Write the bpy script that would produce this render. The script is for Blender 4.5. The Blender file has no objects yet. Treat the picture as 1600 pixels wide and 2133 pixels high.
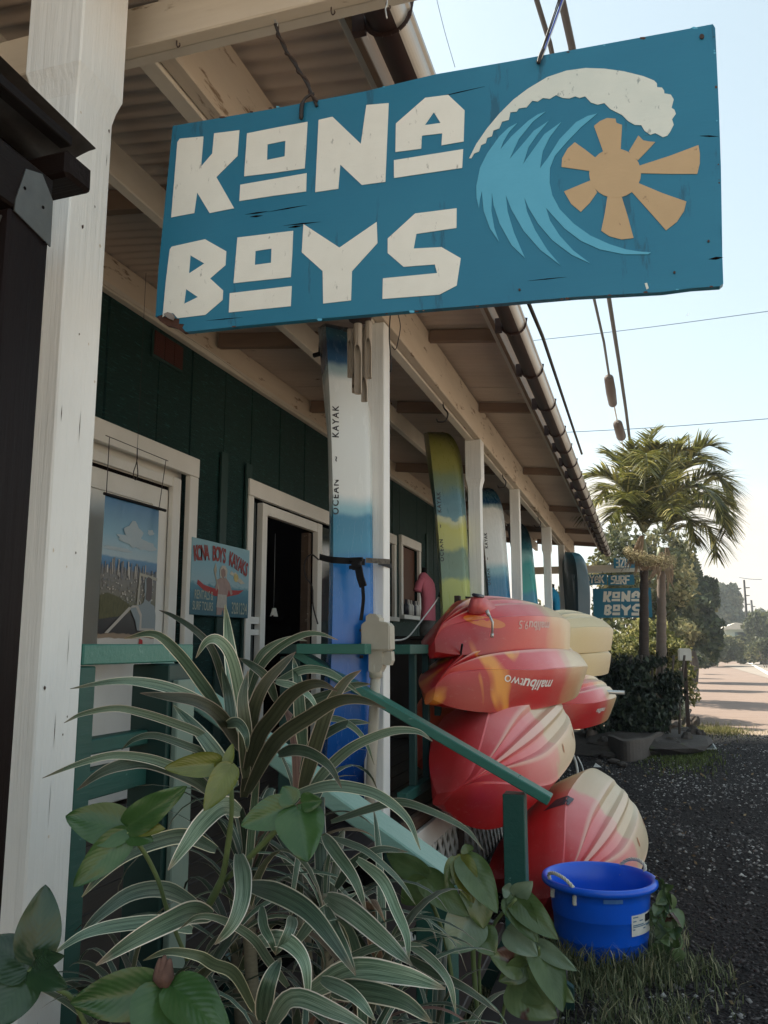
import bpy, bmesh, math, random
import numpy as np
from mathutils import Vector, Matrix, Quaternion, noise
from mathutils.geometry import tessellate_polygon

random.seed(7); np.random.seed(7)
SC = bpy.context.scene
COL = SC.collection
R = math.radians

# ------------------------------------------------------------------ camera, sky, sun, exposure
CH = 1.45                       # eye height above the gravel
FPX, CX, CY = 1715.0, 800.0, 1066.5
TH, PH = R(9.175), R(17.358)    # pitch up, heading left of +Y
cam_d = bpy.data.cameras.new('camera'); cam = bpy.data.objects.new('camera', cam_d); COL.objects.link(cam)
cam.location = (0, 0, CH); cam.rotation_euler = (math.pi / 2 + TH, 0, PH)
cam_d.sensor_fit = 'HORIZONTAL'; cam_d.sensor_width = 36.0; cam_d.lens = FPX / 1600 * 36
cam_d.clip_start = 0.05; cam_d.clip_end = 3000
SC.camera = cam

SUN_EL, SUN_ROT = R(47), R(-66)
world = bpy.data.worlds.new('World'); SC.world = world; world.use_nodes = True
wt = world.node_tree; wn = wt.nodes; wl = wt.links
bg = wn['Background']; bg.inputs[1].default_value = 0.15
sky = wn.new('ShaderNodeTexSky'); sky.sky_type = 'NISHITA'; sky.sun_disc = False
sky.sun_elevation = SUN_EL; sky.sun_rotation = SUN_ROT
sky.air_density = 1.0; sky.dust_density = 1.5; sky.ozone_density = 1.0
hs = wn.new('ShaderNodeHueSaturation'); hs.inputs['Saturation'].default_value = 0.52
wl.new(sky.outputs[0], hs.inputs['Color'])
tn_ = wn.new('ShaderNodeMix'); tn_.data_type = 'RGBA'; tn_.blend_type = 'MULTIPLY'; tn_.inputs['Factor'].default_value = 1; wl.new(hs.outputs[0], tn_.inputs['A']); tn_.inputs['B'].default_value = (.33, .33, .31, 1)
# an even veil of bright haze over the whole dome
vl = wn.new('ShaderNodeMix'); vl.data_type = 'RGBA'; vl.blend_type = 'ADD'; vl.inputs['Factor'].default_value = 1; wl.new(tn_.outputs['Result'], vl.inputs['A']); vl.inputs['B'].default_value = (.50, .72, .79, 1)
tc = wn.new('ShaderNodeTexCoord'); sx = wn.new('ShaderNodeSeparateXYZ'); wl.new(tc.outputs['Generated'], sx.inputs[0])
nz = wn.new('ShaderNodeTexNoise'); nz.inputs['Scale'].default_value = 3.2; nz.inputs['Detail'].default_value = 7
mp = wn.new('ShaderNodeMapping'); mp.inputs['Scale'].default_value = (1, 1, 2.6); wl.new(tc.outputs['Generated'], mp.inputs[0]); wl.new(mp.outputs[0], nz.inputs['Vector'])
# cloud cover: thick towards the horizon, none overhead
cv = wn.new('ShaderNodeMapRange'); cv.inputs[1].default_value = 0.02; cv.inputs[2].default_value = 0.30; cv.inputs[3].default_value = 0.30; cv.inputs[4].default_value = -0.22
wl.new(sx.outputs[2], cv.inputs[0])
ad = wn.new('ShaderNodeMath'); ad.operation = 'ADD'; wl.new(nz.outputs[0], ad.inputs[0]); wl.new(cv.outputs[0], ad.inputs[1])
cr = wn.new('ShaderNodeMapRange'); cr.interpolation_type = 'SMOOTHSTEP'; cr.inputs[1].default_value = 0.46; cr.inputs[2].default_value = 0.70
wl.new(ad.outputs[0], cr.inputs[0])
mx = wn.new('ShaderNodeMix'); mx.data_type = 'RGBA'; wl.new(cr.outputs[0], mx.inputs['Factor']); wl.new(vl.outputs['Result'], mx.inputs['A'])
mx.inputs['B'].default_value = (2.3, 2.15, 1.9, 1)
wl.new(mx.outputs['Result'], bg.inputs[0])

sun_d = bpy.data.lights.new('sun', 'SUN'); sun = bpy.data.objects.new('sun', sun_d); COL.objects.link(sun)
sun_d.energy = 3.2; sun_d.angle = R(0.53); sun_d.color = (1.0, 0.92, 0.77)
sd = Vector((math.sin(SUN_ROT) * math.cos(SUN_EL), math.cos(SUN_ROT) * math.cos(SUN_EL), math.sin(SUN_EL)))
sun.rotation_euler = sd.to_track_quat('Z', 'Y').to_euler(); sun.location = sd * 60
VS = SC.view_settings; VS.view_transform = 'Standard'; VS.look = 'None'; VS.gamma = 1.0; VS.use_curve_mapping = False
VS.exposure = 1.72
SC.cycles.max_bounces = 8; SC.cycles.diffuse_bounces = 4; SC.cycles.glossy_bounces = 3; SC.cycles.transparent_max_bounces = 6
SC.cycles.use_denoising = True

# ------------------------------------------------------------------ measuring: a point seen in the photograph on a known plane of the place
_f = Vector((-math.sin(PH), math.cos(PH), 0)); _r = Vector((math.cos(PH), math.sin(PH), 0)); _z = Vector((0, 0, 1))
_F = _f * math.cos(TH) + _z * math.sin(TH); _U = -_f * math.sin(TH) + _z * math.cos(TH); _C = Vector((0, 0, CH))
def ray(x, y): return _r * ((x - CX) / FPX) + _U * ((CY - y) / FPX) + _F
def atX(x, y, X): d = ray(x, y); return _C + d * (X / d.x)
def atY(x, y, Y): d = ray(x, y); return _C + d * (Y / d.y)
def atZ(x, y, Z): d = ray(x, y); return _C + d * ((Z - CH) / d.z)

# ------------------------------------------------------------------ object helpers
ORG = {}
def thing(name, label, cat, loc=(0, 0, 0), rot=None, group=None):
    o = bpy.data.objects.new(name, None); o.empty_display_size = .1; COL.objects.link(o)
    o.location = loc; o['label'] = label; o['category'] = cat
    if rot is not None: o.rotation_mode = 'QUATERNION'; o.rotation_quaternion = rot
    if group: o['group'] = group
    ORG[o.name] = Vector(loc)
    return o
def tag(o, label, cat, group=None):
    o['label'] = label; o['category'] = cat
    if group: o['group'] = group
    return o
def link(name, me, mat=None, parent=None, smooth=False, local=False, kind=None, label=None):
    o = bpy.data.objects.new(name, me); COL.objects.link(o)
    if mat is not None and len(me.materials) == 0:
        for m in (mat if isinstance(mat, (list, tuple)) else [mat]): me.materials.append(m)
    if parent is not None:
        o.parent = parent; off = ORG.get(parent.name, Vector((0, 0, 0)))
        if not local and off.length > 0: me.transform(Matrix.Translation(-off))
        ORG[o.name] = off
        if local: ORG[o.name] = Vector((0, 0, 0))
    else: ORG[o.name] = Vector((0, 0, 0))
    if smooth: me.shade_smooth()
    if kind: o['kind'] = kind
    if label: o['label'] = label
    return o
def mesh(name, v, f, mat=None, parent=None, **k):
    me = bpy.data.meshes.new(name); me.from_pydata([tuple(p) for p in v], [], f); me.update()
    return link(name, me, mat, parent, **k)
def bmobj(name, bm, mat=None, parent=None, **k):
    me = bpy.data.meshes.new(name); bm.to_mesh(me); bm.free(); return link(name, me, mat, parent, **k)
def b_box(bm, x0, x1, y0, y1, z0, z1, bev=0.0):
    vs = [bm.verts.new(p) for p in [(x0,y0,z0),(x1,y0,z0),(x1,y1,z0),(x0,y1,z0),(x0,y0,z1),(x1,y0,z1),(x1,y1,z1),(x0,y1,z1)]]
    fs = [bm.faces.new([vs[i] for i in q]) for q in [(3,2,1,0),(4,5,6,7),(0,1,5,4),(1,2,6,5),(2,3,7,6),(3,0,4,7)]]
    if bev: bmesh.ops.bevel(bm, geom=list({e for f in fs for e in f.edges}), offset=bev, segments=1, affect='EDGES')
def box(name, x0, x1, y0, y1, z0, z1, mat, parent=None, bev=0.003, **k):
    bm = bmesh.new(); b_box(bm, min(x0,x1), max(x0,x1), min(y0,y1), max(y0,y1), min(z0,z1), max(z0,z1), bev); return bmobj(name, bm, mat, parent, **k)
def b_bar(bm, p, q, w, h, up=(0, 0, 1), bev=0.0):
    p = Vector(p); q = Vector(q); d = (q - p); L = d.length; d.normalize(); up = Vector(up)
    s = d.cross(up).normalized(); u = s.cross(d).normalized()
    tmp = bmesh.new(); b_box(tmp, 0, L, -w/2, w/2, -h/2, h/2, bev)
    M = Matrix(((d.x, s.x, u.x, p.x), (d.y, s.y, u.y, p.y), (d.z, s.z, u.z, p.z), (0, 0, 0, 1)))
    if M.determinant() < 0: M = Matrix(((d.x, -s.x, u.x, p.x), (d.y, -s.y, u.y, p.y), (d.z, -s.z, u.z, p.z), (0, 0, 0, 1)))
    tmp.transform(M); me = bpy.data.meshes.new('t'); tmp.to_mesh(me); tmp.free(); bm.from_mesh(me); bpy.data.meshes.remove(me)
def bar(name, p, q, w, h, mat, parent=None, up=(0, 0, 1), bev=0.003, **k):
    bm = bmesh.new(); b_bar(bm, p, q, w, h, up, bev); return bmobj(name, bm, mat, parent, **k)
def smooth_path(pts, n=6):
    P = [Vector(p) for p in pts]; out = []
    for i in range(len(P) - 1):
        a = P[i-1] if i else P[0]*2 - P[1]; b = P[i]; c = P[i+1]; d = P[i+2] if i+2 < len(P) else P[-1]*2 - P[-2]
        for j in range(n):
            t = j / n; out.append(.5*((2*b) + (c-a)*t + (2*a-5*b+4*c-d)*t*t + (3*b-a-3*c+d)*t**3))
    out.append(P[-1]); return out
def b_tube(bm, pts, r, seg=8, cap=True):
    P = [Vector(p) for p in pts]; n = len(P); rr = r if hasattr(r, '__len__') else [r]*n
    t0 = (P[1]-P[0]).normalized(); u = t0.orthogonal().normalized(); rings = []
    for i in range(n):
        t = (P[min(i+1, n-1)] - P[max(i-1, 0)]).normalized(); u = (u - t*u.dot(t)).normalized(); w = t.cross(u)
        rings.append([bm.verts.new(P[i] + (u*math.cos(a)+w*math.sin(a))*rr[i]) for a in [2*math.pi*k/seg for k in range(seg)]])
    for i in range(n-1):
        for k in range(seg): bm.faces.new((rings[i][k], rings[i][(k+1)%seg], rings[i+1][(k+1)%seg], rings[i+1][k]))
    if cap: bm.faces.new(rings[0][::-1]); bm.faces.new(rings[-1])
def tube(name, pts, r, mat, parent=None, seg=8, smooth=True, **k):
    bm = bmesh.new(); b_tube(bm, pts, r, seg); return bmobj(name, bm, mat, parent, smooth=smooth, **k)
def lathe(name, prof, mat, parent=None, seg=40, center=(0,0,0), smooth=True, **k):
    bm = bmesh.new(); c = Vector(center); rings = []
    for r, z in prof: rings.append([bm.verts.new(c + Vector((r*math.cos(2*math.pi*i/seg), r*math.sin(2*math.pi*i/seg), z))) for i in range(seg)])
    for a, b in zip(rings, rings[1:]):
        for i in range(seg): bm.faces.new((a[i], a[(i+1)%seg], b[(i+1)%seg], b[i]))
    return bmobj(name, bm, mat, parent, smooth=smooth, **k)
def prism(name, loops, frame, thick, mat, parent=None, front=0.0, **k):
    """flat shape with holes: loops of 2-D points, frame = (origin, u, v, n); from n*front to n*(front+thick)"""
    o, u, v, n = frame; flat = [p for l in loops for p in l]; tri = tessellate_polygon([[Vector((p[0], p[1], 0)) for p in l] for l in loops])
    N = len(flat); V = []
    for d in (front, front + thick): V += [o + u*p[0] + v*p[1] + n*d for p in flat]
    F = [];
    for t in tri:
        a, b, c = [Vector(flat[i]) for i in t]; ccw = (b-a).cross(c-a) > 0
        t = tuple(t) if ccw else tuple(reversed(t)); F.append(tuple(i+N for i in t)); F.append(tuple(reversed(t)))
    s = 0
    for l in loops:
        m = len(l)
        for i in range(m): j = (i+1) % m; F.append((s+i, s+j, s+j+N, s+i+N))
        s += m
    return mesh(name, V, F, mat, parent, **k)

# ------------------------------------------------------------------ materials
def new_mat(name):
    m = bpy.data.materials.new(name); m.use_nodes = True; return m, m.node_tree.nodes, m.node_tree.links, m.node_tree.nodes['Principled BSDF']
def C4(c): return (c[0], c[1], c[2], 1)
def surf(name, c, c2=None, rough=.6, scale=(6, 6, 6), var=.5, wear=None, wear_at=.68, wear_scale=14, bump=.15, bscale=(40, 40, 40), metal=0, spec=.4, coord='Object', dist=.004, detail=6, wear2=None):
    """painted or raw surface: two close colours in noise, worn patches of a third, fine relief"""
    m, n, l, b = new_mat(name); c2 = c2 or tuple(x*.8 for x in c)
    t = n.new('ShaderNodeTexCoord')
    def nz(sc, de=detail, ro=.6):
        mp = n.new('ShaderNodeMapping'); mp.inputs['Scale'].default_value = sc if hasattr(sc, '__len__') else (sc,)*3
        l.new(t.outputs[coord], mp.inputs[0]); z = n.new('ShaderNodeTexNoise'); z.inputs['Scale'].default_value = 1; z.inputs['Detail'].default_value = de; z.inputs['Roughness'].default_value = ro
        l.new(mp.outputs[0], z.inputs['Vector']); return z
    z = nz(scale); mr = n.new('ShaderNodeMapRange'); mr.inputs[1].default_value = .5-var*.4; mr.inputs[2].default_value = .5+var*.4; l.new(z.outputs[0], mr.inputs[0])
    mx = n.new('ShaderNodeMix'); mx.data_type = 'RGBA'; l.new(mr.outputs[0], mx.inputs['Factor']); mx.inputs['A'].default_value = C4(c); mx.inputs['B'].default_value = C4(c2)
    out = mx.outputs['Result']
    for wc, wa, ws in [(wear, wear_at, wear_scale)] + ([wear2] if wear2 else []):
        if not wc: continue
        zz = nz(ws, 9, .7); r2 = n.new('ShaderNodeMapRange'); r2.inputs[1].default_value = wa; r2.inputs[2].default_value = wa+.05; l.new(zz.outputs[0], r2.inputs[0])
        m2 = n.new('ShaderNodeMix'); m2.data_type = 'RGBA'; l.new(r2.outputs[0], m2.inputs['Factor']); l.new(out, m2.inputs['A']); m2.inputs['B'].default_value = C4(wc); out = m2.outputs['Result']
    l.new(out, b.inputs['Base Color'])
    b.inputs['Roughness'].default_value = rough; b.inputs['Metallic'].default_value = metal; b.inputs['Specular IOR Level'].default_value = spec
    if bump:
        zb = nz(bscale, 8, .65); bp = n.new('ShaderNodeBump'); bp.inputs['Strength'].default_value = bump; bp.inputs['Distance'].default_value = dist; l.new(zb.outputs[0], bp.inputs['Height']); l.new(bp.outputs[0], b.inputs['Normal'])
    return m
def plain(name, c, rough=.5, metal=0, spec=.5):
    m, n, l, b = new_mat(name); b.inputs['Base Color'].default_value = C4(c); b.inputs['Roughness'].default_value = rough; b.inputs['Metallic'].default_value = metal; b.inputs['Specular IOR Level'].default_value = spec; return m

GY, GX, GZ = (60, 2.5, 60), (2.5, 60, 60), (60, 60, 2.0)    # grain running along Y, X, Z
DIRT = (.30, .23, .16)
M = {}
M['post'] = surf('white_post_paint', (.88, .885, .86), (.77, .78, .76), .5, (3, 3, 2), .6, (.36, .30, .22), .70, (12, 12, 5), .55, (60, 60, 2.4), dist=.010, wear2=((.30, .27, .24), .74, (40, 40, 30)))
M['beamY'] = surf('weathered_beam_paint', (.72, .64, .54), (.50, .42, .33), .7, (9, .8, 5), 1.0, (.24, .17, .11), .58, (14, 3, 14), .35, GY)
M['beamX'] = surf('weathered_crossbeam_paint', (.76, .70, .60), (.52, .45, .36), .7, (1.2, 9, 9), 1.0, (.26, .19, .12), .60, (4, 16, 16), .4, GX)
M['strip'] = surf('pale_edge_paint', (.72, .69, .62), (.55, .50, .43), .6, (5, 2, 5), .8, (.3, .23, .16), .68, 18, .25, GY)
M['trim'] = surf('cream_trim_paint', (.86, .85, .80), (.75, .74, .68), .5, (4, 4, 3), .7, (.38, .33, .25), .74, 20, .25, (50, 50, 4))
M['rafter'] = surf('old_rafter_wood', (.27, .19, .14), (.17, .115, .085), .75, (2, 10, 10), .8, (.44, .38, .30), .66, 12, .3, GX)
M['fascia'] = surf('bare_fascia_wood', (.30, .20, .125), (.17, .11, .07), .65, (20, 1.5, 20), 1.0, (.42, .32, .22), .64, (30, 3, 30), .35, GY, wear2=((.22, .25, .30), .66, (14, 2, 30)))
M['roof_in'] = surf('painted_corrugated_iron', (.62, .54, .48), (.42, .35, .30), .55, (1.2, 3, 3), .9, (.16, .12, .09), .66, (3, 9, 9), .08, (20, 20, 20))
M['gutter'] = surf('brown_gutter', (.045, .022, .017), (.028, .013, .011), .55, (3, 1, 3), .6, bump=.05)
M['gutter_rim'] = surf('bare_gutter_rim', (.50, .49, .46), (.36, .34, .32), .35, (20, 2, 20), .8, metal=.5, bump=.08)
M['wall'] = surf('green_shingle_paint', (.007, .045, .040), (.003, .022, .020), .5, (5, 5, 60), .9, (.04, .15, .135), .58, (9, 9, 130), .8, (10, 10, 260), dist=.012, spec=.25)
M['batten'] = surf('dark_green_board', (.007, .032, .027), (.015, .055, .048), .5, (9, 9, 1.5), .9, None, bump=.25, bscale=(40, 40, 2))
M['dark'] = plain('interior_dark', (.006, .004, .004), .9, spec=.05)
M['teal'] = surf('teal_green_paint', (.018, .100, .080), (.010, .060, .050), .5, (5, 5, 5), .8, (.13, .26, .22), .64, (26, 10, 26), .5, (60, 3.0, 60), wear2=((.02, .035, .03), .69, 34))
M['tealX'] = surf('teal_rail_paint', (.050, .21, .165), (.03, .15, .12), .34, (5, 5, 5), .8, (.16, .32, .27), .63, (10, 34, 34), .5, (3, 60, 60), wear2=((.03, .06, .05), .70, (30, 40, 40)))
M['deck'] = surf('dark_deck_wood', (.022, .014, .011), (.012, .008, .007), .6, (8, 1.5, 8), .8, bump=.3, bscale=GY)
M['white'] = surf('chalky_white_paint', (.80, .78, .73), (.62, .59, .53), .6, (6, 6, 6), .8, (.25, .2, .15), .68, 14, .25)
M['pale_rail'] = surf('skylit_rail_paint', (.26, .42, .36), (.19, .34, .285), .4, (5, 12, 12), .8, (.08, .18, .15), .66, (14, 40, 40), .5, (3, 60, 60))  # near handrail: sky sheen on its top painted in as paler teal
M['dwood'] = surf('dark_stained_timber', (.010, .0055, .0055), (.005, .003, .0035), .5, (16, 16, 2.2), 1.0, (.030, .018, .018), .66, (18, 18, 5), .55, (70, 70, 3), wear2=((.40, .35, .3), .80, 42), spec=.12)
M['dwoodY'] = surf('dark_stained_rafter', (.010, .006, .005), (.006, .004, .004), .5, (16, 2.2, 16), 1.0, (.08, .07, .065), .62, (20, 4, 20), .5, (70, 3, 70), spec=.12)
M['dwoodX'] = surf('dark_stained_beam', (.012, .006, .005), (.006, .004, .004), .55, (2.2, 16, 16), 1.0, (.075, .05, .035), .62, (5, 20, 20), .5, (3, 70, 70), spec=.12)
M['galv'] = surf('galvanised_plate', (.16, .165, .16), (.10, .105, .105), .4, (30, 30, 30), 1.0, metal=.6, bump=.1)
M['rust'] = plain('rusty_iron', (.05, .028, .02), .7)
M['black'] = plain('black_webbing', (.012, .012, .014), .7, spec=.2)
M['wire'] = plain('dark_wire', (.03, .025, .025), .6)
M['rope'] = surf('white_rope', (.72, .69, .60), (.55, .52, .44), .8, (60, 60, 60), .8, bump=.3)
M['conduit'] = surf('grimy_pvc', (.56, .53, .45), (.40, .37, .30), .55, (10, 10, 6), 1.0, (.28, .24, .18), .64, 22, .15)
M['alu'] = surf('aluminium_tube', (.62, .62, .60), (.5, .5, .48), .35, metal=.6, bump=.03)
M['stone'] = surf('dark_lava_stone', (.085, .068, .058), (.045, .036, .032), .85, (4, 4, 4), 1.0, (.07, .085, .03), .60, 7, .8, (18, 18, 18), dist=.02)
# ================================================================== SETTING
def bumpy_ground():
    m, n, l, b = new_mat('gravel_and_dirt')
    t = n.new('ShaderNodeTexCoord')
    def nz(s, d=6): z = n.new('ShaderNodeTexNoise'); z.inputs['Scale'].default_value = s; z.inputs['Detail'].default_value = d; l.new(t.outputs['Object'], z.inputs['Vector']); return z
    v = n.new('ShaderNodeTexVoronoi'); v.inputs['Scale'].default_value = 55; l.new(t.outputs['Object'], v.inputs['Vector'])
    sp = n.new('ShaderNodeSeparateXYZ'); l.new(t.outputs['Object'], sp.inputs[0])
    rmp = n.new('ShaderNodeValToRGB'); l.new(v.outputs['Color'], rmp.inputs[0])
    e = rmp.color_ramp.elements; e[0].color = (.006, .0045, .0045, 1); e[1].color = (.028, .022, .021, 1)
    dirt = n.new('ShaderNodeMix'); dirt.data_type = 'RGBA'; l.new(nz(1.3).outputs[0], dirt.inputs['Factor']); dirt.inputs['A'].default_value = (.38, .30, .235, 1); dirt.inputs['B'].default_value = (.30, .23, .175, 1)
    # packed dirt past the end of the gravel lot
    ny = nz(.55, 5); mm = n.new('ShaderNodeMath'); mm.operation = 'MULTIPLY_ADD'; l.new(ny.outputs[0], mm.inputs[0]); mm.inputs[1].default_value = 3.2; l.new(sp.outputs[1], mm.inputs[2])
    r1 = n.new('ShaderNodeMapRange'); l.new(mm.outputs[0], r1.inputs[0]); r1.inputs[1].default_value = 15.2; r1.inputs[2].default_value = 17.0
    # and beside it, unseen pale dirt added to bounce sun into the shade
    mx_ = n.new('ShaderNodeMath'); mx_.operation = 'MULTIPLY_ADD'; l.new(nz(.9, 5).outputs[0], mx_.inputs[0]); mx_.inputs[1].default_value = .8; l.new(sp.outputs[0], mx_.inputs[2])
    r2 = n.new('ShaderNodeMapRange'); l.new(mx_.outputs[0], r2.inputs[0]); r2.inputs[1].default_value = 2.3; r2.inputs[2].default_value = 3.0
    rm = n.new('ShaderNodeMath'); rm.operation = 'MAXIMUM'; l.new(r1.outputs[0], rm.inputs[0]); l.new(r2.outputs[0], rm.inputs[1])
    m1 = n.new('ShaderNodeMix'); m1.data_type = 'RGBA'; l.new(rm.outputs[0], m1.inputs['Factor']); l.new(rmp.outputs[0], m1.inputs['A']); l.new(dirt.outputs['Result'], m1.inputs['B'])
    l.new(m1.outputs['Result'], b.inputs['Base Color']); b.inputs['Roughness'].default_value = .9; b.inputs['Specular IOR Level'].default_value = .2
    bp = n.new('ShaderNodeBump'); bp.inputs['Strength'].default_value = .7; bp.inputs['Distance'].default_value = .02; l.new(v.outputs['Distance'], bp.inputs['Height']); l.new(bp.outputs[0], b.inputs['Normal'])
    return m
M['ground'] = bumpy_ground()
def gz(x, y):
    h = .03*noise.noise(Vector((x*.8, y*.8, 0))) * min(1, max(0, (x+1.2)*2)) if y < 16 else 0
    return h - .015
nx, ny = 90, 150
xs = [-1.15 + 6.5*i/nx for i in range(nx+1)]; ys = [.2 + 16*j/ny for j in range(ny+1)]
V = [(x, y, gz(x, y)) for y in ys for x in xs]
F = [(j*(nx+1)+i, j*(nx+1)+i+1, (j+1)*(nx+1)+i+1, (j+1)*(nx+1)+i) for j in range(ny) for i in range(nx)]
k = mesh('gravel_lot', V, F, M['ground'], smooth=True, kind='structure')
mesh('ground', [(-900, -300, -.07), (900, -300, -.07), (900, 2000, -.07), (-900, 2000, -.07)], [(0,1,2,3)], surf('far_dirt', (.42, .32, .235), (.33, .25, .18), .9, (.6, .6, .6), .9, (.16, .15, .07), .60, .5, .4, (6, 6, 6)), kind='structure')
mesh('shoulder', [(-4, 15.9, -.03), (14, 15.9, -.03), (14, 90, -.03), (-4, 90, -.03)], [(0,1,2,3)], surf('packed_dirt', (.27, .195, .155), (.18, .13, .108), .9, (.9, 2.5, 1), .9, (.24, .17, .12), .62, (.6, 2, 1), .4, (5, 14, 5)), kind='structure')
# road
M['asphalt'] = surf('sunlit_asphalt', (.30, .255, .215), (.24, .20, .17), .85, (.5, .2, 1), .9, bump=.2, bscale=(60, 60, 60))
mesh('road', [(6.3, 14, -.018), (16, 2, -.018), (22, 120, -.018), (5.4, 66, -.018), (5.2, 40, -.018)], [(0,1,2,3,4)], M['asphalt'], kind='structure')
mesh('road_marking', [(5.75, 45, -.012), (5.95, 45, -.012), (8.6, 78, -.012), (8.3, 78, -.012)], [(0,1,2,3)], plain('road_paint', (.8, .78, .72), .7), kind='structure')
mesh('road_marking', [(7.9, 28, -.012), (8.02, 28, -.012), (5.95, 44.9, -.012), (5.75, 44.9, -.012)], [(0,1,2,3)], bpy.data.materials['road_paint'], kind='structure')

mesh('garden_soil', [(-3.2, -.3, .004), (-.15, -.3, .012), (.05, 1.9, .012), (-.35, 2.35, .012), (-1.15, 4.2, .012), (-3.2, 16, .004)], [(0,1,2,3,4,5)], surf('dark_garden_soil', (.012, .008, .007), (.006, .005, .004), .95, 12, bump=.8, dist=.02), kind='structure')
# gravel stones lying on the lot: one mass
def scatter_stones(name, n, region, size, mat, seed=3):
    rng = np.random.RandomState(seed); octv = np.array([(1,0,0),(-1,0,0),(0,1,0),(0,-1,0),(0,0,1),(0,0,-1)], float)
    octf = np.array([(0,2,4),(2,1,4),(1,3,4),(3,0,4),(2,0,5),(1,2,5),(3,1,5),(0,3,5)])
    P = region(rng, n); n = len(P)
    s = size[0]*(size[1]/size[0])**(rng.rand(n)**1.8); V = octv[None]*(1 + .55*(rng.rand(n,6,1)-.5))*s[:,None,None]*np.stack([rng.uniform(.8,1.4,n), rng.uniform(.7,1.1,n), rng.uniform(.4,.8,n)], 1)[:,None,:]
    a = rng.rand(n)*6.28; ca, sa = np.cos(a), np.sin(a); x = V[...,0]*ca[:,None]-V[...,1]*sa[:,None]; y = V[...,0]*sa[:,None]+V[...,1]*ca[:,None]
    tl = rng.uniform(-.6,.6,n); z = V[...,2]+x*tl[:,None]; V = np.stack([x, y, z], -1) + P[:,None,:]
    F = (octf[None] + (np.arange(n)*6)[:,None,None]).reshape(-1,3)
    me = bpy.data.meshes.new(name); me.vertices.add(n*6); me.vertices.foreach_set('co', V.reshape(-1)); me.loops.add(len(F)*3); me.polygons.add(len(F))
    me.loops.foreach_set('vertex_index', F.reshape(-1)); me.polygons.foreach_set('loop_start', np.arange(len(F))*3); me.update(); me.validate()
    at = me.attributes.new('tone', 'FLOAT', 'FACE'); at.data.foreach_set('value', np.repeat(np.clip(rng.rand(n)*(.97+.30*np.array([noise.noise(Vector((p[0]*1.6, p[1]*.7, 3))) for p in P])), 0, 1), 8))
    return link(name, me, mat, kind='stuff')
def tone_mat(name, stops, rough=.8, transl=0):
    m, n, l, b = new_mat(name); a = n.new('ShaderNodeAttribute'); a.attribute_name = 'tone'; r = n.new('ShaderNodeValToRGB'); l.new(a.outputs['Fac'], r.inputs[0])
    el = r.color_ramp.elements
    while len(el) < len(stops): el.new(.5)
    for e, (p, c) in zip(el, stops): e.position = p; e.color = C4(c)
    l.new(r.outputs[0], b.inputs['Base Color']); b.inputs['Roughness'].default_value = rough; b.inputs['Specular IOR Level'].default_value = .3
    if transl:
        tr = n.new('ShaderNodeBsdfTranslucent'); l.new(r.outputs[0], tr.inputs[0]); ms = n.new('ShaderNodeMixShader'); ms.inputs[0].default_value = transl
        l.new(b.outputs[0], ms.inputs[1]); l.new(tr.outputs[0], ms.inputs[2]); l.new(ms.outputs[0], n['Material Output'].inputs[0])
    return m
M['pebble'] = tone_mat('cinder_pebbles', [(0, (.008,.006,.006)), (.45, (.028,.021,.021)), (.74, (.075,.06,.058)), (.90, (.20,.185,.175)), (1, (.48,.45,.42))], .7)
def reg_gravel(rng, n):
    y = 2.2 + 13.2*rng.rand(n)**1.7; x = -1.0 + 3.4*rng.rand(n)
    z = np.array([gz(a, b) for a, b in zip(x, y)]); return np.stack([x, y, z], 1)
scatter_stones('gravel', 60000, reg_gravel, (.006, .022), M['pebble'])

# ================================================================== SHOP BUILDING
B = thing('shop_building', 'long green wooden shop building with a corrugated covered porch and white posts', 'building', (-2.7, 1.5, 0))
WX = -2.70                                   # wall plane
YE = 16.0
# wall panels: vertical shingled sheets with a dark joint between them, openings left for doors and windows
def wall_piece(y0, y1, z0, z1): box('wall_panel', WX-.05, WX + random.uniform(-.004, .004), y0+.006, y1-.006, z0, z1, M['wall'], B, .002)
joints = [-.6, .1, .8, 1.5, 2.2]
for a, b_ in zip(joints, joints[1:]): wall_piece(a, b_, .5, 3.36)
openings = [(2.2, 3.62, .62, 2.62), (3.62, 4.50, .62, 2.55), (5.36, 7.7, .62, 2.55), (8.45, 8.95, 1.70, 2.66), (9.24, 10.05, 1.80, 2.72), (11.3, 12.1, .62, 2.6), (13.0, 14.0, 1.5, 2.6)]
prev = 2.2
for (a, b_, z0, z1) in openings:
    y = prev
    while y < a - .02:
        e = min(a, y + .44 + .05*math.sin(y*7)); wall_piece(y, e, .5, 3.36); y = e
    if z0 > .7: wall_piece(a, b_, .5, z0)
    ym = (a+b_)/2 if b_-a > .7 else b_
    y = a
    while y < b_ - .02: e = min(b_, y + .5); wall_piece(y, e, z1, 3.36); y = e
    prev = b_
y = prev
while y < YE - .02: e = min(YE, y+.5); wall_piece(y, e, .5, 3.36); y = e
for y in (4.93, 5.30, 7.95, 10.5, 12.6): box('batten', WX+.0045, WX+.022, y-.045, y+.045, .63, 2.9 if y > 6 else 2.75, M['batten'], B, .002)
# wall mass, inside and far end: dark rooms behind the openings
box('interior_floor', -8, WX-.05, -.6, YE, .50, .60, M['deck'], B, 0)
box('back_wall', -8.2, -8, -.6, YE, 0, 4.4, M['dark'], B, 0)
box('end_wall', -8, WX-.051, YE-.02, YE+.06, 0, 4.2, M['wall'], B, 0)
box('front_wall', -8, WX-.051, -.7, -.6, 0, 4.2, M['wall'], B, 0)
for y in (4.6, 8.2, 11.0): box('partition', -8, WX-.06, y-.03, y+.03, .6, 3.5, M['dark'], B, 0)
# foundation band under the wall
box('foundation', WX-.06, WX-.001, -.6, YE, 0, .5, M['dark'], B, 0)

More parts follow.
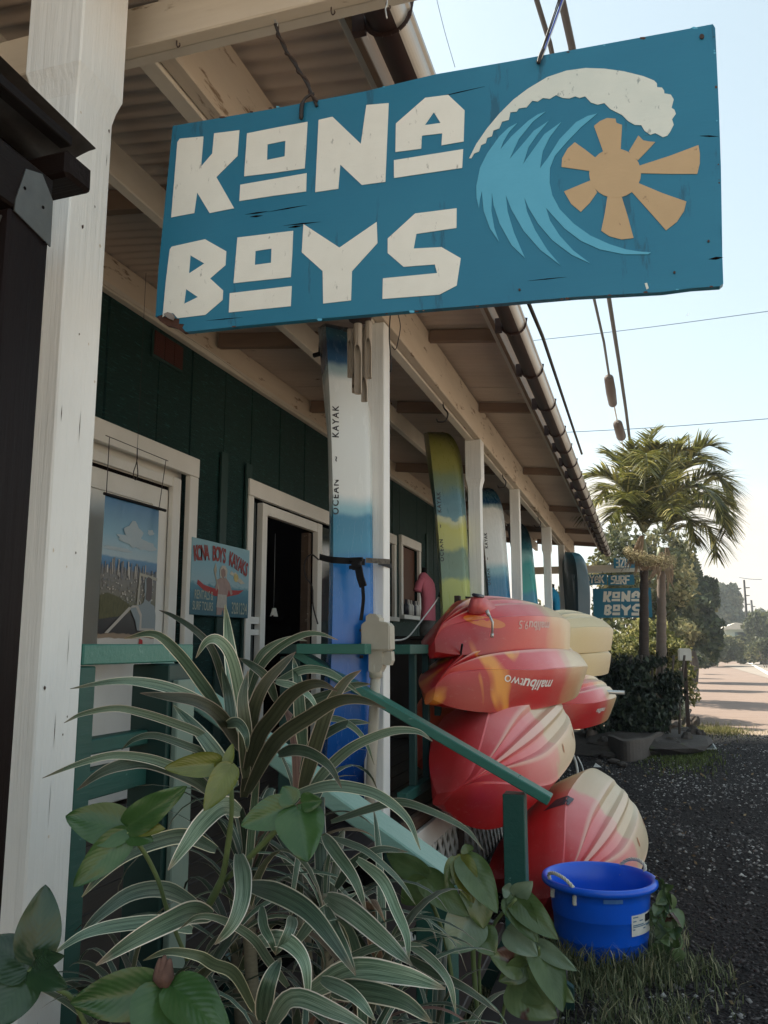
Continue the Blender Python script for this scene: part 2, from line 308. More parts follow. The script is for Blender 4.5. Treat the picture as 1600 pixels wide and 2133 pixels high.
# roof: corrugated sheets, ridges running down the slope
def rz(x): return 3.392 - .10*(x + 1.2) if x >= -2.75 else 3.547 - .34*(x+2.75)
def roof_sheet(y0, y1, x0, x1, mat, name='roofing_sheet', nxx=1, lift=0):
    nw = max(4, int((y1-y0)/.076*6)); V = []; F = []
    xsx = [x0+(x1-x0)*i/nxx for i in range(nxx+1)]
    for side in (0, .0012):
        for j in range(nw+1):
            y = y0+(y1-y0)*j/nw; w = .0095*math.cos(y/.076*2*math.pi)
            for x in xsx: V.append((x, y, rz(x)+w+.010+lift+side))
    c = nxx+1; N = (nw+1)*c
    for j in range(nw):
        for i in range(nxx):
            a = j*c+i; F.append((a, a+1, a+c+1, a+c)); F.append((N+a, N+a+c, N+a+c+1, N+a+1))
    return mesh(name, V, F, mat, B, smooth=True)
y = 1.2; k = 0
while y < YE+.2:
    e = min(YE+.25, y+.80); roof_sheet(y-.03, e+.02, -2.75, -.66, M['roof_in'], lift=.0022*(k % 2)); y = e; k += 1
y = -.8
while y < YE+.2: e = min(YE+.25, y+1.6); roof_sheet(y, e, -8.3, -2.75, M['roof_in'], 'upper_roofing_sheet', 1, .004); y = e
for y0 in (-.8, .2): roof_sheet(y0, y0+1.0, -2.75, -1.28, M['roof_in'], lift=.001)
# wall plate, middle purlin, porch beam with its pale bottom edge
box('wall_plate', WX, WX+.045, .2, YE, 3.33, 3.375, M['strip'], B, .004)
box('wall_plate_board', WX, WX+.030, .2, YE, 3.378, rz(WX)+.0, M['beamY'], B, .003)
for a, b_ in ((1.0, 6.1), (6.1, 11.2), (11.2, YE)): box('middle_purlin', -1.93, -1.88, a+.003, b_-.003, 3.245, 3.39, M['strip'], B, .004)
for a, b_ in ((1.805, 6.32), (6.32, 11.6), (11.6, YE)):
    box('porch_beam', -1.245, -1.19, a+.002, b_-.002, 3.095, 3.376, M['beamY'], B, .004)
    box('beam_edge_board', -1.305, -1.248, a+.002, b_-.002, 3.085, 3.13, M['strip'], B, .004)
# rafters
for y in (4.75, 6.38, 8.95, 11.6, 14.0, 15.85, 2.95):
    z0 = -.085
    bar('rafter', (-1.186, y, rz(-1.186)-.045), (-.765, y, rz(-.765)-.045), .045, .075, M['rafter'], B)
    bar('inner_rafter', (WX+.05, y+.0, rz(WX+.05)-.055), (-1.935, y, rz(-1.935)-.055), .05, .10, M['rafter'], B)
    bar('inner_rafter', (-1.875, y, rz(-1.875)-.05), (-1.31, y, rz(-1.31)-.05), .05, .09, M['rafter'], B)
# eave: inner strip, fascia board, gutter with brackets
box('eave_strip', -.762, -.735, 1.2, YE+.1, 3.235, 3.275, M['strip'], B, .003)
for a, b_ in ((1.2, 5.2), (5.2, 9.8), (9.8, YE+.1)): box('fascia_board', -.728, -.705, a+.003, b_-.003, 3.20, 3.325, M['fascia'], B, .003)
gbm = bmesh.new(); prof = [(-.060*math.cos(a), -.060*math.sin(a)) for a in [math.pi*i/12 for i in range(13)]]
def sweepY(bm, prof, y0, y1, cx, cz, closed=False):
    a = [bm.verts.new((cx+p[0], y0, cz+p[1])) for p in prof]; b_ = [bm.verts.new((cx+p[0], y1, cz+p[1])) for p in prof]
    m = len(prof)
    for i in range(m if closed else m-1): j = (i+1) % m; bm.faces.new((a[i], a[j], b_[j], b_[i]))
prof_in = [(p[0]*.95, p[1]*.95) for p in reversed(prof)]
sweepY(gbm, prof+prof_in, .9, YE+.35, -.600, 3.185, True)
gut = bmobj('gutter', gbm, M['gutter'], B, smooth=True)
gm = bmesh.new(); sweepY(gm, [(.060, -.012), (.068, -.006), (.069, .006), (.060, .010), (.052, .004)], .9, YE+.35, -.600, 3.185, True)
sweepY(gm, [(-.0613*math.cos(a), -.0613*math.sin(a)) for a in [math.pi*(.66+.34*i/8) for i in range(9)]]+[(-.0602*math.cos(a), -.0602*math.sin(a)) for a in [math.pi*(1-.34*i/8) for i in range(9)]], .9, YE+.352, -.600, 3.185, True)
bmobj('gutter_rim', gm, M['gutter_rim'], gut)
y = 1.95
gi = 0
while y < YE+.3:
    bm = bmesh.new(); pts = [(-.600 - .064*math.cos(a), y, 3.185 - .064*math.sin(a)) for a in [math.pi*i/9 for i in range(10)]] + [(-.532, y, 3.208)]
    for p, q in zip(pts, pts[1:]): b_bar(bm, p, q, .018, .004, up=(0, 1, 0))
    b_box(bm, -.70, -.664, y-.012, y+.012, 3.14, 3.22)
    bmobj('gutter_bracket', bm, M['gutter'], gut); y += .78 if y < 6 else .62
# crossbeam out over the hanging sign, on both sides of the corner post, and the same at the far end
def crossbeam(y, x0, x1, z0=3.062, h=.125, name='crossbeam'): return box(name, x0, x1, y, y+.042, z0, z0+h, M['beamX'], B, .004)
crossbeam(1.72, -1.345, 1.35); crossbeam(1.72, -3.6, -1.349)
box('crossbeam_cap', -1.345, 1.35, 1.764, 1.80, 3.066, 3.175, M['strip'], B, .003)
crossbeam(YE+.05, -2.4, -.02, 2.80, .14)
# posts
def post(y, x=-1.2, w=.10, d=.10, zb=.6, top=3.09, notch=2.76, name='porch_post', e=.016):
    """square post, thicker above a scooped notch; x,y = its right far edge below the notch"""
    bm = bmesh.new(); secs = [(zb, 0), (notch-.07, 0), (notch-.035, e*.38), (notch-.01, e*.8), (notch, e), (top, e)]
    rings = []
    for z, g in secs:
        c = .004
        pts = [(x-w-g+c, y-d-g), (x+g-c, y-d-g), (x+g, y-d-g+c), (x+g, y+g-c), (x+g-c, y+g), (x-w-g+c, y+g), (x-w-g, y+g-c), (x-w-g, y-d-g+c)]
        rings.append([bm.verts.new((p[0], p[1], z)) for p in pts])
    for a, b_ in zip(rings, rings[1:]):
        for i in range(8): bm.faces.new((a[i], a[(i+1)%8], b_[(i+1)%8], b_[i]))
    bm.faces.new(rings[0][::-1]); bm.faces.new(rings[-1])
    return bmobj(name, bm, M['post'], B)
post(1.58, w=.125, d=.135, zb=.0, top=3.35, notch=2.79)
for y in (3.94, 6.52, 8.74, 11.75, 13.95, 16.0): post(y, notch=2.77, e=.016 if y in (6.52, 11.75, 16.0) else 0)
# split grain, nail heads and dents on the nearest post
rgp = random.Random(12)
for i in range(11):
    z = rgp.uniform(.35, 2.65); y = rgp.uniform(1.455, 1.57); h = rgp.uniform(.012, .06); w = rgp.uniform(.0006, .0016)
    mesh('paint_crack', [(-1.1995, y-w, z), (-1.1995, y, z-h), (-1.1995, y+w, z), (-1.1995, y, z+h)], [(0,1,2,3)], M['rust'], B)
for i in range(16):
    z = rgp.uniform(.4, 2.9); y = rgp.uniform(1.46, 1.57); r_ = rgp.uniform(.0018, .004)
    mesh('paint_chip', [(-1.1993, y+r_*math.cos(a)*rgp.uniform(.5,1.3), z+r_*1.5*math.sin(a)*rgp.uniform(.5,1.3)) for a in [k_*1.047 for k_ in range(6)]], [(0,1,2,3,4,5)], M['beamX'] if i % 2 else M['rust'], B)
# deck
for i in range(11):
    x0 = -2.70 + .141*i; box('deck_board', x0+.002, x0+.138, 1.35, YE, .575, .615, M['deck'], B, .003)
box('deck_rim_joist', -1.165, -1.125, 3.72, YE, .46, .61, surf('rim_joist_wood', (.12, .075, .05), (.06, .035, .025), .7, GY, bump=.3), B, .003)
box('skirt_board', -1.12, -1.095, 3.74, 9.0, .43, .545, M['white'], B, .003)
# crossed lattice below the deck, every slat its own
sl = None
for k in range(34):
    y = 3.3 + k*.12
    for s in (1, -1):
        y0, y1 = (y, y+.36) if s == 1 else (y+.36, y)
        xx = -1.112 if s == 1 else -1.103
        o = bar('lattice_slat', (xx, y0, .02), (xx, y1, .428), .034, .006, M['white'], B, up=(1, 0, 0), bev=0)
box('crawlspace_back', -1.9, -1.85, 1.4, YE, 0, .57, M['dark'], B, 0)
# louvred wall vent under the plate
vent = box('wall_vent', WX+.004, WX+.016, 4.02, 4.35, 3.13, 3.30, M['batten'], B, .002)
for i in range(11):
    z = 3.148+i*.0135
    for a, b_ in ((4.03, 4.13), (4.14, 4.235), (4.245, 4.34)): box('louvre', WX+.017, WX+.024, a, b_, z, z+.008, surf('red_louvre', (.10, .025, .018), rough=.6, bump=0) if 'red_louvre' not in bpy.data.materials else bpy.data.materials['red_louvre'], vent, 0)
# electric wire sagging along the plate
tube('plate_wire', smooth_path([(WX+.052, y, 3.352+.012*math.sin(y*3.1)) for y in np.arange(1.8, 15, .45)], 3), .004, M['strip'], B, 5)

# ---------- doors and windows
def frame(y0, y1, z0, z1, w=.095, d=.035, name='door_frame', head=.12, parent=B, mat=None, sill=False):
    mat = mat or M['trim']; x = WX + .003
    f = box(name, x, x+d, y0-w, y1+w, z1, z1+head, mat, parent, .003)
    box('jamb', x, x+d-.004, y0-w, y0, z0, z1-.002, mat, f, .003); box('jamb', x, x+d-.004, y1, y1+w, z0, z1-.002, mat, f, .003)
    if sill: box('sill', x, x+d+.03, y0-w, y1+w, z0-.05, z0-.002, mat, f, .003)
    return f
# closed panelled door, left
d1 = frame(3.28-.72, 4.46, .62, 2.50, .10, .04)
box('door_surround', WX-.062, WX-.047, 2.25, 4.49, .62, 2.60, M['trim'], B, 0)
door = box('door', WX-.045, WX-.015, 2.58, 4.30, .63, 2.46, M['trim'], B, .003)
for a, b_ in ((2.58, 3.42), (3.47, 4.14)):
    for z0, z1 in ((.70, 1.27), (1.37, 2.28)):
        box('door_panel', WX-.014, WX-.008, a+.02, b_-.02, z0+.02, z1-.02, M['trim'], door, .004)
        for q in ((a, a+.018, z0, z1), (b_-.018, b_, z0, z1), (a+.019, b_-.019, z0, z0+.018), (a+.019, b_-.019, z1-.018, z1)): box('panel_moulding', WX-.014, WX-.001, q[0], q[1], q[2], q[3], M['trim'], door, .002)
box('door_jamb_stop', WX-.012, WX+.02, 4.30, 4.345, .63, 2.46, M['trim'], d1, .003); box('door_jamb_stop', WX-.012, WX+.012, 4.352, 4.40, .63, 2.46, M['trim'], d1, .003)
box('head_reveal', WX-.012, WX+.012, 2.56, 4.36, 2.40, 2.455, M['trim'], d1, .003)
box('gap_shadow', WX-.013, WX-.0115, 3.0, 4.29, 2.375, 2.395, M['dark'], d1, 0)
# open doorway with narrow side light
d2 = frame(5.36, 7.62, .62, 2.52, .08, .035)
box('mullion', WX-.02, WX+.03, 5.52, 5.60, .62, 2.50, M['trim'], d2, .003); box('mullion', WX-.02, WX+.03, 6.62, 6.72, .62, 2.50, M['trim'], d2, .003)
box('door_head', WX-.02, WX+.026, 5.605, 6.615, 2.42, 2.50, M['trim'], d2, .003)
box('glazing_bar', WX-.018, WX+.02, 5.365, 5.515, 1.60, 1.65, M['trim'], d2, .002); box('glazing_bar', WX-.018, WX+.02, 5.365, 5.515, 1.52, 1.56, M['trim'], d2, .002)
M['glass'] = plain('dim_window_glass', (.03, .045, .05), .08, spec=.8)
box('side_light_pane', WX-.03, WX-.025, 5.365, 5.515, .64, 2.50, M['glass'], d2, 0)
box('rough_door_edge', WX-.10, WX-.03, 6.55, 6.615, .62, 2.41, surf('raw_door_edge', (.13, .085, .055), (.05, .03, .02), .7, (9, 9, 14), 1.0, (.3, .26, .2), .62, 16), d2, .003)
box('display_pane', WX-.03, WX-.02, 6.73, 7.61, .64, 2.50, M['glass'], d2, 0)
# small windows further along
for (a, b_, z0, z1) in ((8.5, 8.92, 1.76, 2.58), (9.28, 10.02, 1.80, 2.62), (11.35, 12.05, .66, 2.5), (13.05, 13.95, 1.55, 2.5)):
    w_ = frame(a, b_, z0, z1, .08, .04, 'window', .11, B, None, True)
    box('pane', WX-.04, WX-.03, a, b_, z0, z1, M['glass'] if a != 9.28 else plain('amber_lit_blind', (.10, .035, .015), .5), w_, 0)
    if a == 8.5: box('blind', WX-.028, WX-.02, a+.02, b_-.02, z0+.02, z1-.02, surf('dim_blind', (.22, .18, .15), rough=.7), w_, 0)
# ================================================================== HANGING SIGN
SY = 1.742
def pxs(pts, Y, s=1.0, ox=0, oy=0):    # points read in the photograph -> (x, z) on the sign's face
    out = []
    for p in pts: q = atY(p[0]/s+ox, p[1]/s+oy, Y); out.append((q.x, q.z))
    return out
def planeY(Y): return (Vector((0, Y, 0)), Vector((1, 0, 0)), Vector((0, 0, 1)), Vector((0, -1, 0)))
M['sign'] = surf('faded_blue_sign_paint', (.012, .150, .275), (.026, .215, .345), .42, (1.6, 2.5, 2.6), .9, (.018, .120, .205), .60, (14, 14, 2.2), .25, (12, 60, 80), dist=.002, wear2=((.03, .14, .21), .66, (3.5, 30, 40)))
M['cream'] = surf('cream_letter_paint', (.90, .89, .82), (.80, .79, .72), .5, (14, 14, 14), .9, (.48, .47, .43), .62, (60, 60, 26), .2, (30, 80, 80), wear2=((.06, .2, .28), .70, (60, 60, 24)))
M['foam'] = surf('wave_foam_paint', (.76, .79, .73), (.62, .68, .64), .5, (14, 14, 14), .9, (.32, .37, .36), .60, (50, 50, 26), .2, (30, 80, 80))
M['lblue'] = surf('light_blue_wave_paint', (.12, .46, .66), (.09, .39, .58), .5, (8, 8, 8), .9, (.07, .25, .36), .67, (30, 30, 40), .2, (20, 60, 60))
M['sunp'] = surf('ochre_sun_paint', (.58, .41, .235), (.47, .33, .185), .5, (8, 8, 8), .9, (.28, .18, .10), .62, (40, 40, 30), .2, (30, 80, 80))
M['ply'] = surf('rotten_plywood', (.12, .055, .035), (.05, .022, .018), .85, (30, 30, 30), 1.0, (.32, .24, .2), .62, 40, .8, (60, 60, 60))
S1 = thing('hanging_sign', 'large blue wooden shop sign with cream KONA BOYS lettering, a wave and an ochre sun', 'sign', tuple(atY(930, 360, SY)))
fr = planeY(SY)
outl = [(360,262),(560,228),(760,190),(910,154),(1060,128),(1240,95),(1400,66),(1485,50),(1490,58),(1493,120),(1498,230),(1502,350),(1504,470),(1505,535),(1507,590),(1500,596),(1440,600),(1380,608),(1200,618),(1050,631),(880,645),(660,664),(520,677),(387,691),(380,683),(384,675),(373,674),(374,664),(362,662),(364,655),(352,653),(344,660),(338,655),(324,660),(330,560),(338,480),(350,360)]
prism('panel', [pxs(outl, SY)], fr, -.018, M['sign'], S1)
rag = [(324,656),(332,668),(345,677),(356,679),(366,682),(380,692),(388,691),(382,680),(386,672),(375,670),(377,660),(366,659),(366,650),(355,655),(344,653)]
prism('rotten_corner', [pxs(rag, SY)], fr, -.014, M['ply'], S1, front=-.002)
prism('rotten_corner', [pxs([(343,656),(352,652),(361,655),(365,661),(362,668),(352,664)], SY)], fr, .006, surf('bare_splinter', (.3,.26,.24), rough=.8), S1, front=.001)
TH_ = .0012
def let(loops, s=2.0, ox=0, oy=0, mat='cream', name='letter', parent=S1): return prism(name, [pxs(l, SY-.0005, s, ox, oy) for l in loops], planeY(SY-.0005), TH_, M[mat], parent)
LET = {}
LET['K'] = [[(740,592),(750,578),(848,569),(846,600),(838,695),(885,640),(893,556),(998,543),(990,650),(902,738),(976,868),(874,888),(822,802),(810,888),(714,906)]]
LET['O'] = [[(1030,556),(1156,531),(1282,508),(1277,600),(1270,702),(1145,720),(1018,735)], [(1115,602),(1190,587),(1187,652),(1113,667)]]
LET['o_'] = [[(1002,770),(1278,722),(1276,798),(1140,816),(998,838)]]
LET['N'] = [[(1328,500),(1386,487),(1504,600),(1527,438),(1620,430),(1606,758),(1508,771),(1418,686),(1410,787),(1314,801)]]
LET['B'] = [[(708,1040),(716,1028),(855,997),(943,1047),(940,1105),(876,1160),(930,1210),(928,1250),(856,1312),(740,1326),(722,1305),(700,1304),(678,1322),(692,1170)], [(794,1064),(852,1098),(788,1140)], [(776,1205),(825,1238),(768,1266)]]
LET['O2'] = [[(990,990),(1222,962),(1218,1060),(1212,1155),(974,1180)], [(1065,1046),(1132,1036),(1130,1095),(1062,1104)]]
LET['o2_'] = [[(958,1222),(1216,1192),(1212,1276),(954,1302)]]
LET['Y'] = [[(1265,934),(1415,1032),(1570,925),(1573,1013),(1467,1130),(1463,1252),(1347,1265),(1345,1130),(1258,1052)]]
A_ = [[(50,515),(172,408),(268,396),(336,460),(332,590),(240,606),(243,556),(158,566),(155,620),(48,634)], [(208,468),(236,513),(170,522)]]
LET['A'] = [[(p[0]+1600, p[1]) for p in l] for l in A_]; LET['a_'] = [[(1642,668),(1930,622),(1926,700),(1642,742)]]
LET['S'] = [[(1730,890),(1903,868),(1902,950),(1735,975),(1724,1036),(1840,1030),(1920,1076),(1903,1190),(1830,1228),(1594,1246),(1596,1160),(1822,1138),(1812,1102),(1682,1112),(1616,1055),(1616,994)]]
for k_, v_ in LET.items(): let(v_)
foam = [(355,660),(385,600),(430,535),(480,475),(540,415),(600,370),(680,322),(760,295),(840,284),(920,287),(1000,298),(1080,318),(1125,336),(1137,348),(1138,364),(1158,366),(1167,378),(1168,390),(1195,395),(1207,415),(1198,450),(1210,458),(1216,475),(1200,497),(1207,520),(1192,550),(1180,566),(1162,572),(1130,555),(1110,562),(1086,546),(1072,522),(1045,521),(1018,506),(992,480),(968,468),(943,455),(918,430),(890,437),(862,428),(838,402),(815,409),(797,402),(772,411),(745,409),(717,397),(690,413),(662,409),(640,424),(618,420),(594,448),(562,452),(553,466),(527,468),(520,500),(492,508),(480,536),(456,544),(450,568),(430,575),(424,597),(405,605),(396,632),(376,640),(364,660)]
let([foam], 2, 800, 0, 'foam', 'wave_crest')
wave = [(385,775),(400,700),(430,640),(480,570),(520,532),(556,513),(522,550),(498,590),(486,622),(530,570),(600,505),(640,478),(674,465),(620,508),(562,580),(524,662),(572,608),(625,545),(686,505),(640,560),(602,615),(580,684),(612,638),(668,560),(740,508),(692,570),(662,630),(650,702),(682,660),(732,580),(800,510),(848,484),(888,474),(822,530),(762,592),(712,650),(692,700),(690,760),(702,815),(732,872),(790,932),(860,982),(940,1018),(1010,1040),(1060,1048),(1112,1052),(1100,1060),(1000,1060),(900,1040),(822,1005),(752,952),(702,897),(675,866),(692,920),(732,982),(790,1045),(860,1098),(782,1062),(702,1002),(642,932),(602,865),(585,824),(596,882),(630,960),(680,1040),(735,1105),(652,1042),(582,962),(532,875),(508,814),(515,880),(542,970),(588,1076),(532,1022),(482,932),(457,855),(450,804),(448,880),(460,950),(480,1008),(442,952),(416,880),(408,798),(400,830),(396,868),(386,825)]
let([wave], 2, 800, 0, 'lblue', 'wave')
cxs, cys, rs = 963, 722, 108
hub = [(cxs+rs*math.cos(a), cys+rs*.95*math.sin(a)) for a in [2*math.pi*i/28 for i in range(28)]]
let([hub], 2, 800, 0, 'sunp', 'sun_disc')
for rr in ([(875,525),(900,505),(930,492),(965,495),(968,512),(992,521),(988,590),(985,640),(918,645)], [(1060,565),(1080,585),(1105,590),(1130,592),(1100,625),(1058,668),(1020,632)], [(1066,690),(1190,650),(1310,605),(1316,640),(1316,680),(1305,725),(1190,725),(1066,722)], [(1058,762),(1160,805),(1260,840),(1250,880),(1220,925),(1175,960),(1100,875),(1028,795)], [(932,812),(988,812),(1015,900),(1040,992),(990,998),(940,985),(905,962),(920,890)], [(860,752),(888,802),(858,845),(820,883),(780,850),(750,798)], [(866,714),(740,696),(742,660),(765,620),(795,593),(840,625),(882,658)]):
    o_, u_, v_, n_ = planeY(SY-.0005); prism('sun_ray', [pxs(rr, SY-.0005, 2, 800, 0)], (o_, u_, v_, n_), .0010, M['sunp'], S1)
prism('bolt_head', [pxs([(1316+10*math.cos(a)+8, 155+10*math.sin(a)) for a in [i*.785 for i in range(8)]], SY, 2, 800, 0)], planeY(SY), .004, M['rust'], S1)
for q in ((565,1208),(1210,1136),(1352,1006),(640,258)): prism('bolt_head', [pxs([(q[0]+5*math.cos(a), q[1]+5*math.sin(a)) for a in [i*.785 for i in range(8)]], SY, 2, 800, 0)], planeY(SY), .003, M['rust'], S1)
prism('chipped_spot', [pxs([(1086,1180),(1096,1178),(1103,1200),(1094,1206)], SY-.0005, 2, 800, 0)], planeY(SY), .001, M['foam'], S1)
# cracks in the plywood, chips along the edges, runs of rust
for (x0, y0, x1, y1, w) in ((510,447,560,440,1.6),(560,441,640,427,1.2),(590,470,668,462,1.5),(520,452,548,449,2),(1458,283,1496,284,1.6),(1476,540,1507,536,3),(600,474,632,470,2.2),(900,205,1010,180,1.0),(1100,585,1180,577,1.0),(430,668,505,661,1.0),(1500,470,1504,512,1.2)):
    prism('crack', [pxs([(x0,y0),((x0+x1)/2,(y0+y1)/2-w),(x1,y1),((x0+x1)/2,(y0+y1)/2+w)], SY)], planeY(SY), .0006, M['dark'], S1)
rgs = random.Random(77)
for i in range(30):
    t = rgs.random(); e_ = rgs.randrange(3)
    p = [(387+1113*t, 690-93*t), (360+1125*t, 262-212*t), (1487+18*t, 60+520*t)][e_]; s_ = rgs.uniform(1.5, 4.5)
    prism('edge_chip', [pxs([(p[0]+s_*rgs.uniform(.8,2.2)*math.cos(a)*(1 if e_ < 2 else .5), p[1]+s_*rgs.uniform(.4,.8)*math.sin(a)+(-1.5 if e_ == 0 else 1.5 if e_ == 1 else 0)) for a in [k_*1.047 for k_ in range(6)]], SY)], planeY(SY), .0005, M['ply'] if i % 3 else M['lblue'], S1)
# cords of the sign
def sp(px, py, Y): return atY(px, py, Y)
h0 = sp(660, 221, SY-.004); h1 = sp(573, 50, 1.74)
c = thing('sign_cord', 'dark twisted inner-tube tie holding the left side of the blue sign', 'cord', tuple(h1))
ps = smooth_path([h1, sp(590,95,1.74), sp(612,130,1.74), sp(640,175,1.74), h0], 5)
tube('cord', ps, .0042, M['wire'], c, 6)
cpts = []
for i in range(90):
    t = i/89*.96; k = t*(len(ps)-1); a = ps[int(k)].lerp(ps[min(int(k)+1, len(ps)-1)], k % 1); th = t*26
    cpts.append(a + Vector((math.cos(th), math.sin(th), 0))*.0055)
tube('wrapping', cpts, .0032, M['rust'], c, 5)
tube('loose_end', smooth_path([sp(655,195,1.735), sp(642,200,1.733), sp(630,215,1.733), sp(627,247,1.733)], 5), [.004]*10+[.0055]*6, M['wire'], c, 6)
tube('hook', [h1+Vector((0,0,.012)), h1, h1+Vector((.008,0,-.008)), h1+Vector((.006,0,.004))], .0022, M['alu'], c, 6)
c = thing('sign_cord', 'doubled wire with a blue strand running up from the right side of the sign', 'cord', tuple(sp(1122,128,SY)))
e0 = sp(1122,130,SY-.006); e1 = sp(1200,-95,1.74)
for i, (dx, m_) in enumerate(((0, M['wire']), (.006, plain('blue_strand', (.02,.06,.5), .5)), (.010, M['alu']), (-.005, M['wire']))): tube('strand', [e0+Vector((dx*.2,0,0)), e0.lerp(e1,.1)+Vector((dx*.6,0,0)), e1+Vector((dx,0,0))], .0016, m_, c, 5)
tube('knot', smooth_path([e0+Vector((0,-.002,-.004)), e0+Vector((.004,-.003,.012)), e0.lerp(e1,.12)], 4), .0048, M['wire'], c, 6)
# small rusty hooks screwed under the crossbeam
for px, py in ((368, 92), (690, 24), (805, 14)):
    q = sp(px, py, 1.735); tube('cup_hook', smooth_path([q+Vector((0,0,.012)), q, q+Vector((.004,0,-.010)), q+Vector((.010,0,-.006)), q+Vector((.009,0,.001))], 4), .0019, M['rust'], B, 6)
tube('cup_hook', smooth_path([sp(808,0,1.73)+Vector((0,0,.02)), sp(806,10,1.73), sp(803,18,1.73), sp(806,38,1.73)], 4), .0022, M['alu'], B, 6)
# hooks under the porch beam
for px, py in ((922, 824), (1046, 980), (1120, 1070)):
    q = atX(px, py, -1.25); 
    tube('kayak_hook', smooth_path([Vector((q.x, q.y, 3.10)), Vector((q.x+.01, q.y, 3.06)), Vector((q.x+.035, q.y, 3.02)), Vector((q.x+.02, q.y, 2.97)), Vector((q.x-.03, q.y, 2.965)), Vector((q.x-.045, q.y, 2.99))], 4), .006, M['wire'], B, 6)
w_ = thing('loose_wire', 'thin loose black wire loops hanging from the white beam right of the chime', 'wire', tuple(atY(815, 690, 3.7)))
tube('strand', smooth_path([atY(813,655,3.7), atY(811,700,3.7), atY(815,760,3.7), atY(813,775,3.7)], 4), .0035, M['wire'], w_, 5)
tube('strand', smooth_path([atY(829,653,3.7), atY(834,680,3.7), atY(829,712,3.7), atY(824,728,3.7), atY(817,722,3.7)], 4), .0025, M['wire'], w_, 5)

# ================================================================== BAMBOO CHIME
CYh = 3.55
q0 = atY(750, 662, CYh)
ch = thing('bamboo_chime', 'weathered bamboo wind chime hanging in front of the porch post below the sign', 'wind chime', tuple(q0))
M['bamboo'] = surf('grey_bamboo', (.50, .44, .37), (.36, .31, .25), .6, (14, 14, 3), .9, (.12,.09,.07), .68, (30,30,8), .2, (90, 90, 6))
tube('hanging_string', [q0+Vector((0,0,.42)), q0+Vector((0,0,.03))], .0015, M['wire'], ch, 5)
lathe('coconut_cap', [(.001,.045),(.03,.04),(.05,.022),(.058,0),(.054,-.012),(.0,-.004)], surf('dark_coconut', (.06,.03,.022), (.03,.016,.012), .7, 30), ch, 20, tuple(q0))
def bamboo(px, py0, pyc, py1, r, dy):
    a = atY(px, py0, CYh+dy); b_ = atY(px, py1, CYh+dy); cz = atY(px, pyc, CYh+dy).z
    bm = bmesh.new(); seg = 16; zs = [a.z, a.z-.012, a.z-.02, (a.z+cz)/2, cz+.03, cz+.02, cz+.01, cz, cz-.015, cz-.04, (cz+b_.z)/2, b_.z+.02, b_.z]
    def R_(z): t = (a.z-z)/(a.z-b_.z); return r*(1+.05*(abs(z-(a.z-.012)) < .002))*(1-.12*t)
    rings = []
    for z in zs:
        cut = 0 if z > cz+.025 else min(1, (cz+.03-z)/.05)          # the front is cut away below the tongue
        fr_ = math.pi*(2 - .78*cut**.5)                              # arc that remains
        ri = [];
        for sgn in (1,):
            for i in range(seg+1): an = -math.pi/2 + (2*math.pi-fr_)/2 + fr_*i/seg; ri.append((an, z))
        rings.append(ri)
    grid = [[(bm.verts.new((a.x+(b_.x-a.x)*((a.z-z)/(a.z-b_.z))+math.cos(an)*R_(z), CYh+dy+math.sin(an)*R_(z), z)), bm.verts.new((a.x+(b_.x-a.x)*((a.z-z)/(a.z-b_.z))+math.cos(an)*R_(z)*.84, CYh+dy+math.sin(an)*R_(z)*.84, z))) for an, z in ri] for ri in rings]
    for g, h in zip(grid, grid[1:]):
        for i in range(seg):
            bm.faces.new((g[i][0], h[i][0], h[i+1][0], g[i+1][0])); bm.faces.new((g[i][1], g[i+1][1], h[i+1][1], h[i][1]))
        bm.faces.new((g[0][0], g[0][1], h[0][1], h[0][0])); bm.faces.new((g[seg][0], h[seg][0], h[seg][1], g[seg][1]))
    for g in (grid[0], grid[-1]):
        for i in range(seg): bm.faces.new((g[i][0], g[i+1][0], g[i+1][1], g[i][1]))
    bmesh.ops.recalc_face_normals(bm, faces=bm.faces[:])
    bmobj('bamboo_tube', bm, M['bamboo'], ch, smooth=True)
bamboo(729, 686, 722, 786, .0135, -.02); bamboo(746, 675, 732, 820, .0195, -.045); bamboo(768, 670, 718, 788, .0165, -.02); bamboo(738, 684, 790, 818, .013, .02); bamboo(759, 684, 800, 836, .0175, .015)

# ================================================================== DARK TIMBER SHELTER, LEFT
T = thing('timber_shelter', 'dark stained timber lean-to corner with iron roofing at the left edge', 'shelter', (-1.0, 1.0, 0))
box('shelter_post', -1.052, -.952, 1.005, 1.10, 0, 2.155, M['dwood'], T, .004)
box('shelter_post', -1.158, -1.056, 1.008, 1.104, 0, 2.155, M['dwood'], T, .004)
bar('shelter_beam', (-1.0, 1.10, 2.205), (-1.0, .12, 2.225), .10, .10, M['dwoodY'], T, bev=.004)
bar('shelter_crossbeam', (-1.75, 1.168, 2.292), (-.952, 1.168, 2.312), .072, .052, M['dwoodX'], T, bev=.007)
box('nailer', -.985, -.958, .1, 1.15, 2.352, 2.372, M['dwoodY'], T, .002)
bar('shelter_rafter', (-1.12, 1.22, 2.385), (-1.12, .1, 2.395), .045, .06, M['dwoodY'], T)
bar('shelter_rafter', (-1.32, 1.22, 2.385), (-1.32, .1, 2.395), .045, .06, M['dwoodY'], T)
